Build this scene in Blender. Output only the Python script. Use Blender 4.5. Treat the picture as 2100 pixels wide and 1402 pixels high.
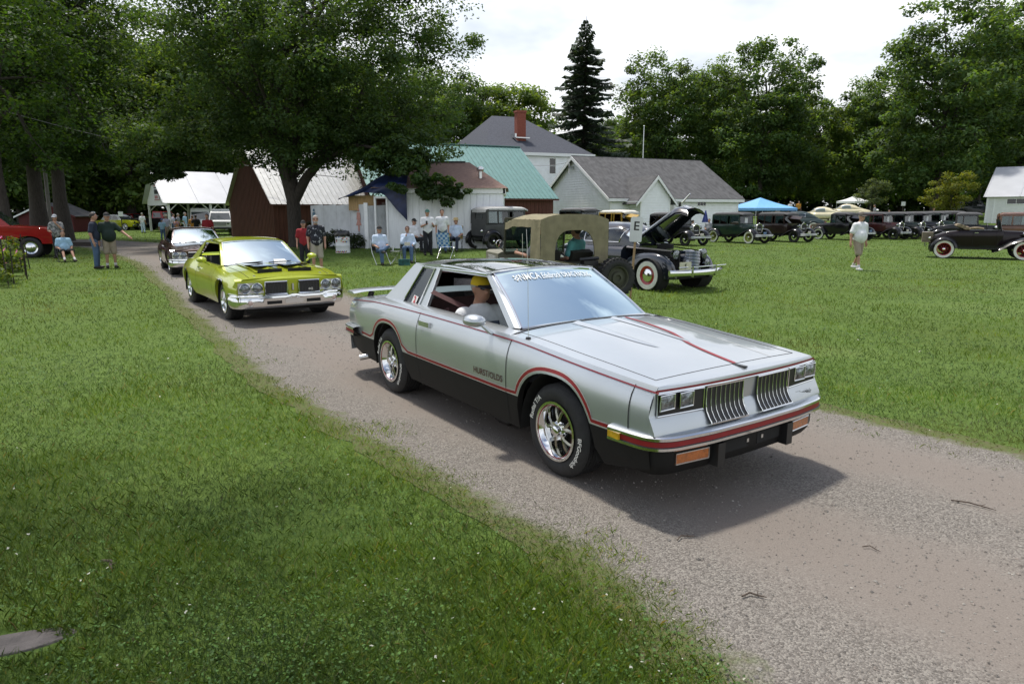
import bpy, bmesh, math, random
import numpy as np
from mathutils import Vector, Matrix
from math import sin, cos, pi, radians as R, sqrt, atan2
for o in list(bpy.data.objects): bpy.data.objects.remove(o)
scene = bpy.context.scene
COL = scene.collection
random.seed(7)
# ------------------------------------------------------------------ camera
cam = bpy.data.cameras.new('camera'); camo = bpy.data.objects.new('camera', cam); COL.objects.link(camo)
camo.location = (0, 0, 1.856); camo.rotation_euler = (pi/2 - 0.19156, 0, 0)
cam.sensor_width = 36; cam.lens = 1377.6/2100*36; cam.clip_start = 0.05; cam.clip_end = 3000
scene.camera = camo
# ------------------------------------------------------------------ sky and sun
SUN_EL = R(69); SUN_DIR = Vector((-0.66*cos(SUN_EL), 0.75*cos(SUN_EL), sin(SUN_EL))).normalized()   # towards the sun
world = bpy.data.worlds.new('World'); scene.world = world; world.use_nodes = True
nt = world.node_tree; nt.nodes.clear(); NW = nt.nodes.new; LW = nt.links.new
out = NW('ShaderNodeOutputWorld'); bg = NW('ShaderNodeBackground'); bg.inputs['Strength'].default_value = 0.14
sky = NW('ShaderNodeTexSky'); sky.sky_type = 'NISHITA'; sky.sun_disc = False
sky.sun_elevation = SUN_EL; sky.sun_rotation = atan2(SUN_DIR.x, SUN_DIR.y); sky.air_density = 1.0; sky.dust_density = 2.2; sky.ozone_density = 1.2
tc = NW('ShaderNodeTexCoord'); sep = NW('ShaderNodeSeparateXYZ'); LW(tc.outputs['Generated'], sep.inputs[0])
def wm(op, a, b=None):
    n = NW('ShaderNodeMath'); n.operation = op
    for i, x in enumerate((a, b)):
        if x is None: continue
        if isinstance(x, (int, float)): n.inputs[i].default_value = x
        else: LW(x, n.inputs[i])
    return n.outputs[0]
zc = wm('ADD', wm('MAXIMUM', sep.outputs[2], 0.0), 0.22)
cmb = NW('ShaderNodeCombineXYZ'); LW(wm('DIVIDE', sep.outputs[0], zc), cmb.inputs[0]); LW(wm('DIVIDE', sep.outputs[1], zc), cmb.inputs[1])
nz = NW('ShaderNodeTexNoise'); nz.inputs['Scale'].default_value = 1.5; nz.inputs['Detail'].default_value = 7; nz.inputs['Roughness'].default_value = 0.55
nz.inputs['Distortion'].default_value = 0.3; LW(cmb.outputs[0], nz.inputs['Vector'])
cr = NW('ShaderNodeValToRGB'); cr.color_ramp.elements[0].position = 0.50; cr.color_ramp.elements[1].position = 0.74; LW(nz.outputs['Fac'], cr.inputs[0])
hz = NW('ShaderNodeMapRange'); hz.inputs['From Min'].default_value = 0.10; hz.inputs['From Max'].default_value = 0.72
hz.inputs['To Min'].default_value = 0.93; hz.inputs['To Max'].default_value = 0.05; hz.clamp = True; LW(sep.outputs[2], hz.inputs['Value'])
fac = wm('MAXIMUM', cr.outputs[0], hz.outputs[0])
nz2 = NW('ShaderNodeTexNoise'); nz2.inputs['Scale'].default_value = 2.6; nz2.inputs['Detail'].default_value = 4; LW(cmb.outputs[0], nz2.inputs['Vector'])
cl = NW('ShaderNodeValToRGB'); cl.color_ramp.elements[0].position = 0.33; cl.color_ramp.elements[0].color = (9.6, 10.2, 11.0, 1)
cl.color_ramp.elements[1].position = 0.62; cl.color_ramp.elements[1].color = (15.5, 15.5, 15.4, 1); LW(nz2.outputs['Fac'], cl.inputs[0])
el = NW('ShaderNodeMapRange'); el.inputs['From Min'].default_value = 0.0; el.inputs['From Max'].default_value = 0.55; el.inputs['To Min'].default_value = 0.50; el.inputs['To Max'].default_value = 1.0; el.clamp = True; LW(sep.outputs[2], el.inputs['Value'])
clm = NW('ShaderNodeMixRGB'); clm.blend_type = 'MULTIPLY'; clm.inputs[0].default_value = 1.0; LW(cl.outputs[0], clm.inputs[1]); LW(el.outputs[0], clm.inputs[2])
mx = NW('ShaderNodeMixRGB'); LW(fac, mx.inputs[0]); LW(sky.outputs[0], mx.inputs[1]); LW(clm.outputs[0], mx.inputs[2])
LW(mx.outputs[0], bg.inputs['Color']); LW(bg.outputs[0], out.inputs['Surface'])
sl = bpy.data.lights.new('sun', 'SUN'); sl.energy = 4.1; sl.angle = R(4.0); sl.color = (1.0, 0.95, 0.86)
so = bpy.data.objects.new('sun', sl); COL.objects.link(so); so.rotation_euler = (-SUN_DIR).to_track_quat('-Z', 'Y').to_euler(); so.location = (-20, 25, 60)
vs = scene.view_settings; vs.view_transform = 'Standard'; vs.look = 'None'; vs.exposure = 0.0; vs.gamma = 1.0; vs.use_curve_mapping = False
scene.render.engine = 'CYCLES'
cy = scene.cycles; cy.max_bounces = 7; cy.diffuse_bounces = 3; cy.glossy_bounces = 3; cy.transmission_bounces = 4; cy.transparent_max_bounces = 8
cy.use_denoising = True; cy.caustics_reflective = False; cy.caustics_refractive = False; cy.sample_clamp_indirect = 6

# ------------------------------------------------------------------ materials
MATS = {}
def _n(m, t): return m.node_tree.nodes.new(t)
def mat(name, col=(.5, .5, .5), rough=.6, metal=0., coat=0., var=0., vscale=8., bump=0., bscale=60., spec=.5, alpha=None, sheen=0., col2=None, stretch=None, attr=None, detail=4., coatr=.03):
    """Principled material whose colour wanders by a noise (var, or towards col2) with a fine bump."""
    if name in MATS: return MATS[name]
    m = bpy.data.materials.new(name); m.use_nodes = True; t = m.node_tree; b = t.nodes['Principled BSDF']; L = t.links.new
    b.inputs['Roughness'].default_value = rough; b.inputs['Metallic'].default_value = metal
    b.inputs['Specular IOR Level'].default_value = spec
    b.inputs['Coat Weight'].default_value = coat; b.inputs['Coat Roughness'].default_value = coatr
    b.inputs['Base Color'].default_value = (*col, 1)
    co = None
    if var or bump or col2:
        tcn = _n(m, 'ShaderNodeTexCoord'); co = tcn.outputs['Object']
        if stretch:
            mp = _n(m, 'ShaderNodeMapping'); mp.inputs['Scale'].default_value = stretch; L(co, mp.inputs['Vector']); co = mp.outputs[0]
    if var or col2:
        n = _n(m, 'ShaderNodeTexNoise'); n.inputs['Scale'].default_value = vscale; n.inputs['Detail'].default_value = detail; L(co, n.inputs['Vector'])
        r = _n(m, 'ShaderNodeValToRGB'); r.color_ramp.elements[0].position = .32; r.color_ramp.elements[1].position = .68
        c2 = col2 or tuple(min(1, c*(1+var)) for c in col); c1 = col if col2 else tuple(c*(1-var) for c in col)
        r.color_ramp.elements[0].color = (*c1, 1); r.color_ramp.elements[1].color = (*c2, 1)
        L(n.outputs['Fac'], r.inputs[0]); L(r.outputs[0], b.inputs['Base Color'])
    if attr:
        a = _n(m, 'ShaderNodeAttribute'); a.attribute_name = attr; L(a.outputs['Color'], b.inputs['Base Color'])
    if bump:
        n2 = _n(m, 'ShaderNodeTexNoise'); n2.inputs['Scale'].default_value = bscale; n2.inputs['Detail'].default_value = 5; L(co, n2.inputs['Vector'])
        bp = _n(m, 'ShaderNodeBump'); bp.inputs['Strength'].default_value = bump; bp.inputs['Distance'].default_value = .02
        L(n2.outputs['Fac'], bp.inputs['Height']); L(bp.outputs[0], b.inputs['Normal'])
    MATS[name] = m; return m
def paint(name, col, metal=0., rough=.35, coat=.7): return mat(name, col, rough, metal, coat, var=.06, vscale=3., bump=.015, bscale=9., spec=.1)
def leafmat(name, tr=.45, rough=.55, gain=1.):
    """Leaf or blade: colour from the mesh's own colours, light passes through."""
    if name in MATS: return MATS[name]
    m = bpy.data.materials.new(name); m.use_nodes = True; t = m.node_tree; L = t.links.new; t.nodes.clear()
    o = _n(m, 'ShaderNodeOutputMaterial'); a = _n(m, 'ShaderNodeAttribute'); a.attribute_name = 'tint'
    d = _n(m, 'ShaderNodeBsdfPrincipled'); d.inputs['Roughness'].default_value = rough; d.inputs['Specular IOR Level'].default_value = .35
    tr_ = _n(m, 'ShaderNodeBsdfTranslucent'); mxs = _n(m, 'ShaderNodeMixShader'); mxs.inputs[0].default_value = tr
    g = _n(m, 'ShaderNodeMixRGB'); g.blend_type = 'MULTIPLY'; g.inputs[0].default_value = 1; g.inputs[2].default_value = (1.9*gain, 1.7*gain, .55*gain, 1)
    L(a.outputs['Color'], d.inputs['Base Color']); L(a.outputs['Color'], g.inputs[1]); L(g.outputs[0], tr_.inputs['Color'])
    L(d.outputs[0], mxs.inputs[1]); L(tr_.outputs[0], mxs.inputs[2]); L(mxs.outputs[0], o.inputs['Surface'])
    MATS[name] = m; return m
def glass(name='glass', tint=(.55, .62, .62), ior=1.9, rough=.01, refl=(.92, .97, 1)):
    """Car or window glass: Fresnel reflection over a tinted see-through sheet."""
    if name in MATS: return MATS[name]
    m = bpy.data.materials.new(name); m.use_nodes = True; t = m.node_tree; L = t.links.new; t.nodes.clear()
    o = _n(m, 'ShaderNodeOutputMaterial'); g = _n(m, 'ShaderNodeBsdfGlossy'); g.inputs['Roughness'].default_value = rough; g.inputs['Color'].default_value = (*refl, 1)
    tr = _n(m, 'ShaderNodeBsdfTransparent'); tr.inputs['Color'].default_value = (*tint, 1)
    f = _n(m, 'ShaderNodeFresnel'); f.inputs['IOR'].default_value = ior; mxs = _n(m, 'ShaderNodeMixShader')
    L(f.outputs[0], mxs.inputs[0]); L(tr.outputs[0], mxs.inputs[1]); L(g.outputs[0], mxs.inputs[2]); L(mxs.outputs[0], o.inputs['Surface'])
    MATS[name] = m; return m
M_CHROME = mat('chrome', (.78, .79, .80), .07, 1.0, var=.05, vscale=5)
M_STEEL = mat('dull_aluminium', (.62, .63, .64), .32, 1.0, var=.1)
M_RUB = mat('tyre_rubber', (.018, .018, .019), .72, var=.25, vscale=20, bump=.15, bscale=120)
M_WW = mat('whitewall_rubber', (.72, .71, .66), .6, var=.08)
M_BLK = mat('black_trim', (.014, .014, .015), .45, var=.2)
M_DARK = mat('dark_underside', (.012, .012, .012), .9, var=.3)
M_INT = mat('dark_upholstery', (.05, .018, .02), .8, var=.25, vscale=14)
M_TAN = mat('tan_upholstery', (.28, .22, .15), .8, var=.2)
M_GL = glass('window_glass', (.45, .52, .52), 1.75)
M_WS = glass('windscreen_glass', (.40, .47, .45), 2.4, .01, (.78, .93, .95)); M_WS2 = glass('dimmed_windscreen_glass', (.34, .41, .41), 1.7, .01, (.52, .64, .70))  # lime and brown cars' glass: sky reflection dimmed in its mirror colour
M_LENS = mat('lamp_lens', (.17, .19, .20), .12, .8, .8, var=.8, vscale=30, bump=.6, bscale=30)
M_AMB = mat('amber_lens', (.42, .11, .01), .2, 0, 1., var=.2, vscale=30, bump=.3, bscale=90)
M_WHITE = mat('white_paint', (.72, .73, .73), .5, var=.06, vscale=4, bump=.05, bscale=30)

# ------------------------------------------------------------------ mesh building
def cur(pts):
    """Smooth curve through (x, y) points (monotone Hermite)."""
    xs = np.array([p[0] for p in pts], float); ys = np.array([p[1] for p in pts], float)
    if len(xs) < 3: return lambda x: np.interp(x, xs, ys)
    d = np.diff(ys)/np.diff(xs); m = np.zeros(len(xs)); m[0] = d[0]; m[-1] = d[-1]
    for i in range(1, len(xs)-1):
        m[i] = 0 if d[i-1]*d[i] <= 0 else 2*d[i-1]*d[i]/(d[i-1]+d[i])
    def f(x):
        x = np.clip(x, xs[0], xs[-1]); i = np.clip(np.searchsorted(xs, x)-1, 0, len(xs)-2)
        h = xs[i+1]-xs[i]; t = (x-xs[i])/h
        return ys[i]*(2*t**3-3*t*t+1) + h*m[i]*(t**3-2*t*t+t) + ys[i+1]*(3*t*t-2*t**3) + h*m[i+1]*(t**3-t*t)
    return f
class MB:
    def __init__(s): s.v = []; s.f = []; s.m = []
    def add(s, vs, fs, m=0):
        o = len(s.v); s.v += [tuple(map(float, p)) for p in vs]; s.f += [tuple(i+o for i in f) for f in fs]; s.m += [m]*len(fs); return s
    def bx(s, x0, x1, y0, y1, z0, z1, m=0, M=None):
        vs = [(x, y, z) for z in (z0, z1) for y in (y0, y1) for x in (x0, x1)]
        if M is not None: vs = [tuple(M @ Vector(p)) for p in vs]
        return s.add(vs, [(0, 2, 3, 1), (4, 5, 7, 6), (0, 1, 5, 4), (2, 6, 7, 3), (0, 4, 6, 2), (1, 3, 7, 5)], m)
    def cb(s, c, sz, m=0, rot=(0, 0, 0)):
        from mathutils import Euler
        M = Matrix.Translation(c) @ Euler(rot).to_matrix().to_4x4(); a, b, d = (q/2 for q in sz)
        return s.bx(-a, a, -b, b, -d, d, m, M)
    def grid(s, fn, us, vs, m=0, flip=False, mf=None):
        nu, nv = len(us), len(vs); P = [fn(u, v) for u in us for v in vs]; F = []; mm = []
        for i in range(nu-1):
            for j in range(nv-1):
                q = (i*nv+j, (i+1)*nv+j, (i+1)*nv+j+1, i*nv+j+1)
                F.append(q[::-1] if flip else q); mm.append(mf(i, j) if mf else m)
        o = len(s.v); s.v += [tuple(map(float, p)) for p in P]; s.f += [tuple(k+o for k in f) for f in F]; s.m += mm; return s
    def tube(s, path, r, n=8, m=0, caps=True):
        P = [Vector(p) for p in path]; rs = r if isinstance(r, (list, tuple)) else [r]*len(P); vs = []; fs = []
        T = (P[1]-P[0]).normalized(); up = Vector((0, 0, 1)) if abs(T.z) < .9 else Vector((1, 0, 0)); Nn = T.cross(up).normalized()
        for i, p in enumerate(P):
            T2 = (P[min(i+1, len(P)-1)]-P[max(i-1, 0)]).normalized()
            Nn = (Nn - T2*Nn.dot(T2)).normalized(); B = T2.cross(Nn)
            vs += [p + (Nn*cos(2*pi*k/n) + B*sin(2*pi*k/n))*rs[i] for k in range(n)]
        for i in range(len(P)-1):
            fs += [(i*n+k, i*n+(k+1) % n, (i+1)*n+(k+1) % n, (i+1)*n+k) for k in range(n)]
        if caps: fs += [tuple(range(n))[::-1], tuple((len(P)-1)*n+k for k in range(n))]
        return s.add(vs, fs, m)
    def lathe(s, prof, c=(0, 0, 0), axis='z', n=24, m=0, ms=None):
        """prof: (radius, height) along the axis."""
        vs = []; fs = []; mm = []
        for r, h in prof:
            for k in range(n):
                a = 2*pi*k/n; p = (r*cos(a), r*sin(a), h)
                p = {'z': p, 'y': (p[0], p[2], p[1]), 'x': (p[2], p[0], p[1])}[axis]
                vs.append((p[0]+c[0], p[1]+c[1], p[2]+c[2]))
        o = len(s.v); s.v += vs
        for i in range(len(prof)-1):
            for k in range(n):
                s.f.append((o+i*n+k, o+i*n+(k+1) % n, o+(i+1)*n+(k+1) % n, o+(i+1)*n+k)); s.m.append(ms[i] if ms else m)
        return s
    def poly(s, pts, off, m=0):
        """Polygon (3-D points, planar) made solid by the offset vector."""
        n = len(pts); a = [tuple(p) for p in pts]; b = [tuple(np.add(p, off)) for p in pts]
        return s.add(a+b, [tuple(range(n))[::-1], tuple(range(n, 2*n))] + [(k, (k+1) % n, n+(k+1) % n, n+k) for k in range(n)], m)
    def loft(s, secs, m=0, caps=True, closed=True):
        n = len(secs[0]); vs = [p for q in secs for p in q]; fs = []
        for i in range(len(secs)-1):
            for k in range(n if closed else n-1):
                fs.append((i*n+k, i*n+(k+1) % n, (i+1)*n+(k+1) % n, (i+1)*n+k))
        if caps and closed: fs += [tuple(range(n))[::-1], tuple((len(secs)-1)*n+k for k in range(n))]
        return s.add(vs, fs, m)
    def mir(s):
        """Add the mirror image in y."""
        o = len(s.v); nf = len(s.f); s.v += [(p[0], -p[1], p[2]) for p in s.v[:o]]
        for i in range(nf): s.f.append(tuple(k+o for k in s.f[i][::-1])); s.m.append(s.m[i])
        return s
    def xf(s, M): s.v = [tuple(M @ Vector(p)) for p in s.v]; return s
    def build(s, name, mats, parent=None, ang=38, weld=False, fix=True, smooth=True):
        me = bpy.data.meshes.new(name); me.from_pydata(s.v, [], s.f)
        if not isinstance(mats, (list, tuple)): mats = [mats]
        for q in mats: me.materials.append(q)
        if len(mats) > 1: me.polygons.foreach_set('material_index', s.m)
        if weld or fix:
            bm = bmesh.new(); bm.from_mesh(me)
            if weld: bmesh.ops.remove_doubles(bm, verts=bm.verts, dist=.0008)
            if fix: bmesh.ops.recalc_face_normals(bm, faces=bm.faces)
            bm.to_mesh(me); bm.free()
        if smooth:
            me.polygons.foreach_set('use_smooth', [True]*len(me.polygons)); me.set_sharp_from_angle(angle=R(ang))
        o = bpy.data.objects.new(name, me); COL.objects.link(o)
        if parent: o.parent = parent
        return o
def tag(o, label=None, cat=None, group=None, kind=None):
    for k, v in (('label', label), ('category', cat), ('group', group), ('kind', kind)):
        if v: o[k] = v
    return o
def thing(name, loc, rz, label, cat, group=None):
    o = bpy.data.objects.new(name, None); COL.objects.link(o); o.location = loc; o.rotation_euler = (0, 0, rz); o.empty_display_size = .2
    return tag(o, label, cat, group)
def child(o, parent): o.parent = parent; return o
def copy_tree(o, parent=None):
    c = o.copy(); COL.objects.link(c); c.parent = parent
    for k in o.children: copy_tree(k, c)
    return c
_TXT = {}
def text_mesh(s, size=1., bold=0., shear=0.):
    """Flat lettering as (verts Nx2 centred on x, faces)."""
    key = (s, bold, shear)
    if key not in _TXT:
        c = bpy.data.curves.new('lettering', 'FONT'); c.body = s; c.align_x = 'CENTER'; c.resolution_u = 3; c.offset = bold; c.shear = shear
        o = bpy.data.objects.new('lettering', c); COL.objects.link(o); dg = bpy.context.evaluated_depsgraph_get(); me = o.evaluated_get(dg).to_mesh()
        _TXT[key] = ([(p.co.x, p.co.y) for p in me.vertices], [tuple(q.vertices) for q in me.polygons]); o.evaluated_get(dg).to_mesh_clear()
        bpy.data.objects.remove(o); bpy.data.curves.remove(c)
    v, f = _TXT[key]
    return [(x*size, y*size) for x, y in v], f
def lettering(mb, s, size, fn, m=0, bold=0., shear=0.):
    v, f = text_mesh(s, size, bold, shear); return mb.add([fn(x, y) for x, y in v], f, m)
def sstep(x, a, b): t = np.clip((x-a)/(b-a), 0, 1); return t*t*(3-2*t)
# ------------------------------------------------------------------ ground
def ground(x, y):
    """Height of the land: flat by the drive, a low bank by the sheds, a slope up at the back of the field."""
    x = np.asarray(x, float); y = np.asarray(y, float)
    return 1.25*sstep(y, 46, 78)*sstep(x, -22, -2) + .25*sstep(y, 23.5, 29)*sstep(x, -13, -8)*(1-sstep(x, 3, 9)) + .9*sstep(y, 80, 170)*sstep(x, -10, 30)
def gz(x, y): return float(ground(x, y))
def lin(a, b, n): return list(np.linspace(a, b, n))
ROADL = [(1.35, 1.2), (1.2, 2.0), (.95, 2.6), (.81, 2.97), (.42, 3.56), (-.16, 4.24), (-.88, 4.99), (-1.59, 6.02), (-2.84, 7.77), (-4.28, 10.0), (-5.9, 12.6), (-8.0, 16.1), (-10.6, 20.2), (-13.4, 24.6), (-17, 29.5), (-22, 35.5), (-28, 40.0), (-40, 43.5), (-70, 45)]
ROADR = [(9.5, 0.2), (7.2, 1.6), (5.4, 3.2), (4.3, 4.4), (3.88, 4.83), (3.21, 5.65), (2.94, 6.09), (1.6, 7.6), (.0, 9.5), (-1.9, 12.0), (-3.8, 15.1), (-5.9, 19.2), (-8.6, 24), (-11.9, 29.5), (-16, 35.5), (-21, 40.5), (-28, 45.5), (-40, 48.5), (-70, 50)]
def resample(P, n):
    P = np.array(P); d = np.r_[0, np.cumsum(np.hypot(*np.diff(P, axis=0).T))]; t = d[-1]*np.linspace(0, 1, n)**1.7
    return np.stack([np.interp(t, d, P[:, 0]), np.interp(t, d, P[:, 1])], 1)
rng = np.random.default_rng(3)
def wob(P, amp):
    n = len(P); w = np.zeros(n)
    for m_, a in ((9, .35), (4, .45), (1, .5)):
        u = rng.normal(0, 1, n+40); w += a*np.convolve(u, np.ones(m_)/sqrt(m_), 'same')[20:20+n]*.6
    Tn = np.gradient(P, axis=0); Tn /= np.linalg.norm(Tn, axis=1)[:, None]; N = np.stack([-Tn[:, 1], Tn[:, 0]], 1)
    return P + N*(w*amp)[:, None]
RL = wob(resample(ROADL, 260), .085); RR = wob(resample(ROADR, 260), .08)
ROADPOLY = np.r_[RL, RR[::-1]]
def in_poly(px, py, poly):
    ins = np.zeros(len(px), bool); xj, yj = poly[-1]
    for xi, yi in poly:
        c = (yi > py) != (yj > py)
        if c.any():
            xx = (xj-xi)*(py-yi)/(yj-yi+1e-12)+xi; ins ^= c & (px < xx)
        xj, yj = xi, yi
    return ins
def vnoise(x, y, sc, seed, octs=3):
    """Smooth lattice noise in about -1..1."""
    out_ = 0; amp = 1.; tot = 0
    for o in range(octs):
        T_ = np.random.default_rng(seed+o).uniform(-1, 1, (256, 256)); u = x*sc*2**o+37.3*o+500; v = y*sc*2**o+11.7*o+500; i = np.floor(u).astype(int); j = np.floor(v).astype(int); fu = u-i; fv = v-j; fu = fu*fu*(3-2*fu); fv = fv*fv*(3-2*fv); i &= 255; j &= 255; i1 = (i+1) & 255; j1 = (j+1) & 255
        out_ = out_+amp*((T_[i, j]*(1-fu)+T_[i1, j]*fu)*(1-fv)+(T_[i, j1]*(1-fu)+T_[i1, j1]*fu)*fv); tot += amp; amp *= .55
    return out_/tot*1.6
def edge_dist(px, py):
    """Distance to the nearer edge of the drive (positive)."""
    d = np.full(len(px), 1e9)
    for P in (RL[::2], RR[::2]):
        for a, b in zip(P[:-1], P[1:]):
            ab = b-a; t = np.clip(((px-a[0])*ab[0]+(py-a[1])*ab[1])/(ab@ab+1e-9), 0, 1)
            d = np.minimum(d, np.hypot(px-a[0]-t*ab[0], py-a[1]-t*ab[1]))
    return d
def m_lawn():
    m = bpy.data.materials.new('lawn'); m.use_nodes = True; t = m.node_tree; L = t.links.new; b = t.nodes['Principled BSDF']
    b.inputs['Roughness'].default_value = .9; b.inputs['Specular IOR Level'].default_value = .15
    g = _n(m, 'ShaderNodeNewGeometry'); cols = []
    for sc, c in ((.35, [(.30, (.084, .128, .026)), (.55, (.094, .152, .034)), (.75, (.130, .182, .052))]), (9., [(.3, (.45, .5, .35)), (.7, (1.25, 1.2, 1.2))]), (55., [(.3, (.55, .6, .5)), (.7, (1.35, 1.3, 1.3))])):
        n = _n(m, 'ShaderNodeTexNoise'); n.inputs['Scale'].default_value = sc; n.inputs['Detail'].default_value = 5; n.inputs['Roughness'].default_value = .6; L(g.outputs['Position'], n.inputs['Vector'])
        r = _n(m, 'ShaderNodeValToRGB'); e = r.color_ramp.elements
        while len(e) < len(c): e.new(.5)
        for k, (p, q) in enumerate(c): e[k].position = p; e[k].color = (*q, 1)
        L(n.outputs['Fac'], r.inputs[0]); cols.append(r.outputs[0])
    a = cols[0]
    for q in cols[1:]:
        x = _n(m, 'ShaderNodeMixRGB'); x.blend_type = 'MULTIPLY'; x.inputs[0].default_value = .75; L(a, x.inputs[1]); L(q, x.inputs[2]); a = x.outputs[0]
    L(a, b.inputs['Base Color'])
    n = _n(m, 'ShaderNodeTexNoise'); n.inputs['Scale'].default_value = 40; n.inputs['Detail'].default_value = 6; L(g.outputs['Position'], n.inputs['Vector'])
    bp = _n(m, 'ShaderNodeBump'); bp.inputs['Strength'].default_value = .35; bp.inputs['Distance'].default_value = .03; L(n.outputs['Fac'], bp.inputs['Height']); L(bp.outputs[0], b.inputs['Normal'])
    return m
def m_road():
    m = bpy.data.materials.new('gravel_and_dirt'); m.use_nodes = True; t = m.node_tree; L = t.links.new; b = t.nodes['Principled BSDF']
    b.inputs['Roughness'].default_value = .92; b.inputs['Specular IOR Level'].default_value = .2
    g = _n(m, 'ShaderNodeNewGeometry'); a = _n(m, 'ShaderNodeAttribute'); a.attribute_name = 'packed'
    v = _n(m, 'ShaderNodeTexVoronoi'); v.inputs['Scale'].default_value = 110; v.inputs['Randomness'].default_value = 1; L(g.outputs['Position'], v.inputs['Vector'])
    st = _n(m, 'ShaderNodeValToRGB'); e = st.color_ramp.elements; e[0].color = (.118, .107, .095, 1); e[0].position = 0; e[1].position = 1; e[1].color = (.285, .265, .236, 1); e.new(.5).color = (.190, .173, .156, 1)
    sx = _n(m, 'ShaderNodeSeparateXYZ'); L(v.outputs['Color'], sx.inputs[0]); L(sx.outputs[0], st.inputs[0])
    dn = _n(m, 'ShaderNodeTexNoise'); dn.inputs['Scale'].default_value = 130; dn.inputs['Detail'].default_value = 3; L(g.outputs['Position'], dn.inputs['Vector'])
    dt = _n(m, 'ShaderNodeValToRGB'); dt.color_ramp.elements[0].position = .3; dt.color_ramp.elements[0].color = (.158, .137, .120, 1); dt.color_ramp.elements[1].position = .72; dt.color_ramp.elements[1].color = (.222, .195, .172, 1); L(dn.outputs['Fac'], dt.inputs[0])
    ln = _n(m, 'ShaderNodeTexNoise'); ln.inputs['Scale'].default_value = 1.6; ln.inputs['Detail'].default_value = 6; L(g.outputs['Position'], ln.inputs['Vector'])
    ad = _n(m, 'ShaderNodeMath'); ad.operation = 'MULTIPLY_ADD'; ad.inputs[1].default_value = 1.1; L(ln.outputs['Fac'], ad.inputs[0])
    sb = _n(m, 'ShaderNodeMath'); sb.operation = 'SUBTRACT'; sb.inputs[1].default_value = .55; L(a.outputs['Fac'], sb.inputs[0]); L(sb.outputs[0], ad.inputs[2])
    rp = _n(m, 'ShaderNodeValToRGB'); rp.color_ramp.elements[0].position = .18; rp.color_ramp.elements[1].position = .85; L(ad.outputs[0], rp.inputs[0])
    x = _n(m, 'ShaderNodeMixRGB'); L(rp.outputs[0], x.inputs[0]); L(st.outputs[0], x.inputs[1]); L(dt.outputs[0], x.inputs[2])
    va_ = _n(m, 'ShaderNodeAttribute'); va_.attribute_name = 'verge'; vn = _n(m, 'ShaderNodeTexNoise'); vn.inputs['Scale'].default_value = 5.; vn.inputs['Detail'].default_value = 8; vn.inputs['Roughness'].default_value = .65; L(g.outputs['Position'], vn.inputs['Vector'])
    vm = _n(m, 'ShaderNodeMath'); vm.operation = 'MULTIPLY_ADD'; vm.inputs[1].default_value = 1.5; L(vn.outputs['Fac'], vm.inputs[0]); vs_ = _n(m, 'ShaderNodeMath'); vs_.operation = 'MULTIPLY_ADD'; vs_.inputs[1].default_value = 2.0; vs_.inputs[2].default_value = -1.15; L(va_.outputs['Fac'], vs_.inputs[0]); L(vs_.outputs[0], vm.inputs[2])
    vr = _n(m, 'ShaderNodeValToRGB'); vr.color_ramp.elements[0].position = .42; vr.color_ramp.elements[1].position = .95; L(vm.outputs[0], vr.inputs[0])
    vc = _n(m, 'ShaderNodeValToRGB'); e2 = vc.color_ramp.elements; e2[0].position = .30; e2[0].color = (.115, .100, .060, 1); e2[1].position = .72; e2[1].color = (.098, .150, .036, 1); e2.new(.5).color = (.110, .125, .045, 1); vn3 = _n(m, 'ShaderNodeTexNoise'); vn3.inputs['Scale'].default_value = 28.; vn3.inputs['Detail'].default_value = 6; L(g.outputs['Position'], vn3.inputs['Vector']); L(vn3.outputs['Fac'], vc.inputs[0])
    xg = _n(m, 'ShaderNodeMixRGB'); L(vr.outputs[0], xg.inputs[0]); L(x.outputs[0], xg.inputs[1]); L(vc.outputs[0], xg.inputs[2]); L(xg.outputs[0], b.inputs['Base Color'])
    hm = _n(m, 'ShaderNodeMixRGB'); L(rp.outputs[0], hm.inputs[0]); L(v.outputs['Distance'], hm.inputs[1]); hm.inputs[2].default_value = (.3, .3, .3, 1)
    bp = _n(m, 'ShaderNodeBump'); bp.inputs['Strength'].default_value = .9; bp.inputs['Distance'].default_value = .008; bp.invert = True; L(hm.outputs[0], bp.inputs['Height']); L(bp.outputs[0], b.inputs['Normal'])
    return m
M_LAWN = m_lawn(); M_ROAD = m_road()
def axis(a): return sorted(set([round(s*v, 3) for v in a for s in (-1, 1)]))
xs = axis(list(np.arange(0, 40, 1.6)) + [44, 50, 58, 70, 90, 130, 200, 400, 900]); ys = [-40, -20, -8] + list(np.arange(-2, 90, 1.6)) + [95, 105, 120, 140, 170, 220, 320, 600, 1200]
g = MB().grid(lambda x, y: (x, y, gz(x, y)), xs, ys)
tag(g.build('ground', M_LAWN, fix=True), kind='structure')
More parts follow.
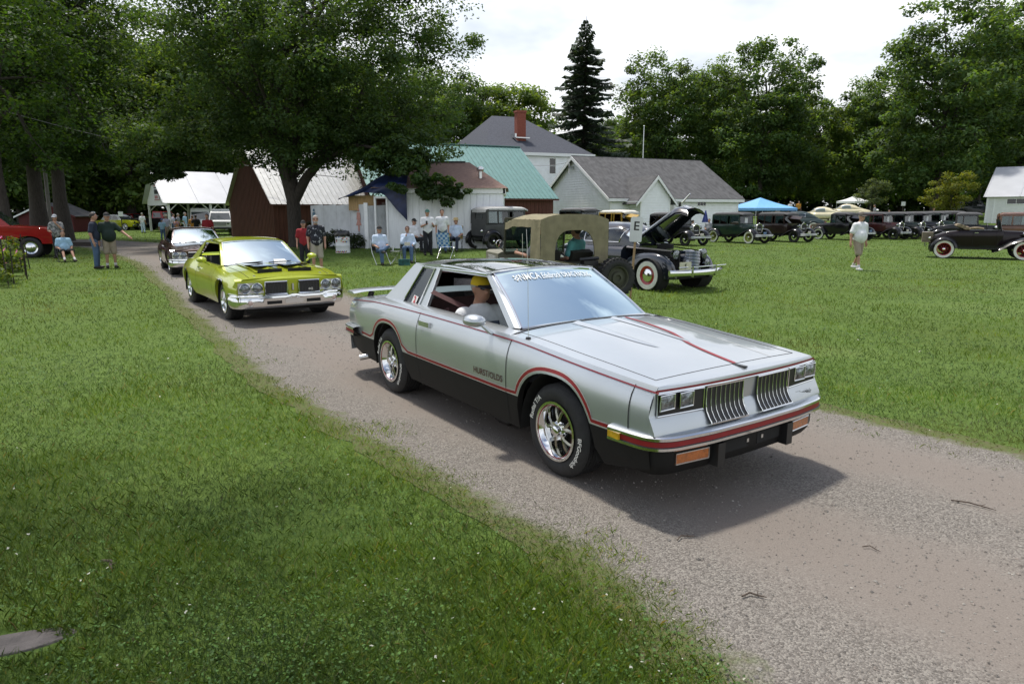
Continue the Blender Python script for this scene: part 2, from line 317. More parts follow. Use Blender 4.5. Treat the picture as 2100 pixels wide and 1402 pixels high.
# drive: packed wheel tracks, loose gravel along the crown and edges
NW_ = 33
_w = RR-RL; _w = _w/np.linalg.norm(_w, axis=1)[:, None]*.55; RLw, RRw = RL-_w, RR+_w
mb = MB(); mb.grid(lambda i, t: (lambda x, y: (x, y, .006+gz(x, y)))(RLw[i][0]*(1-t)+RRw[i][0]*t, RLw[i][1]*(1-t)+RRw[i][1]*t), range(len(RL)), lin(0, 1, NW_))
road = tag(mb.build('gravel_road', M_ROAD), kind='structure')
at = road.data.attributes.new('packed', 'FLOAT', 'POINT'); tt = np.tile(np.linspace(0, 1, NW_), len(RL))
pk = np.exp(-((tt-.30)/.13)**2) + np.exp(-((tt-.72)/.13)**2)
at.data.foreach_set('value', np.clip(pk, 0, 1).astype(np.float32))
wid_ = np.repeat(np.linalg.norm(RRw-RLw, axis=1), NW_); dd = np.minimum(tt, 1-tt)*wid_; av = road.data.attributes.new('verge', 'FLOAT', 'POINT'); av.data.foreach_set('value', np.clip(1-dd/.95, 0, 1).astype(np.float32))

def soup(name, V, cols, material, nper, parent=None, label=None, kind=None, N=None):
    """One mesh of many small polygons: V is (N, nper, 3), cols (N, 3)."""
    NV = N; N = len(V); me = bpy.data.meshes.new(name); me.vertices.add(N*nper); me.vertices.foreach_set('co', V.reshape(-1).astype(np.float32))
    me.loops.add(N*nper); me.loops.foreach_set('vertex_index', np.arange(N*nper, dtype=np.int32))
    me.polygons.add(N); me.polygons.foreach_set('loop_start', np.arange(0, N*nper, nper, dtype=np.int32)); me.polygons.foreach_set('loop_total', np.full(N, nper, np.int32))
    me.update(calc_edges=True); me.materials.append(material)
    ca = me.color_attributes.new('tint', 'FLOAT_COLOR', 'POINT'); c4 = np.ones((N*nper, 4), np.float32); c4[:, :3] = np.repeat(cols, nper, axis=0); ca.data.foreach_set('color', c4.reshape(-1))
    if NV is not None:
        na = me.attributes.new('custom_normal', 'FLOAT_VECTOR', 'POINT'); na.data.foreach_set('vector', np.repeat(NV, nper, axis=0).astype(np.float32).reshape(-1)); me.polygons.foreach_set('use_smooth', np.ones(N, bool))
    o = bpy.data.objects.new(name, me); COL.objects.link(o)
    if parent: o.parent = parent
    return tag(o, label, None, None, kind)
M_BLADE = leafmat('grass_blade', .35, .6, .8)
def grass_points(n, r0, r1, seed):
    q = np.random.default_rng(seed); a = q.uniform(-1.02, 1.02, n); r = r0*(r1/r0)**q.uniform(0, 1, n)
    return r*np.sin(a), r*np.cos(a), r, q
def blades(n, r0, r1, seed, wid, hgt):
    x, y, r, q = grass_points(n, r0, r1, seed)
    ins = in_poly(x, y, ROADPOLY); ed = edge_dist(x, y)
    fringe = np.exp(-ed/.22)
    patch = vnoise(x, y, 1.5, 1); patch2 = vnoise(x, y, .33, 5)
    sd = np.where(ins, -ed, ed)+.30*vnoise(x, y, 1.8, 9)+.12*vnoise(x, y, 9., 13); bare = vnoise(x, y, .8, 17)
    ok = (q.uniform(0, 1, n) < sstep(sd, -.22, .34)*(1-.55*sstep(bare, .55, .9)))
    ok &= ~(((x+2.22)/.26)**2 + ((y-2.62)/.10)**2 < 1)
    x, y, r, fringe, patch, patch2 = (k[ok] for k in (x, y, r, fringe, patch, patch2)); n = len(x)
    z = ground(x, y); th = q.uniform(0, 2*pi, n); wx, wy = np.cos(th), np.sin(th)
    h = hgt*(1+.25*patch2+.45*patch)*q.uniform(.5, 1.3, n)*(1-.45*fringe); h = np.maximum(h, .012)
    tuft = (q.uniform(0, 1, n) < .03) & (patch > .2); h = np.where(tuft, h*1.4, h)
    w = wid*np.maximum(1, r/5.5)*q.uniform(.7, 1.4, n); lean = np.minimum(h*q.uniform(.2, 1.9, n), .045); la = q.uniform(0, 2*pi, n)+.6
    lx, ly = np.cos(la)*lean, np.sin(la)*lean
    b0 = np.stack([x-wx*w, y-wy*w, z], 1); b1 = np.stack([x+wx*w, y+wy*w, z], 1)
    m0 = np.stack([x-wx*w*.8+lx*.35, y-wy*w*.8+ly*.35, z+h*.6], 1); m1 = np.stack([x+wx*w*.8+lx*.35, y+wy*w*.8+ly*.35, z+h*.6], 1); tp = np.stack([x+lx, y+ly, z+h], 1)
    base = np.array([[.080, .152, .026], [.112, .190, .034], [.058, .122, .030], [.158, .210, .058], [.24, .215, .12]])
    pr = np.array([.34, .30, .2, .12, .04]); k = q.choice(5, n, p=pr); c = base[k]*q.uniform(.82, 1.18, (n, 1))
    if r0 > 5: c = c*.45+np.array([.098, .166, .038])*.55
    c = c*(1+.30*patch2[:, None]*np.array([1, .8, .3])+.42*patch[:, None]*np.array([1.1, .9, .3])) + fringe[:, None]*np.array([.035, .018, .008])
    tone = vnoise(x, y, .75, 41)[:, None]; dry = sstep(vnoise(x, y, .55, 47), .35, .95)[:, None]*.55; lime = sstep(vnoise(x, y, 1.1, 53), .45, 1.0)[:, None]
    c = c*(1+.38*tone); c = c*(1-dry)+np.array([.155, .150, .062])*dry; c = c*(1+lime*np.array([.60, .40, -.1]))
    bn_ = np.stack([-wy, wx, np.zeros(n)], 1)*np.sign(q.uniform(-1, 1, n))[:, None]; nn_ = bn_*.45+np.array([0, 0, 1.])+q.normal(0, .12, (n, 3)); nn_ /= np.linalg.norm(nn_, axis=1)[:, None]
    return np.stack([b0, b1, m1, tp, m0], 1), np.clip(c, .01, .5), nn_
V1, c1, n1 = blades(340000, 1.7, 9., 11, .0015, .040); V2, c2, n2 = blades(215000, 9., 75., 12, .0019, .045)
# clover and broad leaves low in the turf near the drive
x, y, r, q = grass_points(60000, 1.7, 12., 21); cp = .8*vnoise(x, y, .9, 25)+.2
ok = ~in_poly(x, y, ROADPOLY) & (edge_dist(x, y) > .12) & (cp > q.uniform(-.5, .9, len(x))) & ~(((x+2.22)/.26)**2+((y-2.62)/.10)**2 < 1); x, y, r = x[ok], y[ok], r[ok]; n = len(x)
s = q.uniform(.004, .0095, n)*np.maximum(1, r/6); th = q.uniform(0, 2*pi, n); hz_ = q.uniform(.015, .045, n); tl = q.normal(0, .35, (n, 2))
V3 = np.zeros((n, 5, 3))
for j, (a, rr) in enumerate(((0, 0.1), (1.0, .95), (2.1, 1.15), (3.2, 1.2), (4.6, 1.0))):
    dx, dy = np.cos(th+a)*s*rr, np.sin(th+a)*s*rr; V3[:, j] = np.stack([x+dx, y+dy, hz_+dx*tl[:, 0]+dy*tl[:, 1]], 1)
c3 = np.array([.070, .146, .030])*q.uniform(.6, 1.6, (n, 1)); fl_ = q.uniform(0, 1, n) < .012; c3[fl_] = (.55, .55, .48); V3[fl_, :, 2] += .03
soup('grass', np.r_[V1, V2, V3], np.r_[c1, c2, c3], M_BLADE, 5, kind='stuff', label='short green grass and clover on both sides of the gravel drive')
# loose stones on the drive
x, y, r, q = grass_points(90000, 1.5, 11., 31); ins = in_poly(x, y, ROADPOLY); ed = edge_dist(x, y)
def across(x, y):
    P = (RL+RR)/2; k = np.argmin((x[:, None]-P[None, ::3, 0])**2+(y[:, None]-P[None, ::3, 1])**2, axis=1)*3
    wv = RR[k]-RL[k]; return np.clip(((x-RL[k, 0])*wv[:, 0]+(y-RL[k, 1])*wv[:, 1])/(wv**2).sum(1), 0, 1)
t_ = across(x, y); pkd = np.exp(-((t_-.30)/.12)**2)+np.exp(-((t_-.72)/.12)**2)
ok = (ins & (q.uniform(0, 1, len(x)) > .9*pkd)) | (~ins & (ed < .25) & (q.uniform(0, 1, len(x)) < .35*np.exp(-ed/.1)))
x, y, r = x[ok], y[ok], r[ok]; n = len(x); s = .0036*np.exp(q.normal(0, .45, n))*np.maximum(1, r/5.5)
octa = np.array([[1, 0, 0], [-1, 0, 0], [0, 1, 0], [0, -1, 0], [0, 0, 1], [0, 0, -1]], float)
of = np.array([[0, 2, 4], [2, 1, 4], [1, 3, 4], [3, 0, 4], [2, 0, 5], [1, 2, 5], [3, 1, 5], [0, 3, 5]])[:4]
pv = octa[None]*q.uniform(.6, 1.35, (n, 6, 1))*s[:, None, None]; th = q.uniform(0, 2*pi, n); ct, sn = np.cos(th)[:, None], np.sin(th)[:, None]
pv = np.stack([pv[..., 0]*ct-pv[..., 1]*sn, pv[..., 0]*sn+pv[..., 1]*ct, pv[..., 2]*.7], 2)+np.stack([x, y, ground(x, y)+.006+s*.2], 1)[:, None]
tri = pv[:, of].reshape(-1, 3, 3)
pal = np.array([[.24, .222, .20], [.18, .164, .146], [.30, .28, .25], [.12, .11, .10], [.21, .18, .158]]); pc = pal[q.choice(5, n, p=[.34, .26, .12, .14, .14])]*q.uniform(.75, 1.25, (n, 1))
M_PEB = mat('loose_stone', (.25, .22, .2), .9, attr='tint')
soup('loose_gravel', tri, np.repeat(pc, 4, axis=0), M_PEB, 3, kind='stuff', label='loose grey and tan gravel on the drive')
# flat stone slab and twigs
mb = MB(); ring = [(.26*cos(a)*(1+.10*sin(3*a+1)), .10*sin(a)*(1+.15*cos(2*a)), 0) for a in np.arange(0, 2*pi, pi/14)]
secs = [[(x*k, y*k, z) for x, y, _ in ring] for k, z in ((1.03, -.02), (1.0, .012), (.93, .022), (.5, .026), (.02, .024))]
mb.loft(secs); o = tag(mb.build('stone_slab', mat('slab_stone', (.10, .088, .082), .85, var=.3, vscale=12, bump=.5, bscale=40)), 'flat grey stone slab sunk in the grass', 'stone'); o.location = (-2.22, 2.62, -.014); o.rotation_euler = (0, 0, .35)
M_TWIG = mat('twig_bark', (.075, .055, .042), .9, var=.4, vscale=60, bump=.4)
for (x, y, a, l, r_, lb) in ((2.95, 4.02, -.62, .24, .0045, 'thin bent stick lying on packed dirt'), (1.0, 3.58, .5, .13, .004, 'dry twig on gravel by the car shadow'), (1.18, 2.98, .05, .12, .0045, 'short reddish twig on gravel by the grass edge'), (2.0, 3.45, -.5, .09, .003, 'small dark twig in the middle of the gravel'), (-2.15, 3.28, -.6, .13, .008, 'curved bark stick in the dark grass')):
    mb = MB(); mb.tube([(-l/2, 0, .012), (-l*.1, .012*(1 if l > .15 else 2), .016), (l*.2, .004, .012), (l/2, -.01, .010)], [r_, r_, r_*.9, r_*.5], 6); mb.tube([(l*.15, .003, .012), (l*.26, .03, .018)], r_*.5, 5)
    o = tag(mb.build('twig', M_TWIG), lb, 'twig', 'twigs fallen on the ground'); o.location = (x, y, gz(x, y)+.006); o.rotation_euler = (0, 0, a)
# ------------------------------------------------------------------ buildings
M_SIDING = mat('white_clapboard', (.88, .90, .93), .55, var=.05, vscale=2.5, bump=.04, bscale=20)
M_TRIM = mat('white_trim', (.84, .85, .86), .5, var=.04)
M_SHINGLE = mat('grey_shingle', (.050, .050, .052), .85, var=.4, vscale=3, bump=.6, bscale=14, stretch=(1.2, .5, 1), col2=(.100, .100, .103), detail=9.)
M_SHINGLE2 = mat('slate_blue_shingle', (.035, .040, .055), .9, col2=(.060, .066, .086), vscale=6, bump=.5, bscale=18, detail=9.)
M_SHINGLE3 = mat('brown_shingle', (.17, .105, .085), .9, col2=(.25, .165, .135), vscale=7, bump=.5, bscale=18, stretch=(1, 3, 3), detail=8.)
M_GRNMETAL = mat('green_metal_roof', (.125, .245, .230), .42, .15, var=.10, vscale=1.5, bump=.02)
M_SILMETAL = mat('silver_metal_roof', (.50, .51, .50), .38, .55, var=.14, vscale=2.)
M_WHTMETAL = mat('pale_metal_roof', (.43, .445, .475), .45, .2, var=.06, vscale=.8)
M_BARN = mat('red_brown_boards', (.095, .032, .022), .8, var=.35, vscale=2, stretch=(9, 9, .6), bump=.3, bscale=20)
M_RED = mat('red_shed_boards', (.085, .010, .012), .75, var=.3, vscale=3, stretch=(8, 8, .5))
M_BRICK = mat('chimney_brick', (.20, .052, .034), .85, col2=(.29, .085, .055), vscale=9, stretch=(1, 1, 4), bump=.4, bscale=30)
M_WOODW = mat('painted_plank', (.82, .84, .87), .55, var=.07, vscale=3, stretch=(6, 6, .5), bump=.08, bscale=25)
M_PLY = mat('plywood', (.42, .28, .13), .7, var=.2, vscale=4, stretch=(8, 8, .6))
M_PANE = mat('dark_window_pane', (.02, .025, .03), .06, 0, .6, var=.3)
M_CORR = mat('corrugated_sheet', (.60, .62, .64), .5, .1, var=.1, vscale=3)
def boards(mb, p0, d, L, z0, z1, n, step=.19, span=None, holes=()):
    """Lapped clapboards on the wall p0 + s*d, s in 0..L; n = outward normal; span(z) clips a gable."""
    z = z0
    while z < z1-.02:
        zt = min(z+step+.012, z1); a, b = span(z+step/2) if span else (0, L)
        if b-a > .05:
            segs = [(a, b)]
            for (ha, hb, hz0, hz1) in holes:
                if z+step/2 > hz0 and z+step/2 < hz1:
                    segs = [q for (s0, s1) in segs for q in ((s0, min(s1, ha)), (max(s0, hb), s1)) if q[1]-q[0] > .02]
            for s0, s1 in segs:
                P = lambda s, o, zz: (p0[0]+d[0]*s+n[0]*o, p0[1]+d[1]*s+n[1]*o, zz)
                mb.add([P(s0, .045, z), P(s1, .045, z), P(s1, .006, zt), P(s0, .006, zt), P(s0, 0, z), P(s1, 0, z)], [(0, 1, 2, 3), (4, 5, 1, 0)])
        z += step
    return mb
def window(parent, x0, x1, z0, z1, y, face=-1, fr=.06, bars=(1, 1)):
    """Framed window on a wall lying in the local xz-plane at y, facing -y."""
    mb = MB()
    for (a, b, c, d) in ((x0, x1, z1-fr, z1), (x0, x1, z0, z0+fr), (x0, x0+fr, z0+fr, z1-fr), (x1-fr, x1, z0+fr, z1-fr)): mb.bx(a, b, y+face*.05, y, c, d)
    w = mb.build('window', M_TRIM, parent); m2 = MB().bx(x0+fr, x1-fr, y+face*.012, y+face*.004, z0+fr, z1-fr); m2.build('pane', M_PANE, w)
    m3 = MB()
    for k in range(1, bars[0]): q = x0+(x1-x0)*k/bars[0]; m3.bx(q-.015, q+.015, y+face*.035, y+face*.013, z0+fr, z1-fr)
    for k in range(1, bars[1]): q = z0+(z1-z0)*k/bars[1]; m3.bx(x0+fr, x1-fr, y+face*.036, y+face*.014, q-.015, q+.015)
    if m3.f: m3.build('glazing_bar', M_TRIM, w)
    return w
def slope(parent, name, a, b, c, d, th, m):
    """Roof slab over the quad a-b (eave) c-d (ridge)."""
    n = (Vector(b)-Vector(a)).cross(Vector(d)-Vector(a)).normalized()
    if n.z < 0: n = -n
    return MB().poly([a, b, c, d], tuple(n*th), 0).build(name, m, parent)
def panels(parent, a, b, c, d, w, m, ribs, name='roof_panel'):
    """Ribbed metal sheets laid side by side on the slope; one object each."""
    A, B, C, D = (Vector(q) for q in (a, b, c, d)); ex = (B-A).normalized(); L = (B-A).length; ey = (D-A); S = ey.length; ey = ey.normalized(); nz_ = ex.cross(ey); n = int(round(L/w)); w = L/n
    if nz_.z < 0: nz_ = -nz_
    mb = MB(); mb.bx(0.002, w-.002, 0, S, 0, .012)
    for k in range(ribs):
        q = w*(k+.02)/ribs; mb.poly([(q, 0, .012), (q+.06, 0, .012), (q+.045, 0, .045), (q+.015, 0, .045)], (0, S, 0))
    o = None; M = Matrix((ex, ey, nz_)).transposed().to_4x4()
    for k in range(n):
        if o is None: o = mb.build(name, m, parent, smooth=False); q = o
        else: q = o.copy(); COL.objects.link(q)
        q.parent = parent; q.matrix_local = Matrix.Translation(A+ex*w*k+nz_*.01) @ M
# --- white clapboard hall with cross gable
RZ = atan2(.41, .91)
H = thing('clapboard_hall', (7.2, 50.2, 0), RZ, 'long white clapboard hall with grey shingle roof and small front gable', 'building')
L_, D_, ZE, ZR, ZB = 12.0, 10.6, 2.95, 6.1, .2
mb = MB(); mb.bx(0, L_, 0, D_, ZB, ZE)
mb.poly([(0, 0, ZE), (0, D_, ZE), (0, D_/2, ZR-.12)], (L_, 0, 0)); mb.build('wall', M_SIDING, H, smooth=False)
dx0, dx1 = 4.75, 5.65
sd = MB(); boards(sd, (0, 0), (1, 0), L_, ZB, ZE, (0, -1), holes=[(dx0-.1, dx1+.1, 0, 2.75), (7.9, 8.8, 2.2, 2.9)])
gs = lambda z: (0, D_) if z < ZE else (D_/2*(z-ZE)/(ZR-ZE), D_-D_/2*(z-ZE)/(ZR-ZE))
boards(sd, (0, 0), (0, 1), D_, ZB, ZR-.2, (-1, 0), span=gs); tag(sd.build('siding', M_SIDING, H, smooth=False), kind='stuff')
oh = .35; zs = (ZR-ZE)/(D_/2)
slope(H, 'roof', (-oh, -oh, ZE-oh*zs), (L_+oh, -oh, ZE-oh*zs), (L_+oh, D_/2, ZR), (-oh, D_/2, ZR), .1, M_SHINGLE)
slope(H, 'roof', (-oh, D_+oh, ZE-oh*zs), (L_+oh, D_+oh, ZE-oh*zs), (L_+oh, D_/2, ZR), (-oh, D_/2, ZR), .1, M_SHINGLE)
mb = MB(); mb.bx(-oh, L_+oh, D_/2-.1, D_/2+.1, ZR+.03, ZR+.1); mb.build('ridge_cap', M_SHINGLE, H)
mb = MB(); mb.bx(-oh, L_+oh, -oh-.03, -oh+.02, ZE-oh*zs-.16, ZE-oh*zs+.06); mb.build('fascia', M_TRIM, H)
for s in (-1, 1):
    y0 = D_/2; y1 = -oh if s < 0 else D_+oh
    MB().poly([(-oh-.04, y0, ZR-.22), (-oh-.04, y1, ZE-oh*zs-.16), (-oh-.04, y1, ZE-oh*zs+.06), (-oh-.04, y0, ZR+.05)], (.06, 0, 0)).build('rake_board', M_TRIM, H)
MB().bx(-.05, .1, -.05, .1, ZB, ZE-.1).build('corner_board', M_TRIM, H); MB().bx(L_-.1, L_+.05, -.05, .1, ZB, ZE-.1).build('corner_board', M_TRIM, H)
# cross gable
gx0, gx1, gp, gzr = 1.62, 4.15, 1.5, 4.35; gm = (gx0+gx1)/2
g0 = MB(); g0.bx(gx0, gx1, -gp, .0, ZB, ZE); g0.poly([(gx0, -gp, ZE), (gx1, -gp, ZE), (gm, -gp, gzr-.1)], (0, gp+1.5, 0)); cg = g0.build('cross_gable', M_SIDING, H, smooth=False)
sd = MB(); w2 = (gx1-gx0)/2; gs2 = lambda z: (0, 2*w2) if z < ZE else (w2*(z-ZE)/(gzr-ZE), 2*w2-w2*(z-ZE)/(gzr-ZE))
boards(sd, (gx0, -gp), (1, 0), 2*w2, ZB, gzr-.15, (0, -1), span=gs2); boards(sd, (gx0, -gp), (0, 1), gp, ZB, ZE, (-1, 0)); tag(sd.build('siding', M_SIDING, cg, smooth=False), kind='stuff')
zs2 = (gzr-ZE)/w2; o2 = .3
for s in (-1, 1):
    e = gm+s*(w2+o2+.25); ez = ZE-(o2+.25)*zs2
    slope(cg, 'roof', (e, -gp-.25, ez), (e, .6, ez), (gm, 3.0, gzr), (gm, -gp-.25, gzr), .08, M_SHINGLE)
    MB().poly([(gm, -gp-.29, gzr-.2), (e, -gp-.29, ez-.14), (e, -gp-.29, ez+.05), (gm, -gp-.29, gzr+.05)], (0, .05, 0)).build('rake_board', M_TRIM, cg)
for x in (gx0, gx1): MB().bx(x-.05, x+.05, -gp-.05, -gp+.05, ZB, ZE-.15).build('corner_board', M_TRIM, cg)
MB().bx(gx0-.5, gx0+.05, -gp-.25, .0, ZE-.42, ZE-.36).build('soffit', M_TRIM, cg)
mb = MB(); mb.bx(dx0, dx1, -.02, .02, .45, 2.55); dr = mb.build('door', mat('pale_door', (.60, .60, .56), .5, var=.05), H)
fr = MB(); fr.bx(dx0-.1, dx0, -.06, 0, .4, 2.65); fr.bx(dx1, dx1+.1, -.06, 0, .4, 2.65); fr.bx(dx0-.1, dx1+.1, -.062, 0, 2.55, 2.68); fr.build('door_frame', M_TRIM, dr); MB().lathe([(0, 0), (.04, .02), (.03, .06), (0, .07)], (dx1-.12, -.09, 1.45), 'y', 10).build('door_knob', M_CHROME, dr)
window(H, 7.9, 8.8, 2.25, 2.8, 0, bars=(3, 1))
lm = MB(); lm.bx(6.15, 6.3, -.14, -.0, 2.15, 2.45); lm.tube([(6.22, -.1, 2.45), (6.22, -.1, 2.6)], .05, 6); lm.build('wall_lantern', M_BLK, H)
em = MB(); em.tube([(-.45, D_/2+.2, ZR-.5), (-.45, D_/2+.2, ZR-1.3)], .05, 6); em.bx(-.5, -.1, D_/2+.1, D_/2+.3, ZR-.9, ZR-.7); em.build('cable_bracket', M_STEEL, H)
# --- hip-roofed house behind
RH = atan2(.37, .93)
Hs = thing('hip_roof_house', (-.6, 76.5, 0), RH, 'two storey white house with dark blue hip roof and brick chimney', 'building')
A_, B_, ze, zr = 5.9, 9.3, 7.45, 12.0
MB().bx(-A_+.3, A_-.3, -B_+.3, B_-.3, .6, ze-.1).build('wall', M_SIDING, Hs, smooth=False)
sd = MB(); wins = [(6.6, 7.35, 5.5, 7.05), (8.95, 9.7, 5.5, 7.05), (2.5, 3.25, 5.5, 7.05)]
boards(sd, (-A_+.3, -B_+.3), (1, 0), 2*A_-.6, 1.0, ze-.15, (0, -1), holes=wins); boards(sd, (A_-.3, -B_+.3), (0, 1), 2*B_-.6, 1.0, ze-.15, (1, 0)); tag(sd.build('siding', M_SIDING, Hs, smooth=False), kind='stuff')
for (a, b, c, d) in wins: window(Hs, a-A_+.3, b-A_+.3, c, d, -B_+.3, bars=(1, 2))
rl = 1.7
rf = MB(); C4 = [(-A_, -B_, ze), (A_, -B_, ze), (A_, B_, ze), (-A_, B_, ze)]; r0, r1 = (-rl, 0, zr), (rl, 0, zr)
rf.add(C4+[r0, r1], [(0, 1, 5, 4), (1, 2, 5), (2, 3, 4, 5), (3, 0, 4), (0, 3, 2, 1)]); ro = rf.build('roof', M_SHINGLE2, Hs, smooth=False)
mb = MB(); mb.bx(-A_-.03, A_+.03, -B_-.06, -B_, ze-.25, ze+.03); mb.bx(A_, A_+.06, -B_-.06, B_, ze-.25, ze+.03); mb.build('gutter', M_TRIM, Hs)
MB().tube([(A_-.25, -B_+.2, ze-.2), (A_-.28, -B_+.24, 5.5), (A_-.28, -B_+.24, 1)], .06, 8).build('downpipe', M_TRIM, Hs)
ch = MB(); chx, chy = -.9, -6.1; ch.bx(chx-.46, chx+.46, chy-.40, chy+.40, 8.4, 11.6); ch.bx(chx-.53, chx+.53, chy-.46, chy+.46, 11.55, 11.75); chim = ch.build('chimney', M_BRICK, ro, smooth=False)
mb = MB(); mb.bx(chx-.75, chx+.75, chy-.75, chy-.46, 9.05, 9.15); mb.bx(chx-.8, chx-.63, chy-.6, chy+.4, 9.1, 9.5); mb.build('flashing', M_STEEL, ro)
# --- barn with green metal roof
def barn(name, org, rz, label, L, D, ze, zr, m, w, ribs, wallm, zb=0., oh=.3):
    B = thing(name, org, rz, label, 'barn'); zs = (zr-ze)/(D/2)
    w_ = MB(); w_.bx(0, L, 0, D, zb, ze); w_.poly([(0, 0, ze), (0, D, ze), (0, D/2, zr-.1)], (L, 0, 0)); w_.build('wall', wallm, B, smooth=False)
    a, b, c, d = (-oh, -oh, ze-oh*zs), (L+oh, -oh, ze-oh*zs), (L+oh, D/2, zr), (-oh, D/2, zr)
    slope(B, 'roof_deck', a, b, c, d, .02, wallm); panels(B, a, b, c, d, w, m, ribs)
    slope(B, 'roof', (-oh, D+oh, ze-oh*zs), (L+oh, D+oh, ze-oh*zs), c, d, .03, m)
    MB().bx(-oh, L+oh, D/2-.15, D/2+.15, zr+.02, zr+.07).build('ridge_cap', m, B); MB().bx(-oh, L+oh, -oh-.02, -oh+.04, ze-oh*zs-.1, ze-oh*zs+.01).build('fascia', wallm, B)
    k = MB(); n = int(L/.28)
    for i in range(n): k.bx(i*.28, i*.28+.05, -.022, 0, zb, ze-.1)
    for i in range(int(D/.28)): h_ = ze-.1 if True else 0; k.bx(-.022, 0, i*.28, i*.28+.05, zb, ze+(zr-ze)*(1-abs(i*.28-D/2)/(D/2))-.15); k.bx(L, L+.022, i*.28, i*.28+.05, zb, ze+(zr-ze)*(1-abs(i*.28-D/2)/(D/2))-.15)
    tag(k.build('batten', wallm, B, smooth=False), kind='stuff'); return B
GL = 12.0; gd = (.92, .39)
barn('green_roof_barn', (2.75-gd[0]*GL, 46.2-gd[1]*GL, 0), atan2(gd[1], gd[0]), 'red brown barn with ribbed green metal roof behind the white shed', GL, 12.6, 2.85, 6.55, M_GRNMETAL, .9, 3, M_BARN, .2)
barn('silver_roof_barn', (-14.0, 40.2, 0), atan2(.6, .8), 'dark brown barn with silver ribbed roof behind the big maple', 11.5, 9.5, 2.45, 6.0, M_SILMETAL, .62, 2, M_BARN, 0., .25)
# --- white restroom shed with brown roof
S = thing('restroom_shed', (-4.62, 30.0, 0), 0, 'white plank shed with brown shingle roof and blue tarp over its doorway', 'shed')
W_, Dp, ze = 4.2, 6.0, 2.85
MB().bx(0, W_, .03, Dp, .1, ze).build('wall', M_WOODW, S, smooth=False)
n = 15; p0 = None
for k in range(n):
    w = W_/n
    if p0 is None: p0 = MB().bx(.006, w-.006, -.012, .03, .12, ze-.22).build('plank', M_WOODW, S, smooth=False); q = p0
    else: q = p0.copy(); COL.objects.link(q)
    q.location = (k*w, random.uniform(-.004, .004), 0)
for k in range(20): q = p0.copy(); COL.objects.link(q); q.parent = S; q.rotation_euler = (0, 0, pi/2); q.location = (W_+.015, k*w, 0)
MB().bx(-.1, W_+.15, -.1, -.02, ze-.22, ze+.02).build('fascia', M_TRIM, S); MB().bx(W_+.03, W_+.12, -.1, Dp, ze-.22, ze+.02).build('fascia', M_TRIM, S)
r_ = MB(); r_.add([(-1.5, -.22, ze), (W_+.25, -.22, ze), (W_+.25, Dp, ze), (-1.5, Dp, ze), (-.9, 3, 4.15), (2.6, 3, 4.15)], [(0, 1, 5, 4), (1, 2, 5), (2, 3, 4, 5), (3, 0, 4), (0, 3, 2, 1)])
rr = r_.build('roof', M_SHINGLE3, S, smooth=False); vt = MB(); vt.tube([(3.2, 1.0, 3.1), (3.2, 1.0, 3.62)], .085, 10); vt.lathe([(.0, .0), (.13, .02), (.17, .1), (.15, .18), (.06, .24), (0, .25)], (3.2, 1.0, 3.6), 'z', 12); vt.build('roof_vent', M_STEEL, rr)
MB().bx(-.6, 2.4, 2.9, 3.1, 4.12, 4.2).build('ridge_cap', M_BLK, rr)
# entry: side wall, door, header, tarp
e = MB(); e.bx(-.82, 0, .06, .12, .15, 2.3); e.build('wall', M_WOODW, S, smooth=False)
for k in range(3): q = p0.copy(); COL.objects.link(q); q.parent = S; q.location = (-.82+k*.27, .05, -.1)
dr = MB().bx(-1.17, -.9, .5, .55, .2, 2.25).build('door', mat('brown_door', (.16, .12, .10), .6, var=.2), S); f = MB()
f.bx(-.9, -.82, -.02, .14, .15, 2.42); f.bx(-1.42, -1.34, -.02, .14, .15, 2.42); f.bx(-1.42, -.82, -.022, .14, 2.42, 2.5); f.build('door_frame', M_TRIM, dr); MB().lathe([(0, 0), (.04, .02), (0, .06)], (-1.1, .44, 1.3), 'y', 8).build('door_knob', M_STEEL, dr)
MB().bx(-1.35, -.95, .6, .64, .15, 2.42).build('wall', M_BARN, S); MB().bx(-2.6, -1.42, .3, .36, 1.9, 2.55).build('gable_board', M_PLY, S)
tm = mat('blue_tarp', (.012, .022, .075), .45, var=.4, vscale=5, bump=.5, bscale=6)
def tarp(u, v):
    # sheet thrown over the low lean-to roof, its front hanging to a ragged slanting hem
    top = Vector((-2.75+2.75*u, 1.3-.5*u, 2.45+1.15*sin(pi*min(1, u*.9+.05)*.62)**1.2)); edge = Vector((-2.9+2.95*u, -.16, 2.42+.62*sin(pi*min(1, u*1.05)*.60)))
    hem = Vector((-2.95+3.0*u, -.2-.03*sin(9*u), 2.36+.30*sin(pi*u)*(u < .62)+(.30*sin(pi*u)-.95*max(0, (u-.62)/.38)**1.2)*(u >= .62)))
    p = top.lerp(edge, v*2) if v < .5 else edge.lerp(hem, (v-.5)*2)
    p.z += .03*sin(21*u+6*v)*v; p.y += .05*sin(17*u+9*v)*(v > .5); return p
MB().grid(tarp, lin(0, 1, 26), lin(0, 1, 14)).build('tarp', tm, S, fix=False)
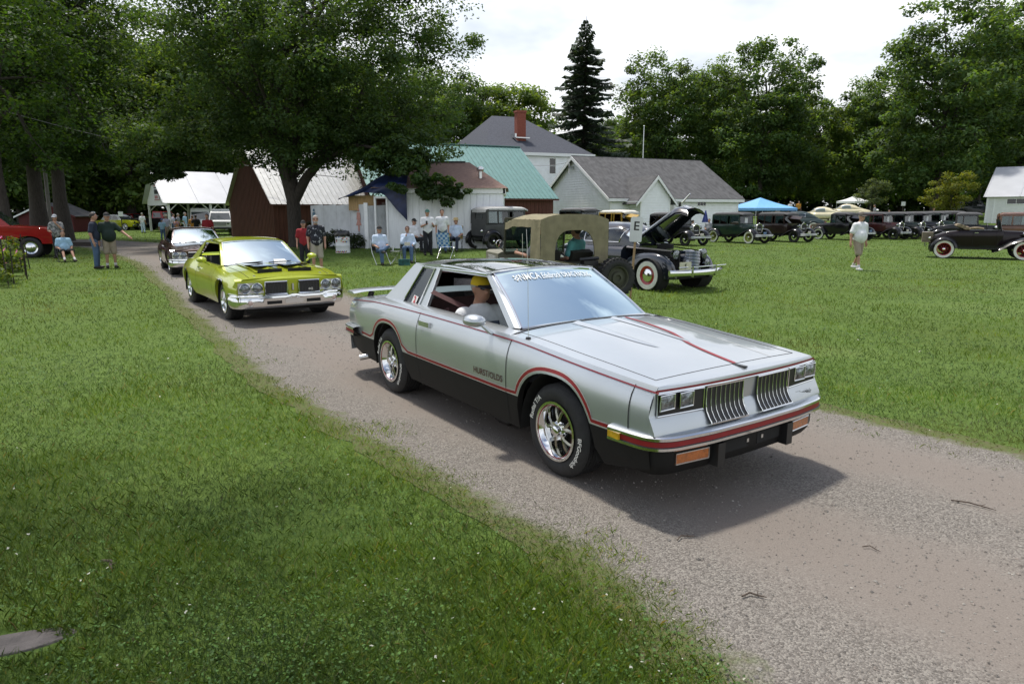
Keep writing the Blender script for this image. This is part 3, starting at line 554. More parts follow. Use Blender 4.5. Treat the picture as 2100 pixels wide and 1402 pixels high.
# --- corrugated privacy screen
F = thing('privacy_screen', (-6.4, 30.0, .2), 0, 'white corrugated privacy screen with blue and pink restroom figures', 'fence')
def sheet(p, q, z0, z1):
    p, q = Vector(p), Vector(q); L = (q-p).length; d = (q-p)/L; n = Vector((d.y, -d.x, 0)); m = int(L/.0125)
    return MB().grid(lambda i, z: p+d*(L*i/m)+n*(.012*sin(i*pi/2.2))+Vector((0, 0, z-.05*(1-i/m))), range(m+1), (z0, z1))
for k in range(4):
    a = Vector((-3.3, 3.0, 0)); b = Vector((-.06, .02, 0)); p = a+(b-a)*(k/4); q = a+(b-a)*((k+1)/4-.004); sheet(p, q, 0, 1.98).build('sheet', M_CORR, F, fix=False, ang=60)
sheet((.08, .06, 0), (.95, .55, 0), 0, 1.95).build('sheet', M_CORR, F, fix=False, ang=60)
MB().cb((.0, 0, 1.0), (.16, .16, 2.06)).build('post', M_TRIM, F)
def figure(u, colm, skirt):
    a = Vector((-3.3, 3.0, 0)); b = Vector((-.06, .02, 0)); d = (b-a).normalized(); n = Vector((d.y, -d.x, 0)); c = a+(b-a)*u+n*.03; mb = MB()
    P = lambda x, z: c+d*x+Vector((0, 0, z))
    mb.poly([P(.07*cos(t), 1.72+.07*sin(t)) for t in np.arange(0, 6.28, .6)], n*.01)
    bod = [(-.11, 1.62), (.11, 1.62), (.15, 1.3), (.08, 1.3), (.2 if skirt else .09, 1.05), (.05, 1.05), (.05, .8), (-.05, .8), (-.05, 1.05), (-.2 if skirt else -.09, 1.05), (-.08, 1.3), (-.15, 1.3)]
    mb.poly([P(x, z) for x, z in bod], n*.01); mb.build('restroom_figure', colm, F, smooth=False)
figure(.07, mat('figure_blue', (.10, .20, .27), .6, var=.1), False); figure(.90, mat('figure_pink', (.50, .26, .22), .6, var=.1), True)
# --- open pavilion
pd = (.77, .63); Pv = thing('picnic_pavilion', (-30.2, 60, 0), atan2(pd[1], pd[0]), 'open white pavilion with pale metal roof and a sign on its gable', 'pavilion')
PL, PD, pe, pr = 11., 7.6, 2.85, 5.5; zs = (pr-pe)/(PD/2)
panels(Pv, (-.4, -.4, pe-.4*zs), (PL, -.4, pe-.4*zs), (PL, PD/2, pr), (-.4, PD/2, pr), 2.85, M_WHTMETAL, 1); slope(Pv, 'roof', (-.4, PD+.4, pe-.4*zs), (PL, PD+.4, pe-.4*zs), (PL, PD/2, pr), (-.4, PD/2, pr), .03, M_WHTMETAL)
MB().poly([(0, 0, pe-.45), (0, PD, pe-.45), (0, PD, pe), (0, PD/2, pr-.1), (0, 0, pe)], (.05, 0, 0)).build('gable_wall', M_WHITE, Pv, smooth=False)
MB().bx(-.4, PL, -.06, .06, pe-.28, pe-.05).build('beam', M_WHITE, Pv)
for x in (.1, 3.6, 7.1, 10.6):
    for y in (0, PD):
        p = MB().bx(x-.09, x+.09, y-.09, y+.09, 0, pe-.06).build('post', M_WHITE, Pv)
        for s in (-1, 1):
            if x > .2 or s > 0: MB().tube([(x, y, pe-1.0), (x+s*.95, y, pe-.1)], .05, 4).build('brace', M_WHITE, p)
MB().tube([(.1, 0, pe-1.2), (.1, 1.0, pe-.3)], .05, 4).build('brace', M_WHITE, Pv)
sg = MB(); sg.bx(-.06, -.02, 2.3, 4.3, pe+.0, pe+1.35); sb = sg.build('sign_board', mat('sign_white', (.66, .68, .72), .5, var=.05), Pv)
sr = MB(); sr.bx(-.08, -.065, 2.35, 4.25, pe+.03, pe+.09); sr.bx(-.08, -.065, 2.3, 2.38, pe+.1, pe+.8); sr.bx(-.08, -.065, 2.3, 4.3, pe+1.28, pe+1.34)

for k in range(3): sr.bx(-.08, -.065, 3.75-k*.42, 4.0-k*.42, pe+.17, pe+.45)
sr.build('sign_border', mat('sign_red', (.45, .12, .13), .6, var=.1), sb)
st = MB()
for k in range(4): st.bx(-.08, -.065, 3.72-k*.42, 4.02-k*.42, pe+.58, pe+.95); st.bx(-.082, -.063, 3.83-k*.42, 3.91-k*.42, pe+.55, pe+1.0)
st.bx(-.08, -.065, 2.6, 4.05, pe+1.1, pe+1.18)
st.build('sign_lettering', M_BLK, sb)
# --- little red shed
Rs = thing('red_shed', (-42.3, 62, 0), .12, 'small dark red shed with white roof edge at the edge of the wood', 'shed')
MB().bx(-2.3, 2.3, 0, 4, 0, 1.5).poly([(-2.3, 0, 1.5), (2.3, 0, 1.5), (0, 0, 2.55)], (0, 4, 0)).build('wall', M_RED, Rs, smooth=False)
for s in (-1, 1):
    slope(Rs, 'roof', (s*2.6, -.2, 1.38), (s*2.6, 4.2, 1.38), (0, 4.2, 2.6), (0, -.2, 2.6), .05, M_SHINGLE)
    MB().poly([(0, -.26, 2.5), (s*2.6, -.26, 1.28), (s*2.6, -.26, 1.42), (0, -.26, 2.66)], (0, .05, 0)).build('rake_board', M_TRIM if s < 0 else M_RED, Rs)
nb = MB().bx(-.75, .05, -.05, 0, 1.6, 2.1).build('number_board', mat('sign_white', (.66, .68, .72)), Rs); tb = MB(); lettering(tb, '150', .42, lambda x, y: (x-.35, -.056, y+1.7)); tb.build('lettering', M_BLK, nb)
MB().bx(1.1, 1.45, -.05, 0, 1.65, 2.05).build('number_board', mat('sign_white', (.66, .68, .72)), Rs)
# --- white barn at the right edge
bd = (.74, -.67); Rb = thing('white_barn', (45.0, 65.0, 0), atan2(bd[1], bd[0]), 'long white barn with pale grey metal roof and a strip of windows under its eave', 'barn')
BL, BD, be, br = 16., 10.4, 3.35, 6.15; zs = (br-be)/(BD/2)
MB().bx(0, BL, 0, BD, .5, be).poly([(0, 0, be), (0, BD, be), (0, BD/2, br-.1)], (BL, 0, 0)).build('wall', M_WHITE, Rb, smooth=False)
panels(Rb, (-.3, -.3, be-.3*zs), (BL, -.3, be-.3*zs), (BL, BD/2, br), (-.3, BD/2, br), 2.7, M_WHTMETAL, 1); slope(Rb, 'roof', (-.3, BD+.3, be-.3*zs), (BL, BD+.3, be-.3*zs), (BL, BD/2, br), (-.3, BD/2, br), .03, M_WHTMETAL)
for k in range(5): window(Rb, 1.5+k*1.75, 3.0+k*1.75, be-.85, be-.28, 0, bars=(2, 1))
MB().bx(-.04, .12, -.04, .1, .6, be-.2).build('corner_board', M_TRIM, Rb); MB().bx(.55, .63, -.04, 0, .6, be-.2).build('corner_board', M_TRIM, Rb)
# --- flagpole and overhead cable
fp = MB(); fp.tube([(0, 0, 0), (0, 0, 9.2)], [.06, .035], 8); fp.lathe([(0, 0), (.09, .07), (0, .16)], (0, 0, 9.2), 'z', 10); o = tag(fp.build('flagpole', M_TRIM), 'bare white flagpole rising behind the clapboard hall', 'flagpole'); o.location = (13.2, 70, gz(13.2, 70)-.1)
def hang(a, b, sag, n=24): a, b = Vector(a), Vector(b); return [a+(b-a)*(k/n)-Vector((0, 0, sag*4*(k/n)*(1-k/n))) for k in range(n+1)]
M_CAB = mat('cable_sheath', (.22, .22, .23), .6, var=.1)
tag(MB().tube(hang((-27.0, 36, 7.2), (-10.4, 42.5, 3.9), .5), .022, 5).build('overhead_cable', M_CAB), 'pale overhead cable sagging from the woods towards the brown barn', 'cable')
tag(MB().tube(hang((1.0, 66, 6.3), (5.0, 55, 5.8), .25), .018, 5).build('service_cable', M_CAB), 'thin service cable between the hip roofed house and the hall gable', 'cable')
# ------------------------------------------------------------------ trees
M_LEAF = leafmat('broad_leaf', .45, .62, 1.1); M_NEEDLE = leafmat('spruce_needle', .15, .6, .6)
M_BARK = mat('tree_bark', (.036, .030, .026), .95, col2=(.075, .064, .055), vscale=6, stretch=(4, 4, .7), bump=.8, bscale=9, detail=7.)
LN = [None]
def leaves(C, per, size, seed, base, up=1.0, flat=.62, spread=.35):
    """Leaf quads scattered through clumps C (x, y, z, r)."""
    q = np.random.default_rng(seed); C = np.asarray(C); N = len(C)*per; ci = np.repeat(np.arange(len(C)), per)
    d = q.normal(0, 1, (N, 3)); d /= np.linalg.norm(d, axis=1)[:, None]; rad = q.uniform(0, 1, N)**.45
    p = C[ci, :3] + d*np.array([1, 1, flat])*(rad*C[ci, 3])[:, None]
    n = np.stack([q.normal(0, .7, N), q.normal(0, .7, N), np.full(N, up)], 1)+d*.5; n /= np.linalg.norm(n, axis=1)[:, None]
    a = q.normal(0, 1, (N, 3)); a -= n*(a*n).sum(1)[:, None]; a /= np.linalg.norm(a, axis=1)[:, None]; b = np.cross(n, a)
    l = size*q.uniform(.6, 1.3, N)[:, None]; w = l*q.uniform(.45, .75, (N, 1))
    tip = a*l*.5; tip2 = tip.copy(); tip2[:, 2] -= l[:, 0]*.18
    V = np.stack([p-tip, p+b*w*.5, p+tip2, p-b*w*.5], 1)
    sn = d*.75+n*.45+np.array([0, 0, .25]); sn /= np.linalg.norm(sn, axis=1)[:, None]; LN[0] = sn
    gn = np.cross(V[:, 1]-V[:, 0], V[:, 3]-V[:, 0]); bad = (gn*sn).sum(1) < 0; V[bad] = V[bad][:, ::-1]
    cc = q.uniform(1-spread, 1+spread, (len(C), 1)); c = np.array(base)*cc[ci]*q.uniform(.88, 1.12, (N, 1)); c[:, 0] *= q.uniform(.9, 1.2, N)
    return V, c
def clumps(n, c, r, seed, shell=2.0, low=-1., cr=(.8, 1.6), lobes=9, lob=.25):
    """Clump centres filling an uneven ellipsoid with lobed outline."""
    q = np.random.default_rng(seed); d = q.normal(0, 1, (n*3, 3)); d /= np.linalg.norm(d, axis=1)[:, None]; d = d[d[:, 2] > low][:n]
    L = q.normal(0, 1, (lobes, 3)); L /= np.linalg.norm(L, axis=1)[:, None]
    k = 1-lob+lob*1.9*np.max(np.clip(d@L.T, 0, 1)**4, axis=1); rad = q.uniform(.05, 1, len(d))**(1/shell)*k
    return np.c_[np.array(c)+d*np.array(r)*rad[:, None], q.uniform(*cr, len(d))]
def limb_mesh(mb, trunk, C, nl, seed, r0, n=8):
    """Trunk as a tapered bent tube plus limbs that reach into the clumps."""
    q = random.Random(seed); P = [Vector(p) for p, _ in trunk]; mb.tube([p for p, _ in trunk], [r for _, r in trunk], 12)
    for i in q.sample(range(len(C)), min(nl, len(C))):
        e = Vector(C[i][:3]); t = q.uniform(.35, .95); k = min(int(t*(len(P)-1)), len(P)-2); s = P[k].lerp(P[k+1], t*(len(P)-1)-k)
        if e.z < s.z: s = P[max(1, k-1)]
        m1 = s.lerp(e, .35)+Vector((0, 0, .12*(e-s).length)); m2 = s.lerp(e, .72)+Vector((q.uniform(-.3, .3), q.uniform(-.3, .3), .10*(e-s).length))
        rb = r0*q.uniform(.22, .4); mb.tube([s, m1, m2, e], [rb, rb*.7, rb*.4, rb*.12], n, caps=False)
    return mb
def trunkpath(h, r, seed, z0=-.2, lean=.25):
    q = random.Random(seed); n = 7; return [(Vector((q.uniform(-lean, lean)*k/n*1.5, q.uniform(-lean, lean)*k/n*1.5, z0+(h-z0)*k/n)), r*(1.45 if k == 0 else 1.05 if k == 1 else 1)*(1-.75*k/n)) for k in range(n+1)]
def tree(name, loc, C, per, size, base, trunk, nl, seed, label, group=None, r0=.4, lm=None, cat='tree', **kw):
    t = thing(name, loc, 0, label, cat, group)
    limb_mesh(MB(), trunk, C, nl, seed, r0).build('trunk', M_BARK, t, fix=False)
    V, c = leaves(C, per, size, seed, base, **kw); o = soup('crown', V, c, lm or M_LEAF, 4, t, N=LN[0]); return t
# big maple in front of the sheds
mx_, my_ = -11.0, 34.5
C = np.r_[clumps(340, (-.3, 0, 9.4), (8.4, 6.5, 6.8), 5, shell=2.2, cr=(.75, 1.5), lob=.3),
          clumps(60, (4.6, -1.5, 5.2), (3.6, 2.5, 2.0), 6, shell=1.6, cr=(.5, 1.0)),
          clumps(40, (6.2, -4.6, 4.2), (2.2, 1.0, .9), 8, shell=1.4, cr=(.3, .55)), clumps(22, (7.3, -5.1, 2.9), (1.3, .7, .9), 18, shell=1.4, cr=(.2, .38)), clumps(9, (8.6, -5.1, 2.7), (.6, .4, .35), 28, shell=1.4, cr=(.15, .28)),
          clumps(40, (-4.6, -1, 5.0), (3.2, 2.5, 1.6), 7, shell=1.6, cr=(.5, .95)), clumps(16, (-5.6, -1.5, 3.7), (2.2, 1, .45), 9, shell=1.4, cr=(.25, .45)), clumps(110, (0, -.5, 5.4), (6.8, 5.0, 1.5), 29, shell=2.5, cr=(.5, 1.0)),
          clumps(80, (2.2, -4.6, 8.6), (4.6, 3.0, 3.0), 39, shell=1.8, cr=(.5, 1.1)), clumps(60, (5.6, -.5, 11.5), (4.4, 3, 3.0), 19, shell=1.6, cr=(.5, 1.1))]
C = C[~((np.abs(C[:, 0]) < 1.6) & (C[:, 2] < 3.6))]
tr = [(Vector((0, 0, -.2)), .46), (Vector((.02, 0, .5)), .36), (Vector((.0, 0, 2.4)), .33), (Vector((-.1, 0, 3.3)), .40), (Vector((-.7, .1, 5.2)), .28), (Vector((-1.4, .2, 8)), .2), (Vector((-1.8, .3, 11)), .14), (Vector((-2, .3, 14)), .05)]
T = thing('maple_tree', (mx_, my_, 0), 0, 'big dark maple with forked trunk in front of the brown barn', 'tree')
mb = limb_mesh(MB(), tr, C[C[:, 2] > 6.5], 30, 3, .36)
mb.tube([(.0, 0, 2.3), (.75, -.1, 3.5), (1.8, -.2, 4.6), (3.2, -.4, 6.2), (4.4, -.5, 8.8)], [.28, .23, .19, .14, .05], 10, caps=False); mb.tube([(-.1, 0, 3.2), (.3, .1, 5.5), (.9, .1, 8.5), (1.1, .2, 13)], [.28, .22, .17, .05], 10, caps=False)
mb.tube([(1.2, -.2, 4.0), (3.6, -2.2, 4.9), (5.6, -4.0, 4.5), (7.4, -5.0, 3.3), (7.6, -5.1, 2.2)], [.12, .09, .05, .025, .01], 7, caps=False); mb.build('trunk', M_BARK, T, fix=False)
V, c = leaves(C, 185, .17, 4, (.050, .098, .030), spread=.3); soup('crown', V, c, M_LEAF, 4, T, N=LN[0])
# two old trees at the left, their crowns closing over the road
for i, (x, y, h, rr, sd, lb) in enumerate(((-30.8, 44.5, 19, .46, 41, 'thick dark old tree behind the red pickup, its trunk before the red shed'), (-28.6, 43.5, 20, .40, 42, 'tall dark tree right behind the seated couple, straight thick trunk'))):
    C = np.r_[clumps(210, (0, 0, 13), (7.5, 7.5, 7.5), sd, shell=2.2, cr=(.9, 1.8)), clumps(40, (3 if i else -2, -3, 5.6), (4, 2.5, 1.6), sd+9, shell=1.5, cr=(.5, 1.0))]
    tree('old_tree', (x, y, gz(x, y)), C, 150, .24, (.036, .078, .016), trunkpath(h, rr, sd), 34, sd, lb, r0=rr)
C = np.r_[clumps(120, (0, 0, 10), (5.5, 5, 6), 51, shell=2, cr=(.8, 1.5))]
tree('leaning_tree', (-24.5, 33.0, 0), C, 150, .20, (.040, .088, .018), trunkpath(14, .26, 51), 26, 51, 'tree with low yellow green boughs over the seated people', r0=.3)
# wood behind: four kinds, copied
KIND = []
for k, (nc, r, zc_, per, base) in enumerate(((250, (7.0, 7.0, 9.6), 11.9, 125, (.074, .136, .040)), (270, (8.0, 8.0, 10.2), 12.6, 125, (.066, .124, .038)), (210, (5.6, 5.6, 10.4), 12.6, 125, (.080, .144, .040)), (210, (6.6, 6.6, 8.0), 9.4, 125, (.096, .162, .040)))):
    C = clumps(nc, (0, 0, zc_), r, 60+k, shell=2.6, low=-.99, cr=(1.0, 2.1), lobes=22, lob=.20)
    h = zc_+r[2]*.6; t = limb_mesh(MB(), trunkpath(h, .42, 70+k), C, 22, 70+k, .4, 6); V, c = leaves(C, per, .46, 80+k, base)
    KIND.append((t, V, c, LN[0]))
PROTO = {}
def wood_tree(k, x, y, s, rz, label, group=None, sz=1.):
    t = thing('broadleaf_tree', (x, y, gz(x, y)-.1), rz, label, 'tree', group); t.scale = (s, s, s*sz)
    if k not in PROTO:
        mb, V, c, nn_ = KIND[k]; PROTO[k] = (mb.build('trunk', M_BARK, t, fix=False), soup('crown', V, c, M_LEAF, 4, t, N=nn_))
    else:
        for q in PROTO[k]: c = q.copy(); COL.objects.link(c); c.parent = t
    return t
def at_px(px, d): return ((px-1050)/1377.6*d, d)
LAB = {}
for (px, d, k, s, sz, lb) in (
    (1345, 97, 0, 0.92, 1.05, 'tall round maple directly right of the dark spruce'), (1545, 92, 1, 0.9, 1.05, 'broad green maple behind the blue canopy, trunk in deep shade'),
    (1440, 108, 2, 0.95, 1.1, 'slim maple filling the gap between the two broad green maples'), (1625, 104, 3, 1.0, 1.0, 'lower maple at the edge of the sky gap'),
    (1690, 128, 2, 0.72, 1., 'far pale tree at the bottom of the sky gap'), (1770, 104, 0, 0.86, 1.05, 'mid height dark tree at the right side of the sky gap'),
    (1900, 78, 1, 0.93, 1.06, 'great dark maple with thick trunk behind the row of old cars'), (2060, 86, 0, 1.08, 1.1, 'tallest dark tree at the upper right with sky showing through'),
    (1985, 100, 2, 0.95, 1.1, 'tall tree behind the white barn roof'), (2180, 80, 1, 1.0, 1.0, 'dark tree over the far end of the white barn'),
    (935, 120, 0, 1.12, 1., 'sunlit round tree behind the hip roof, left of the chimney'), (1040, 124, 3, 1.3, 1., 'yellow green round tree right behind the chimney'), (850, 100, 1, .98, 1., 'tree behind the green roof, half hidden by the maple'),
    (1120, 140, 3, 0.85, .85, 'low pale tree between the house and the spruce'), (1250, 110, 1, 0.7, .9, 'dark broad tree just behind the spruce foot'), (780, 96, 2, .95, 1, 'tall tree behind the maple above the green roof')):
    wood_tree(k, *at_px(px, d), s, random.uniform(0, 6), lb, None, sz)
for (px, d, k, s) in ((-140, 70, 1, 1.0), (-40, 84, 0, 1.1), (30, 66, 2, 1.0), (90, 92, 1, 1.1), (165, 78, 0, 1.0), (225, 88, 2, 1.1), (285, 80, 3, 1.2), (330, 98, 1, 1.05), (385, 86, 0, 1.0), (430, 102, 2, 1.1), (475, 84, 1, 1.0), (530, 96, 0, 1.05), (590, 108, 1, 1.0), (650, 92, 2, 1.0), (715, 110, 0, 1.1), (60, 110, 1, 1.15), (250, 112, 0, 1.2), (440, 122, 1, 1.2)):
    wood_tree(k, *at_px(px, d), s, random.uniform(0, 6), 'tall dark tree standing in the wood behind the pavilion', 'trees of the wood behind the pavilion')
for (px, d, k, s) in ((1480, 132, 1, 0.85), (1580, 138, 0, 0.85), (1830, 126, 3, 0.9), (1930, 132, 1, 0.92), (2030, 128, 2, 0.95), (2120, 120, 0, 1.2), (1300, 140, 0, 0.85), (2250, 110, 1, 1.2)):
    wood_tree(k, *at_px(px, d), s, random.uniform(0, 6), 'shaded tree in the second row beyond the car field', 'second row trees beyond the field')
# spruce
def spruce(loc, hgt, rad, seed, label):
    t = thing('spruce_tree', loc, 0, label, 'tree'); q = np.random.default_rng(seed); mb = MB().tube([(0, 0, -.2), (0, 0, hgt*.5), (.05, 0, hgt)], [.38, .22, .02], 8); V = []; z = 2.2
    while z < hgt-.15:
        f = 1-z/hgt; n = 6 if f > .2 else 5; L0 = rad*(f**.80)*q.uniform(.80, 1.12)+.15
        for k in range(n):
            zz = z+q.uniform(-.35, .35)*min(1, f*4); a = 2*pi*k/n+z*2.1+q.uniform(-.45, .45); L = L0*q.choice([.45, .7, .85, 1.0, 1.12], p=[.12, .2, .28, .28, .12]); dr = np.array([cos(a), sin(a), 0]); nd = max(4, int(L*6)); sd_ = np.array([-sin(a), cos(a), 0])
            if L > 1.0: mb.tube([(0, 0, zz), tuple(dr*L*.55+[0, 0, zz-.08*L]), tuple(dr*L+[0, 0, zz-.10*L])], [.04, .028, .008], 4, caps=False)
            for j in range(nd):
                u = (j+q.uniform(.1, 1))/nd; p = dr*L*u+np.array([0, 0, zz-.34*L*u**1.4+.22*L*u**3.5]); w = (.22+.50*(1-abs(u-.45)))*min(1, L*.6)*q.uniform(.6, 1.3); l = q.uniform(.35, .75)*min(1, .4+L*.3)
                for s in (-1, 1):
                    e = p+dr*l*.7+sd_*s*w+np.array([0, 0, -q.uniform(.12, .55)]); m = p+sd_*s*w*.45-np.array([0, 0, q.uniform(.15, .4)]); V.append([p, p+dr*l*.5, e, m])
        z += .40+.30*f
    V = np.array(V); c = np.array([.046, .070, .042])*q.uniform(.6, 1.5, (len(V), 1)); mb.build('trunk', M_BARK, t, fix=False); soup('crown', V, c, M_NEEDLE, 4, t)
x, y = at_px(1192, 92); spruce((x, y, gz(x, y)), 25.0, 8.2, 91, 'tall dark pointed spruce right of the hip roofed house')
# small ornamental tree and shrubs
x, y = at_px(1772, 66); C = clumps(40, (0, 0, 2.6), (1.5, 1.5, 1.4), 95, shell=1.8, cr=(.3, .6)); tree('young_tree', (x, y, gz(x, y)), C, 110, .14, (.085, .125, .06), trunkpath(3, .06, 95, lean=.1), 14, 95, 'small pale leafed young tree behind the black coupe', r0=.07)
x, y = at_px(1100, 58); x, y = (35.5, 62.5); C = clumps(46, (0, 0, 2.6), (2.2, 2, 2.2), 96, shell=1.8, cr=(.4, .8)); tree('lime_green_bush', (42.2, 66, gz(42, 66)), C, 120, .18, (.115, .145, .022), trunkpath(3, .07, 96, lean=.1), 10, 96, 'yellow green tree in the sun beside the white barn corner', r0=.07)
for (x, y, r, h, sd, lb) in ((-7.5, 29.4, .62, .9, 101, 'dark bush behind the painted barrel'), (-6.9, 29.6, .5, .75, 102, 'low dark bush between barrel and screen post'), (-8.3, 30.2, .6, .8, 103, 'dark bush at the foot of the screen, left of the barrel'), (-10.3, 36.0, .7, 1.5, 104, 'leafy sapling beside the maple trunk')):
    C = clumps(22, (0, 0, h*.5), (r, r*.7, h*.5), sd, shell=1.6, cr=(.18, .32)); tree('shrub', (x, y, gz(x, y)), C, 70, .09, (.030, .050, .018), trunkpath(h*.6, .02, sd, z0=0), 8, sd, lb, 'shrubs by the privacy screen', r0=.03, cat='shrub')
# tree beside the camera whose crown shades the near lawn
C = clumps(120, (.6, 2.2, 8.6), (4.0, 2.6, 2.4), 111, shell=1.5, cr=(.4, .9)); tree('shade_tree', (-6.6, 2.2, 0), C, 60, .15, (.045, .095, .020), trunkpath(9, .24, 111), 20, 111, 'leafy tree overhanging the near lawn', r0=.22)
# far wood closing the view under the crowns
q = np.random.default_rng(120); n = 90000; a = q.uniform(-.95, .95, n); d = q.uniform(142, 175, n); x, y = d*np.sin(a), d*np.cos(a)
top = 15+3*np.sin(a*17)+3*np.sin(a*41+1); z = ground(x, y)+top*q.uniform(0, 1, n)**.8; C1 = np.c_[x, y, z, np.full(n, .6)]; V, c = leaves(C1, 1, 1.6, 121, (.034, .070, .016), spread=.4); soup('far_wood', V, c, M_LEAF, 4, kind='stuff', label='dark far wood closing the view under the crowns')
# ------------------------------------------------------------------ cars: local frame x forward, y left, z up
def both(fn):
    """Build a part on each side: fn(mb, s) with s = -1 (right), 1 (left)."""
    for s in (-1, 1): fn(s)
_TC = {}
def tyre_part(parent, R_, W, rim, loc, s, style, letters=None, mats=None, spin=.4):
    key = (R_, W, rim, s, style, str(letters), tuple(q.name for q in mats or ()), spin)
    if key not in _TC: _TC[key] = wheel_make(parent, R_, W, rim, loc, s, style, letters, mats, spin); return _TC[key]
    w = _TC[key].copy(); COL.objects.link(w); w.parent = parent; w.location = loc; w.rotation_euler = (0, 0, 0)
    for ch in _TC[key].children: c = ch.copy(); COL.objects.link(c); c.parent = w
    return w
def wheel_make(parent, R_, W, rim, loc, s, style, letters=None, mats=None, spin=.4):
    """Wheel as one part with tyre, rim and details below it; s = outer side (+1 left, -1 right)."""
    tw = W/2; grv = []
    prof = [(rim, -tw*.86), (rim+.012, -tw), (rim+(R_-rim)*.55, -tw*1.06), (R_-.03, -tw*.97), (R_-.006, -tw*.78)]
    for k in range(5):
        a = -tw*.7+k*tw*.28; prof += [(R_, a), (R_, a+tw*.2), (R_-.008, a+tw*.21), (R_-.008, a+tw*.27)]
    prof += [(R_, tw*.7), (R_-.006, tw*.78), (R_-.03, tw*.97), (rim+(R_-rim)*.55, tw*1.06), (rim+.012, tw), (rim, tw*.86)]
    w = MB().lathe([(r, h*s) for r, h in prof], axis='y', n=44).build('wheel', M_RUB, parent, ang=50); w.location = loc
    o = s*tw
    if style == 'rally':
        MB().lathe([(rim-.001, o*.3), (rim-.004, o*1.02), (rim+.010, o*1.09), (rim-.008, o*1.10), (rim-.022, o*.98), (rim-.030, o*.6), (rim-.05, o*.35), (rim-.055, o*.1)], axis='y', n=44).build('rim', M_CHROME, w)
        MB().lathe([(rim-.013, o*1.105), (rim-.019, o*1.075)], axis='y', n=44).build('pinstripe', mat('red_stripe', (.24, .010, .014), .4, var=.1), w)
        MB().lathe([(rim-.03, o*.12), (.0, o*.12)], axis='y', n=32).build('wheel_back_disc', M_DARK, w)  # plain dark disc closing the wheel behind the spokes
        sp = MB()
        for k in range(5):
            a = 2*pi*k/5+spin; rad = lambda r, b, d: (r*cos(b), o*d, r*sin(b))
            for da in (-.30, .30):
                P = [rad(.04, a, .62), rad(.085, a+da*.35, .66), rad(.125, a+da*.75, .62), rad(rim-.035, a+da*1.05, .42)]; sp.tube(P, [.018, .016, .015, .017], 6)
        sp.build('spoke', mat('rally_spoke', (.36, .35, .29), .22, 1., var=.1), w)
        MB().lathe([(.072, o*.5), (.070, o*.72), (.050, o*.78), (.040, o*.80), (.038, o*1.05), (.030, o*1.10), (0, o*1.1)], axis='y', n=20).build('hub_cap', M_CHROME, w)
        lg = MB()
        for k in range(5):
            a = 2*pi*k/5+spin+.6; lg.tube([(.062*cos(a), o*.70, .062*sin(a)), (.062*cos(a), o*.90, .062*sin(a))], .010, 6)
        lg.build('lug_nut', M_CHROME, w)
    elif style == 'mag':
        MB().lathe([(rim, o*.3), (rim-.002, o*1.02), (rim+.008, o*1.08), (rim-.016, o*1.08), (rim-.03, o*.8), (rim-.045, o*.45), (.09, o*.55), (.06, o*.75), (.03, o*.95), (0, o)], axis='y', n=32).build('rim', M_CHROME, w)
        sp = MB()
        for k in range(5): a = 2*pi*k/5+spin; sp.tube([(.05*cos(a), o*.85, .05*sin(a)), ((rim-.03)*cos(a), o*.75, (rim-.03)*sin(a))], [.035, .03], 6)
        sp.build('spoke', M_STEEL, w)
    elif style == 'cap':
        MB().lathe([(rim, o*.4), (rim-.002, o*1.0), (rim+.008, o*1.05), (rim-.02, o*.95), (rim*.72, o*.7)], axis='y', n=32).build('rim', mats[0], w); MB().lathe([(rim*.72, o*.7), (rim*.70, o*.95), (rim*.45, o*1.2), (rim*.2, o*1.32), (0, o*1.35)], axis='y', n=24).build('hub_cap', M_CHROME, w)
    elif style == 'wire':
        MB().lathe([(rim, o*.2), (rim, o*1.0), (rim+.008, o*1.04), (rim-.014, o*.95), (rim-.02, -o*.8)], axis='y', n=28).build('rim', mats[0], w)
        sp = MB()
        for k in range(20): a = 2*pi*k/20; b = a+(.35 if k % 2 else -.35); sp.tube([(.06*cos(b), o*(1.1 if k % 2 else .2), .06*sin(b)), ((rim-.014)*cos(a), o*.2, (rim-.014)*sin(a))], .005, 4, caps=False)
        sp.build('spoke', mats[0], w); MB().lathe([(.07, -o*.3), (.075, o*.6), (.05, o*1.2)], axis='y', n=16).build('hub', mats[0], w); MB().lathe([(.05, o*1.2), (.05, o*1.3), (.03, o*1.5), (0, o*1.52)], axis='y', n=16).build('hub_cap', M_CHROME, w)
        MB().lathe([(.14, -o*.2), (0, -o*.2)], axis='y', n=20).build('brake_drum', M_DARK, w)
    elif style == 'disc':
        MB().lathe([(rim, o*.4), (rim, o*1.02), (rim-.02, o*.95), (rim-.04, o*.45), (rim*.55, o*.5), (rim*.5, o*.85), (rim*.28, o*.9), (rim*.26, o*.6), (0, o*.6)], axis='y', n=28).build('rim', mats[0], w)
    if letters and letters[0] == 'ww':
        MB().lathe([(rim+.010, o*1.045), (rim+(R_-rim)*.30, o*1.085), (rim+(R_-rim)*letters[1], o*1.085), (rim+(R_-rim)*(letters[1]+.02), o*1.04)], axis='y', n=36).build('whitewall', M_WW, w)
    elif letters:
        lt = MB(); rm = rim+(R_-rim)*.52; yo = o*1.075
        for txt, a0, sz in letters:
            # lettering bent round the sidewall, read from outside
            lettering(lt, txt, sz, lambda x, y, a0=a0: ((rm+y-.3*sz)*sin(a0+x/rm)*(-s), yo, (rm+y-.3*sz)*cos(a0+x/rm)), bold=.02)
        lt.build('sidewall_lettering', M_WW, w, fix=False)
    return w
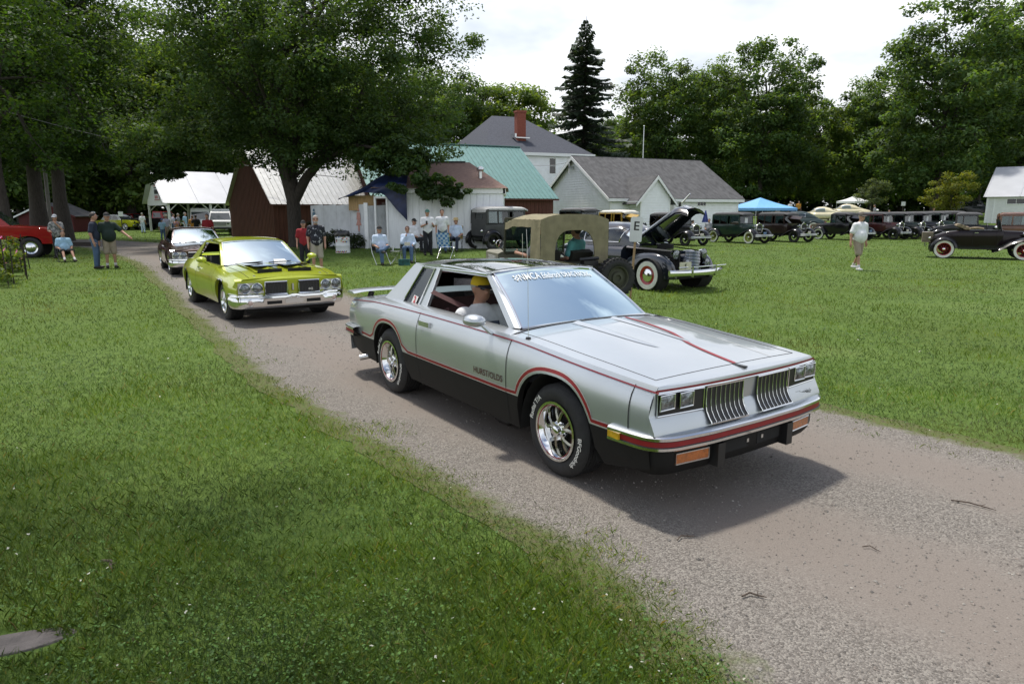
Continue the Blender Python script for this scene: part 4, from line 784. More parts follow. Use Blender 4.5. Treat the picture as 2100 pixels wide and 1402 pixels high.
class Body:
    """Slab-sided car body described by curves; y outwards is positive for both sides."""
    def __init__(s, **k):
        s.__dict__.update(k)
    def zb(s, x):
        z = s.zs(x) if callable(s.zs) else s.zs
        for (xa, R_, zt, p) in s.arches:
            d = abs(x-xa)/R_
            if d < 1: z = max(z, z+(zt-z)*(1-d**p)**(1/p))
        return z
    def Y(s, x, z):
        w = float(s.w(x)); zt = float(s.zt(x)); zw = s.zw
        if z >= zw: return w*(1-s.tin*(max(0, (z-zw)/max(.05, zt-zw)))**s.tp)
        return w*(1-s.bin*((zw-z)/(zw-.2))**1.8)
    def stations(s):
        X = list(np.linspace(s.xr, s.xf, 64))
        for (xa, R_, zt, p) in s.arches: X += [xa+R_*cos(t) for t in np.linspace(0, pi, 25)]
        X = sorted(X); o = [X[0]]
        for x in X[1:]:
            if x-o[-1] > .004: o.append(x)
        return o
    def build(s, car, mats, split=None, door=None):
        X = s.stations(); mb = MB()
        def row(x):
            b = s.zb(x); t = float(s.zt(x)); sp = min(max(b, split if split else b), t-.05); r = [b+(sp-b)*k/3 for k in range(3)]+[sp+(t-sp)*k/9 for k in range(10)]; return r
        rows = {x: row(x) for x in X}
        for sg in (-1, 1):
            mb.grid(lambda x, j: (x, sg*s.Y(x, rows[x][j]), rows[x][j]), X, list(range(13)), mf=lambda i, j: 1 if (split and j < 3) else 0)
            for (xa, R_, zt, p) in s.arches:      # rolled wheel lip
                xx = [x for x in X if abs(x-xa) <= R_+.001]; mb.grid(lambda x, k: (x, sg*(s.Y(x, s.zb(x))-k*.05), s.zb(x)+.0*k), xx, (0, 1), 1 if split else 0)
            xx = [x for x in X if all(abs(x-a[0]) > a[1]-.001 for a in s.arches)]
        # tops
        cr = lambda x, q: (x, q*s.Y(x, float(s.zt(x))), float(s.zt(x))+float(s.crown(x))*(1-abs(q)**s.cp))
        xh = [x for x in X if x >= s.xc-.001]; xd = [x for x in X if x <= s.xd+.001]; xm = [x for x in X if s.xd-.08 <= x <= s.xc+.08]
        for xx in (xh, xd): mb.grid(cr, xx, lin(-1, 1, 21))
        for sg in (-1, 1): mb.grid(lambda x, k: (x, sg*(s.Y(x, float(s.zt(x)))*(1-k)+s.ysill*k), float(s.zt(x))+.018*sin(pi*k*.7)), xm, (0, .33, .66, 1))
        # tail panel
        x = X[0]; zs_ = rows[x]; mb.grid(lambda q, j: (x-.03*(1-abs(q)**3), q*s.Y(x, zs_[j]), zs_[j]), lin(-1, 1, 9), list(range(13)))
        b = mb.build('body', mats, car, ang=32, weld=True)
        # wheel wells and floor
        for (xa, R_, zt, p) in s.arches:
            for sg in (-1, 1):
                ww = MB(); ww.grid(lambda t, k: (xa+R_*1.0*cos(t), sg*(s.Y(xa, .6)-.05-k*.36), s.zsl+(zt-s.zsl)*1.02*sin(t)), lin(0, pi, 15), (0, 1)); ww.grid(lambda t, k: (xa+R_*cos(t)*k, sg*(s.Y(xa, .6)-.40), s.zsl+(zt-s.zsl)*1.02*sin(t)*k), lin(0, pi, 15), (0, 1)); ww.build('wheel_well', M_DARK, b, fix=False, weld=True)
        fl = MB(); a0, a1 = s.arches[0], s.arches[1]; fl.bx(a0[0]+a0[1]-.02, a1[0]-a1[1]+.02, -.74, .74, s.zsl+.02, s.zsl+.12); fl.bx(s.xr+.15, s.xf-.12, -.42, .42, s.zsl+.03, s.zsl+.2); fl.build('floor_pan', M_DARK, b)
        return b
def ribbon(path, w, Yf, off, sg=1):
    """Flat band of width w along an (x, z) path laid on the car's side."""
    P = np.array(path, float); T = np.gradient(P, axis=0); T /= np.linalg.norm(T, axis=1)[:, None]; N = np.stack([-T[:, 1], T[:, 0]], 1); mb = MB()
    return mb.grid(lambda i, k: (lambda q: (q[0], sg*(Yf(q[0], q[1])+off), q[1]))(P[i]+N[i]*w*k), range(len(P)), (-.5, .5))
def sweep(path, prof, n_mats=None, m=None):
    """Profile (out, z) swept along a plan path of (x, y, nx, ny)."""
    mb = MB(); return mb.grid(lambda i, j: (path[i][0]+path[i][2]*prof[j][0], path[i][1]+path[i][3]*prof[j][0], prof[j][1]), range(len(path)), range(len(prof)), mf=(lambda i, j: m[j]) if m else None)
def plan(pts, n=10):
    """Plan curve through pts (right half given front to side), mirrored, with outward normals."""
    P = [Vector((a, b)) for a, b in pts]; P = [Vector((p.x, -p.y)) for p in P[::-1] if p.y > 1e-6]+P; d = np.r_[0, np.cumsum([(P[i+1]-P[i]).length for i in range(len(P)-1)])]
    t = sorted(set(list(np.round(np.linspace(0, d[-1], n*4), 4))+list(np.round(d, 4)))); xs_ = np.interp(t, d, [p.x for p in P]); ys_ = np.interp(t, d, [p.y for p in P])
    for _ in range(2): xs_[1:-1] = (xs_[:-2]+2*xs_[1:-1]+xs_[2:])/4; ys_[1:-1] = (ys_[:-2]+2*ys_[1:-1]+ys_[2:])/4
    T = np.stack([np.gradient(xs_), np.gradient(ys_)], 1); T /= np.linalg.norm(T, axis=1)[:, None]
    return [(a, b, t_[1], -t_[0]) for a, b, t_ in zip(xs_, ys_, T)]
def cabin(car, K, paintm, glassm, split_side=True, roofm=None):
    """Windscreen, roof, pillars and side glass from a table of points K."""
    out_ = {}
    yr = lambda x: np.interp(x, [K['rr'][0], K['rf'][0]], [K['rr'][1], K['rf'][1]]); zr = lambda x: float(cur([(K['rr'][0], K['rr'][2]), ((K['rr'][0]+K['rf'][0])/2, K['ztop']), (K['rf'][0], K['rf'][2])])(x))
    bow = K.get('bow', .05)
    rp = lambda u, q: (lambda x: (x+bow*(1-q*q)*(u-.5)*2, q*yr(x), zr(x)+K['cr']*(1-abs(q)**2.6)))(K['rr'][0]+(K['rf'][0]-K['rr'][0])*u)
    r = MB(); r.grid(rp, lin(0, 1, 15), lin(-1, 1, 17)); r.grid(lambda u, k: (lambda p, sg=1: (p[0], p[1]-sg*.0, p[2]-.03*k))(rp(u, 1)), lin(0, 1, 15), (0, 1)); r.grid(lambda u, k: (lambda p: (p[0], p[1], p[2]-.03*k))(rp(u, -1)), lin(0, 1, 15), (0, 1))
    roof = r.build('roof', roofm or paintm, car, weld=True); out_['roof'] = roof; out_['rp'] = rp
    ins = .07
    def ws(u, q, off=0.):
        b = Vector((K['wb'][0]+K.get('wbow', .05)*(1-q*q), q*(K['wb'][1]-ins*.6), K['wb'][2]+K.get('wcr', .015)*(1-q*q))); t = Vector(rp(1, q)); t.y = q*(abs(rp(1, 1)[1])-ins*.6); t.z -= .012; p = b.lerp(t, u); p.x += .03*sin(pi*u); return p+Vector((.75, 0, .66))*off
    def rw(u, q):
        b = Vector((K['bb'][0]-.03*(1-q*q), q*(K['bb'][1]-ins), K['bb'][2])); t = Vector(rp(0, q)); t.y = q*(abs(rp(0, 1)[1])-ins); t.z -= .01; return b.lerp(t, u)
    w = MB().grid(ws, lin(0, 1, 9), lin(-1, 1, 17)).build('windscreen', glassm, car, fix=False, ang=80); out_['ws'] = ws; out_['wso'] = w
    MB().grid(rw, lin(0, 1, 6), lin(-1, 1, 13)).build('rear_window', M_GL, car, fix=False, ang=80)
    fr = MB(); e = .012
    fr.tube([ws(0, q, .004) for q in lin(-1, 1, 17)], .013, 6); fr.tube([ws(1, q, .004) for q in lin(-1, 1, 17)], .013, 6)
    for q in (-1, 1): fr.tube([ws(u, q, .004) for u in lin(0, 1, 9)], .013, 6)
    fr.build('windscreen_trim', K.get('trim', M_CHROME), w)
    for sg in (-1, 1):
        a = MB(); a0 = Vector((K['wb'][0]-.07, sg*K['wb'][1], K['wb'][2]-.01)); secs = []
        for u in lin(0, 1, 7):
            f = ws(u, sg); o = Vector((K['wb'][0]-.10, sg*(K['wb'][1]+.005), K['wb'][2]-.01)).lerp(Vector((rp(1, sg)[0]-.05, sg*(abs(rp(1, 1)[1])), rp(1, sg)[2]-.015)), u)
            secs.append([f, (f+o)/2+Vector((.012, sg*.018, .012)), o, o+Vector((0, -sg*.05, -.0)), f+Vector((-.03, -sg*.05, -.01))])
        a.loft(secs); a.build('windscreen_pillar', K.get('pillar', paintm), car)
    # side: S(x, z) on the leaning plane of the glass
    ysl, zsl = K['wb'][1], K['wb'][2]
    S = lambda x, z, off=0.: (x, (ysl+.0)+(K['rr'][1]*.5+K['rf'][1]*.5-ysl)*(z-zsl)/(K['rr'][2]-zsl)+off, z); out_['S'] = S
    for sg in (-1, 1):
        for (nm, quad, mt, off) in K['side']:
            P = [S(*q, off) for q in quad]; P = [(x, sg*y, z) for x, y, z in P]; th = (0, -sg*.022, 0) if mt is not None else (0, -sg*.004, 0)
            MB().poly(P, th).build(nm, mt or M_GL, car, smooth=False)
    return out_
def seat(car, x, y, w, z0, m, h=.62):
    b = MB(); b.loft([[(x+a, y-w/2, z0), (x+a+.02, y-w/2, z0+.12), (x+a+.02, y+w/2, z0+.12), (x+a, y+w/2, z0)] for a in (-.02, .45)]); b.loft([[(x-.05-.22*k, y-w/2*(1-.12*k), z0+.05+h*k), (x+.09-.20*k, y-w/2*(1-.12*k), z0+.1+h*k), (x+.09-.20*k, y+w/2*(1-.12*k), z0+.1+h*k), (x-.05-.22*k, y+w/2*(1-.12*k), z0+.05+h*k)] for k in (0, .3, .7, 1)])
    return b.build('seat', m, car)
# ---------------------------------------------------------------- silver coupe
SIL = mat('silver_metallic_paint', (.475, .51, .54), .34, .7, 1., var=.035, vscale=2, bump=.01, bscale=7)
CHAR = mat('charcoal_lower_paint', (.010, .0095, .0095), .62, 0., 0., var=.1, spec=.25)
REDS = mat('red_stripe', (.24, .010, .014), .4, var=.1)
def silver_coupe():
    car = thing('silver_coupe', (1.0066, 5.0197, 0), -.9656, 'silver two door coupe with red stripes and black lower sides on the gravel drive', 'car')
    B = Body(xr=-3.98, xf=.885, w=cur([(-3.98, .80), (-3.5, .865), (-2.4, .895), (-.6, .905), (.3, .895), (.75, .872), (.93, .85)]), zt=cur([(-3.98, .865), (-3.6, .905), (-3.0, .94), (-2.2, .95), (-.6, .935), (.2, .885), (.93, .835)]),
             zs=cur([(-3.98, .30), (-3.3, .25), (.45, .245), (.6, .27), (.93, .34)]), zsl=.24, zw=.62, tin=.085, tp=3.0, bin=.07, arches=[(-2.746, .40, .735, 2.5), (0, .43, .745, 2.5)], xc=-.60, xd=-3.05, ysill=.70, crown=cur([(-3.98, .015), (-3.1, .03), (-.6, .045), (.4, .03), (.93, .012)]), cp=2.2)
    body = B.build(car, [SIL, CHAR], split=.505)
    for sg in (-1, 1):
        # two tone stripe that climbs over the wheel arches
        def arch(xa, R_, zt, p, g):
            th = lin(pi, 0, 30); return [(xa+(R_+g)*cos(t), .24+(zt+g-.24)*(1-abs(cos(t))**p)**(1/p) if abs(cos(t)) < 1 else .24) for t in th]
        low = [(-3.42, .545)]
        a1 = [q for q in arch(-2.746, .40, .735, 2.5, .032) if q[1] > .53]; a2 = [q for q in arch(0, .43, .745, 2.5, .032) if q[1] > .53]
        full = [(-3.85, .545), (-3.4, .54), (-3.2, .535)]+a1+[(x, .525) for x in lin(-2.25, -.55, 14)]+a2+[(.52, .53), (.60, .53)]
        ribbon(full, .025, B.Y, .004, sg).build('red_stripe', REDS, body, fix=False)
        n = [(x, z-.021) for x, z in full]; ribbon([(x, z) for x, z in full], .038, B.Y, .002, sg).build('pinstripe', mat('pale_pinstripe', (.62, .62, .60), .4, .3), body, fix=False)
        bel = [(x, float(B.zt(x))-.028) for x in lin(-3.93, .915, 50)]
        ribbon(bel, .0085, B.Y, .005, sg).build('belt_stripe', mat('maroon_stripe', (.16, .012, .02), .4), body, fix=False)
        for nm, path in (('door_seam', [(-2.06, z) for z in lin(.93, .30, 12)]), ('door_seam', [(-.545, z) for z in lin(.91, .27, 12)]), ('fender_seam', [(.735, z) for z in lin(.83, .56, 6)])):
            ribbon(path, .007, B.Y, .0035, sg).build(nm, M_DARK, body, fix=False)
        h = MB(); h.cb((-1.90, sg*(B.Y(-1.9, .84)+.012), .845), (.20, .022, .045)); h.build('door_handle', M_STEEL, body); MB().lathe([(0, .016), (.014, .012), (.016, 0)], (-1.93, sg*B.Y(-1.93, .76), .765), 'y', 12).build('door_lock', M_CHROME, body)
        # mirror
        if sg > 0: continue
        m = MB(); mx = -.86; my = .975
        m.loft([[(mx+a*1.0, sg*(my+.082*r*cos(t)), 1.02+.050*r*sin(t)) for t in np.arange(0, 2*pi, pi/9)] for a, r in ((-.075, .90), (-.06, 1.0), (-.02, 1.02), (.04, .9), (.075, .6), (.09, .15))]); m.loft([[(mx+.0+dx, sg*y, z), (mx+.055+dx, sg*y, z), (mx+.055+dx, sg*(y-.03), z), (mx+dx, sg*(y-.03), z)] for dx, y, z in ((-.01, my-.01, 1.0), (.0, my-.06, .96), (.01, .87, .915))])
        mo = m.build('mirror', SIL, car); MB().loft([[(mx-.079, sg*(my+.068*cos(t)), 1.02+.038*sin(t)) for t in np.arange(0, 2*pi, pi/9)], [(mx-.077, sg*(my+.068*cos(t)), 1.02+.038*sin(t)) for t in np.arange(0, 2*pi, pi/9)]]).build('mirror_glass', M_CHROME, mo)
    lt = MB()
    v_ = lambda x, y: (-.845-x+.0, -(B.Y(-.8, .575+y)+.004), .572+y) if False else (-.80+x, -(B.Y(-.8, .575+y)+.004), .575+y)
    lettering(lt, 'HURST/OLDS', .072, v_, bold=.012); lt.build('door_lettering', mat('door_letter', (.09, .035, .03), .5), body, fix=False)
    # cabin
    K = dict(rf=(-1.25, .590, 1.338), rr=(-2.63, .585, 1.332), ztop=1.368, cr=.032, wb=(-.665, .715, .955), bb=(-3.10, .67, .955), bow=.03, wbow=.035, side=[])
    zt1 = 1.332
    B_ = lambda z: np.interp(z, [.935, zt1], [-2.16, -2.10]); Of = lambda z: np.interp(z, [.945, zt1], [-2.33, -2.19]); Or = lambda z: np.interp(z, [.945, zt1], [-2.70, -2.45]); Cr = lambda z: np.interp(z, [.945, zt1], [-3.14, -2.66])
    z0 = .925
    K['side'] = [('door_pillar', [(-2.165, z0), (-2.10, zt1), (Of(zt1), zt1), (Of(z0)-.01, z0)], SIL, .0), ('quarter_panel', [(Or(z0)-.01, z0), (Or(zt1), zt1), (Cr(zt1), zt1), (Cr(z0)-.02, z0)], SIL, .0),
                 ('quarter_window', [(Of(z0), z0), (Of(zt1), zt1), (Or(zt1), zt1), (Or(z0), z0)], None, -.012), ('roof_rail', [(-2.65, 1.305), (-2.65, 1.345), (-1.26, 1.348), (-1.26, 1.308)], SIL, -.004)]
    c = cabin(car, K, SIL, M_WS)
    S = c['S']; rp = c['rp']; roof = c['roof']
    for sg in (-1, 1):
        q = [S(Of(.95)-.01, .95, .006), S(Of(1.318)-.01, 1.318, .006), S(Or(1.318)+.01, 1.318, .006), S(Or(.95)+.01, .95, .006)]; q = [(x, sg*y, z) for x, y, z in q]; MB().tube(q+[q[0]], .009, 6).build('quarter_window_trim', M_CHROME, car)
        q = [S(-2.165, .935, .008), S(-2.10, 1.325, .008), S(-1.28, 1.33, .01)]; MB().tube([(x, sg*y, z) for x, y, z in q], .008, 6).build('drip_rail', M_CHROME, car)
        # dark glass roof panel
        MB().grid(lambda u, k: tuple(np.add(rp(u, sg*k), (0, 0, .004))), lin(.38, .94, 10), lin(.035, .985, 10)).build('roof_glass_panel', mat('tinted_roof_glass', (.010, .011, .012), .04, 0, 1., var=.2), roof, fix=False, ang=60)
        MB().tube([tuple(np.add(rp(u, sg*.985), (0, sg*.004, -.012))) for u in lin(.38, .97, 12)], .008, 6).build('roof_panel_trim', M_CHROME, roof)
        MB().grid(lambda u, k: (lambda p: (p[0], p[1], p[2]-.11*k*0-.0))(rp(u, sg)), (0, 1), (0, 1))
    ws = c['ws']; bn = MB(); off = .006; Wd = 2*.62
    put = lambda x, y: tuple(ws(.835+y/.62, (x)/.60, off))
    # car's left is +y: seen from the front text runs from the right side (-y) to the left (+y)
    for txt, xa, xe_, sz, b_, sh in (('NMCA', -.385, -.160, .104, .008, .12), ('Edelbrock', -.145, .080, .090, .010, .4), ('DRAG', .098, .255, .080, .012, .0), ('RACING', .275, .465, .080, .012, .0)):
        v0 = text_mesh(txt, 1, b_, sh)[0]; lo_, hi_ = min(p[0] for p in v0), max(p[0] for p in v0)
        lettering(bn, txt, 1, lambda x, y, xa=xa, xe_=xe_, lo_=lo_, hi_=hi_, sz=sz: put(xa+(xe_-xa)*(x-lo_)/(hi_-lo_), y*sz-.012), bold=b_, shear=sh)
    for i in range(3):
        for j in range(4):
            if (i+j) % 2: bn.add([put(-.44+i*.017+a, -.012+j*.016+b) for a, b in ((0, 0), (.017, 0), (.017, .016), (0, .016))], [(0, 1, 2, 3)])
    bn.build('windscreen_banner', mat('white_vinyl', (.74, .77, .78), .4, var=.04), c['wso'], fix=False)
    pc = MB(); pc.add([tuple(ws(.73+b, a, -.004)) for a, b in ((.46, 0), (.66, 0), (.66, .10), (.46, .10))], [(0, 1, 2, 3)]); pc.build('windscreen_card', mat('white_card', (.7, .72, .72), .6), c['wso'], fix=False)
    st = MB(); st.add([(lambda p: (p[0], -(p[1]), p[2]))(S(a, b, -.004)) for a, b in ((-2.52, .965), (-2.42, .965), (-2.40, 1.03), (-2.50, 1.04))], [(0, 1, 2, 3)]); sk = st.build('sticker', mat('sticker_white', (.72, .7, .7), .5), car, fix=False)
    rd = MB(); lettering(rd, '2', .085, lambda x, y: (lambda p: (p[0], -p[1], p[2]))(S(-2.46+x, .972+y, .0)), bold=.03); rd.build('sticker_print', mat('sticker_red', (.55, .02, .03), .5), sk, fix=False)
    # hood: shut lines, scoop ridges, stripes
    Z = lambda x, y: float(B.zt(x))+float(B.crown(x))*(1-abs(y/B.Y(x, float(B.zt(x))))**B.cp)
    hd = MB()
    for a, b in ((.80, .80),): hd.add([], [])
    edge = [(x, .735-.03*max(0, (x+.6)/1.4)) for x in lin(-.60, .79, 20)]; fl = [(.79+.012*(1-(y/.7)**2), y) for y in lin(.70, -.70, 25)]
    path = [(x, y) for x, y in edge]+fl+[(x, -y) for x, y in edge[::-1]]
    hd.tube([(x, y, Z(x, y)+.0005) for x, y in path], .0022, 4); hood = hd.build('hood_seam', M_DARK, body)
    for sg in (-1, 1):
        # long raised ridge at each side of the hood bulge
        def ridge(u, k):
            x = -.55+.86*u; y = sg*(.150+.115*(1-u)**.5*(1-k)+.01*u); h_ = .012*(1-u)**.6*sstep(1-k, 0, .35)*(1-sstep(1-k, .35, 1)); return (x, y, Z(x, y)+.0035+h_)
        MB().grid(ridge, lin(0, 1, 24), lin(0, 1, 9)).build('hood_scoop_ridge', SIL, body, ang=70)
    def hoodband(pts, w, m, nm, dz):
        mb = MB(); P = np.array(pts); mb.grid(lambda i, k: (P[i][0], P[i][1]+w*k, Z(P[i][0], P[i][1]+w*k)+dz), range(len(P)), (-.5, .5)); mb.build(nm, m, body, fix=False)
    hoodband(list(zip(lin(-.55, .80, 34), cur([(-.55, .33), (0, .27), (.15, .215), (.32, .13), (.55, .07), (.80, .035)])(np.array(lin(-.55, .80, 34))))), .034, REDS, 'hood_stripe', .0035)
    hoodband([(x, .53-.11*x) for x in lin(-.50, .79, 30)], .008, mat('pale_pinstripe', (.62, .62, .60)), 'hood_pinstripe', .003)
    em = MB(); em.bx(.805, .90, -.0, .036, Z(.85, 0)-.002, Z(.85, 0)+.006); em.build('hood_emblem', M_BLK, body)
    MB().tube([(-.40, -.80, Z(-.40, -.80)), (-.41, -.80, Z(-.4, -.8)+.55), (-.43, -.80, Z(-.4, -.8)+.80)], [.0022, .0018, .0015], 5).build('aerial', M_STEEL, body); MB().lathe([(.022, 0), (.018, .012), (0, .015)], (-.40, -.80, Z(-.4, -.8)), 'z', 10).build('aerial_base', M_BLK, body)
    co = MB().grid(lambda q, k: (-.60-.055*k+.02*(1-q*q), q*.70, Z(-.6, q*.70)+.004+.0*k), lin(-1, 1, 15), (0, 1)); co.build('cowl_vent', M_BLK, body, fix=False)
    # nose
    xb = lambda y, x0: x0-.055*(abs(y)/.84)**2.4
    NP = [(.94, .840), (.945, .822), (.945, .80), (.935, .67), (.945, .655), (.985, .575), (.990, .555)]
    xe = B.xf; zte = float(B.zt(xe)); cre = float(B.crown(xe)); ny = lambda j: B.Y(xe, min(zte, NP[j][1]))
    def nosep(q, j):
        if j < 0: return (xe, q*B.Y(xe, zte), zte+cre*(1-abs(q)**B.cp))
        return (max(xe, xb(q*.835, NP[j][0])) if abs(q) < .999 else max(xe, xb(.835, NP[j][0])), q*ny(j), NP[j][1] if j else min(zte-.002, .838)+.006*(1-q*q))
    ns = MB().grid(nosep, lin(-1, 1, 33), [-1]+list(range(len(NP))))
    for sg in (-1, 1): ns.grid(lambda j, k: (max(xe, xb(.835, NP[j][0]))*(1-k)+(xe-.002)*k, sg*ny(j), NP[j][1]), list(range(1, len(NP))), (0, 1))
    nose = ns.build('nose_panel', SIL, car, ang=30, weld=True)
    MB().grid(lambda q, k: (xb(q*.835, .9475), q*.815, .822-.011*k), lin(-1, 1, 33), (0, 1)).build('nose_trim', REDS, nose, fix=False); MB().tube([(xb(q*.82, .948), q*.81, .805) for q in lin(-1, 1, 33)], .006, 6).build('chrome_strip', M_CHROME, nose)
    for sg in (-1, 1):
        bz = MB(); y0, y1, z0, z1 = .44, .805, .662, .797; xx = lambda y: xb(y, .953)
        bz.add([(xx(y0)-.002, sg*y0, z0), (xx(y1)-.002, sg*y1, z0), (xx(y1)-.002, sg*y1, z1), (xx(y0)-.002, sg*y0, z1)], [(0, 1, 2, 3)]); bzo = bz.build('headlight_bezel', M_BLK, nose, fix=False)
        MB().tube([(xx(y), sg*y, z) for y, z in ((y0, z0), (y1, z0), (y1, z1), (y0, z1), (y0, z0))], .006, 6).build('bezel_trim', M_CHROME, bzo)
        for (a, b) in ((.525, .645), (.672, .796)):
            L = MB(); cx, cyy = xx((a+b)/2), (a+b)/2; hw, hh = (b-a)/2, .045
            L.grid(lambda u, k: (cx+.002+.016*(1-u*u)*(1-k*k), sg*(cyy+hw*u), .743+hh*k), lin(-1, 1, 9), lin(-1, 1, 9)); hl = L.build('headlight', M_LENS, bzo, ang=80); MB().tube([(cx+.004, sg*(cyy+hw*u), .743+hh*k) for u, k in ((-1, -1), (1, -1), (1, 1), (-1, 1), (-1, -1))], .005, 6).build('headlight_ring', M_CHROME, hl)
        # waterfall grille half
        gp = [(.953, .797), (.951, .74), (.952, .69), (.962, .645), (.985, .605), (1.003, .585), (1.006, .575)]; ga, gb = .075, .42
        gr = MB().grid(lambda q, j: (xb(q, gp[j][0]), sg*q, gp[j][1]), (ga, gb), list(range(len(gp)))); gro = gr.build('grille', M_BLK, nose, fix=False)
        for k in range(9):
            y = ga+(gb-ga)*k/8; MB().tube([(xb(y, p[0])+.004, sg*y, p[1]) for p in gp], .0036 if k in (0, 8) else .0019, 5).build('grille_bar', M_CHROME, gro)
        MB().tube([(xb(y, 1.006)+.004, sg*y, .575) for y in (ga, gb)], .006, 5).build('grille_bar', M_CHROME, gro); MB().tube([(xb(y, .953)+.004, sg*y, .797) for y in (ga, gb)], .006, 5).build('grille_bar', M_CHROME, gro)
    sc = MB(); lettering(sc, 'Oldsmobile', .045, lambda x, y: (xb(.62, .972), .62+x, .59+y), bold=.01, shear=.2); sc.build('nose_script', M_BLK, nose, fix=False)
    # front bumper with red insert
    pf = plan([(1.03, 0), (1.02, .45), (.985, .74), (.94, .835), (.87, .875), (.60, .900)]); prof = [(-.055, .562), (-.01, .558), (.012, .552), (.020, .545), (.020, .528), (.014, .522), (.014, .490), (.020, .484), (.020, .468), (.010, .460), (-.05, .452)]
    bm_ = sweep(pf, prof, m=[0, 0, 1, 1, 2, 3, 2, 1, 1, 2]); fb = bm_.build('front_bumper', [SIL, M_CHROME, M_BLK, REDS], car, ang=30)
    for sg in (-1, 1):
        mk = MB(); mk.bx(.605, .705, sg*.915-.006, sg*.915+.006, .487, .527); mk.build('side_marker', mat('yellow_marker', (.55, .33, .02), .25, 0, 1., var=.2, vscale=30), fb)
    # valance
    pv = plan([(.985, 0), (.975, .45), (.94, .74), (.88, .815), (.70, .845), (.60, .85)]); vp = [(0, .458), (.012, .44), (.012, .37), (.0, .325), (-.03, .285), (-.10, .275), (-.2, .29)]
    va = sweep(pv, vp).build('valance', CHAR, car, ang=30)
    for sg in (-1, 1):
        for nm, m, y0, y1, z0, z1, dx in (('turn_signal', M_AMB, .425, .69, .358, .425, .016), ('air_slot', M_DARK, .05, .30, .355, .43, .0145), ('bumper_guard', M_BLK, .325, .39, .30, .45, .06)):
            xx = lambda y: np.interp(y, [0, .45, .74], [.985, .975, .94]); p = MB().poly([(xx(y0)-.02, sg*y0, z0), (xx(y1)-.02, sg*y1, z0), (xx(y1)-.02, sg*y1, z1), (xx(y0)-.02, sg*y0, z1)], (dx+.02, 0, 0)).build(nm, m, va, smooth=False)
            if nm == 'turn_signal': MB().tube([(xx(y)+dx, sg*y, z) for y, z in ((y0, z0), (y1, z0), (y1, z1), (y0, z1), (y0, z0))], .005, 5).build('lamp_trim', M_STEEL, p)
        pl = MB().cb((1.002, sg*.075+.02, .40), (.006, .02, .024)).build('plate_clip', M_STEEL, va)
    # rear bumper, spoiler, exhaust
    pr = [(-x-3.02, y, -nx, ny) for x, y, nx, ny in plan([(1.06, 0), (1.03, .6), (.97, .82), (.85, .885), (.55, .905)])]
    rb = sweep(pr, [(a, z+.025) for a, z in prof], m=[0, 0, 1, 1, 2, 3, 2, 1, 1, 2]).build('rear_bumper', [SIL, M_CHROME, M_BLK, REDS], car, ang=30)
    MB().grid(lambda q, k: (-3.98+.02*k, q*.80, .46-.2*k), lin(-1, 1, 7), (0, 1)).build('rear_valance', SIL, car)
    sp = MB(); sp.loft([[(-3.92-.0+.05*abs(q)**4+a, q*.84, .955+.012*abs(q)-.02*abs(q)**6+b) for a, b in ((-.05, .0), (0, .018), (.12, .012), (.17, -.004), (.12, -.012), (0, -.010))] for q in lin(-1, 1, 17)]); spo = sp.build('rear_spoiler', SIL, car)
    for sg in (-1, 1): MB().loft([[(-3.80+a, sg*(.62+b), .875), (-3.78+a, sg*(.60+b), .95)] for a, b in ((0, 0), (.10, 0), (.10, .03), (0, .03), (0, 0))], closed=False).build('spoiler_post', CHAR, spo, fix=False)
    MB().tube([(-3.25, -.60, .30), (-3.42, -.76, .27), (-3.47, -.90, .25)], .032, 12).build('exhaust_pipe', M_STEEL, car)
    # wheels
    LT = [('BFGoodrich', 1.95, .052), ('Radial T/A', -1.05, .052)]
    for sg in (-1, 1):
        tyre_part(car, .335, .235, .205, (0, sg*.735, .335), sg, 'rally', LT if sg < 0 else None); tyre_part(car, .338, .25, .205, (-2.746, sg*.735, .338), sg, 'rally', LT if sg < 0 else None, spin=.9)
    # inside
    for y in (-.36, .36): seat(car, -1.85, y, .54, .29, M_INT, .58)
    seat(car, -2.65, 0, 1.15, .40, M_INT, .45)
    d = MB(); d.loft([[(-.62, y, .80), (-.70, y, .945), (-.95, y, .93), (-1.02, y, .80), (-.95, y, .6)] for y in (-.66, .66)]); d.build('dashboard', M_INT, car); MB().bx(-2.9, -.65, -.70, .70, .30, .36).build('cabin_floor', M_DARK, car)
    for sg in (-1, 1): MB().bx(-2.95, -.72, sg*.70-.02, sg*.70+.02, .36, .915).build('door_trim', M_INT, car)
    MB().lathe([(.185+.013*cos(t), .013*sin(t)) for t in np.arange(0, 6.6, .7)], axis='x', n=24, c=(-1.12, .36, .93)).build('steering_wheel', M_BLK, car)
    # passenger's lap belt across the shoulder is built with the passenger
    return car, B, c
hero, HB, HC = silver_coupe()
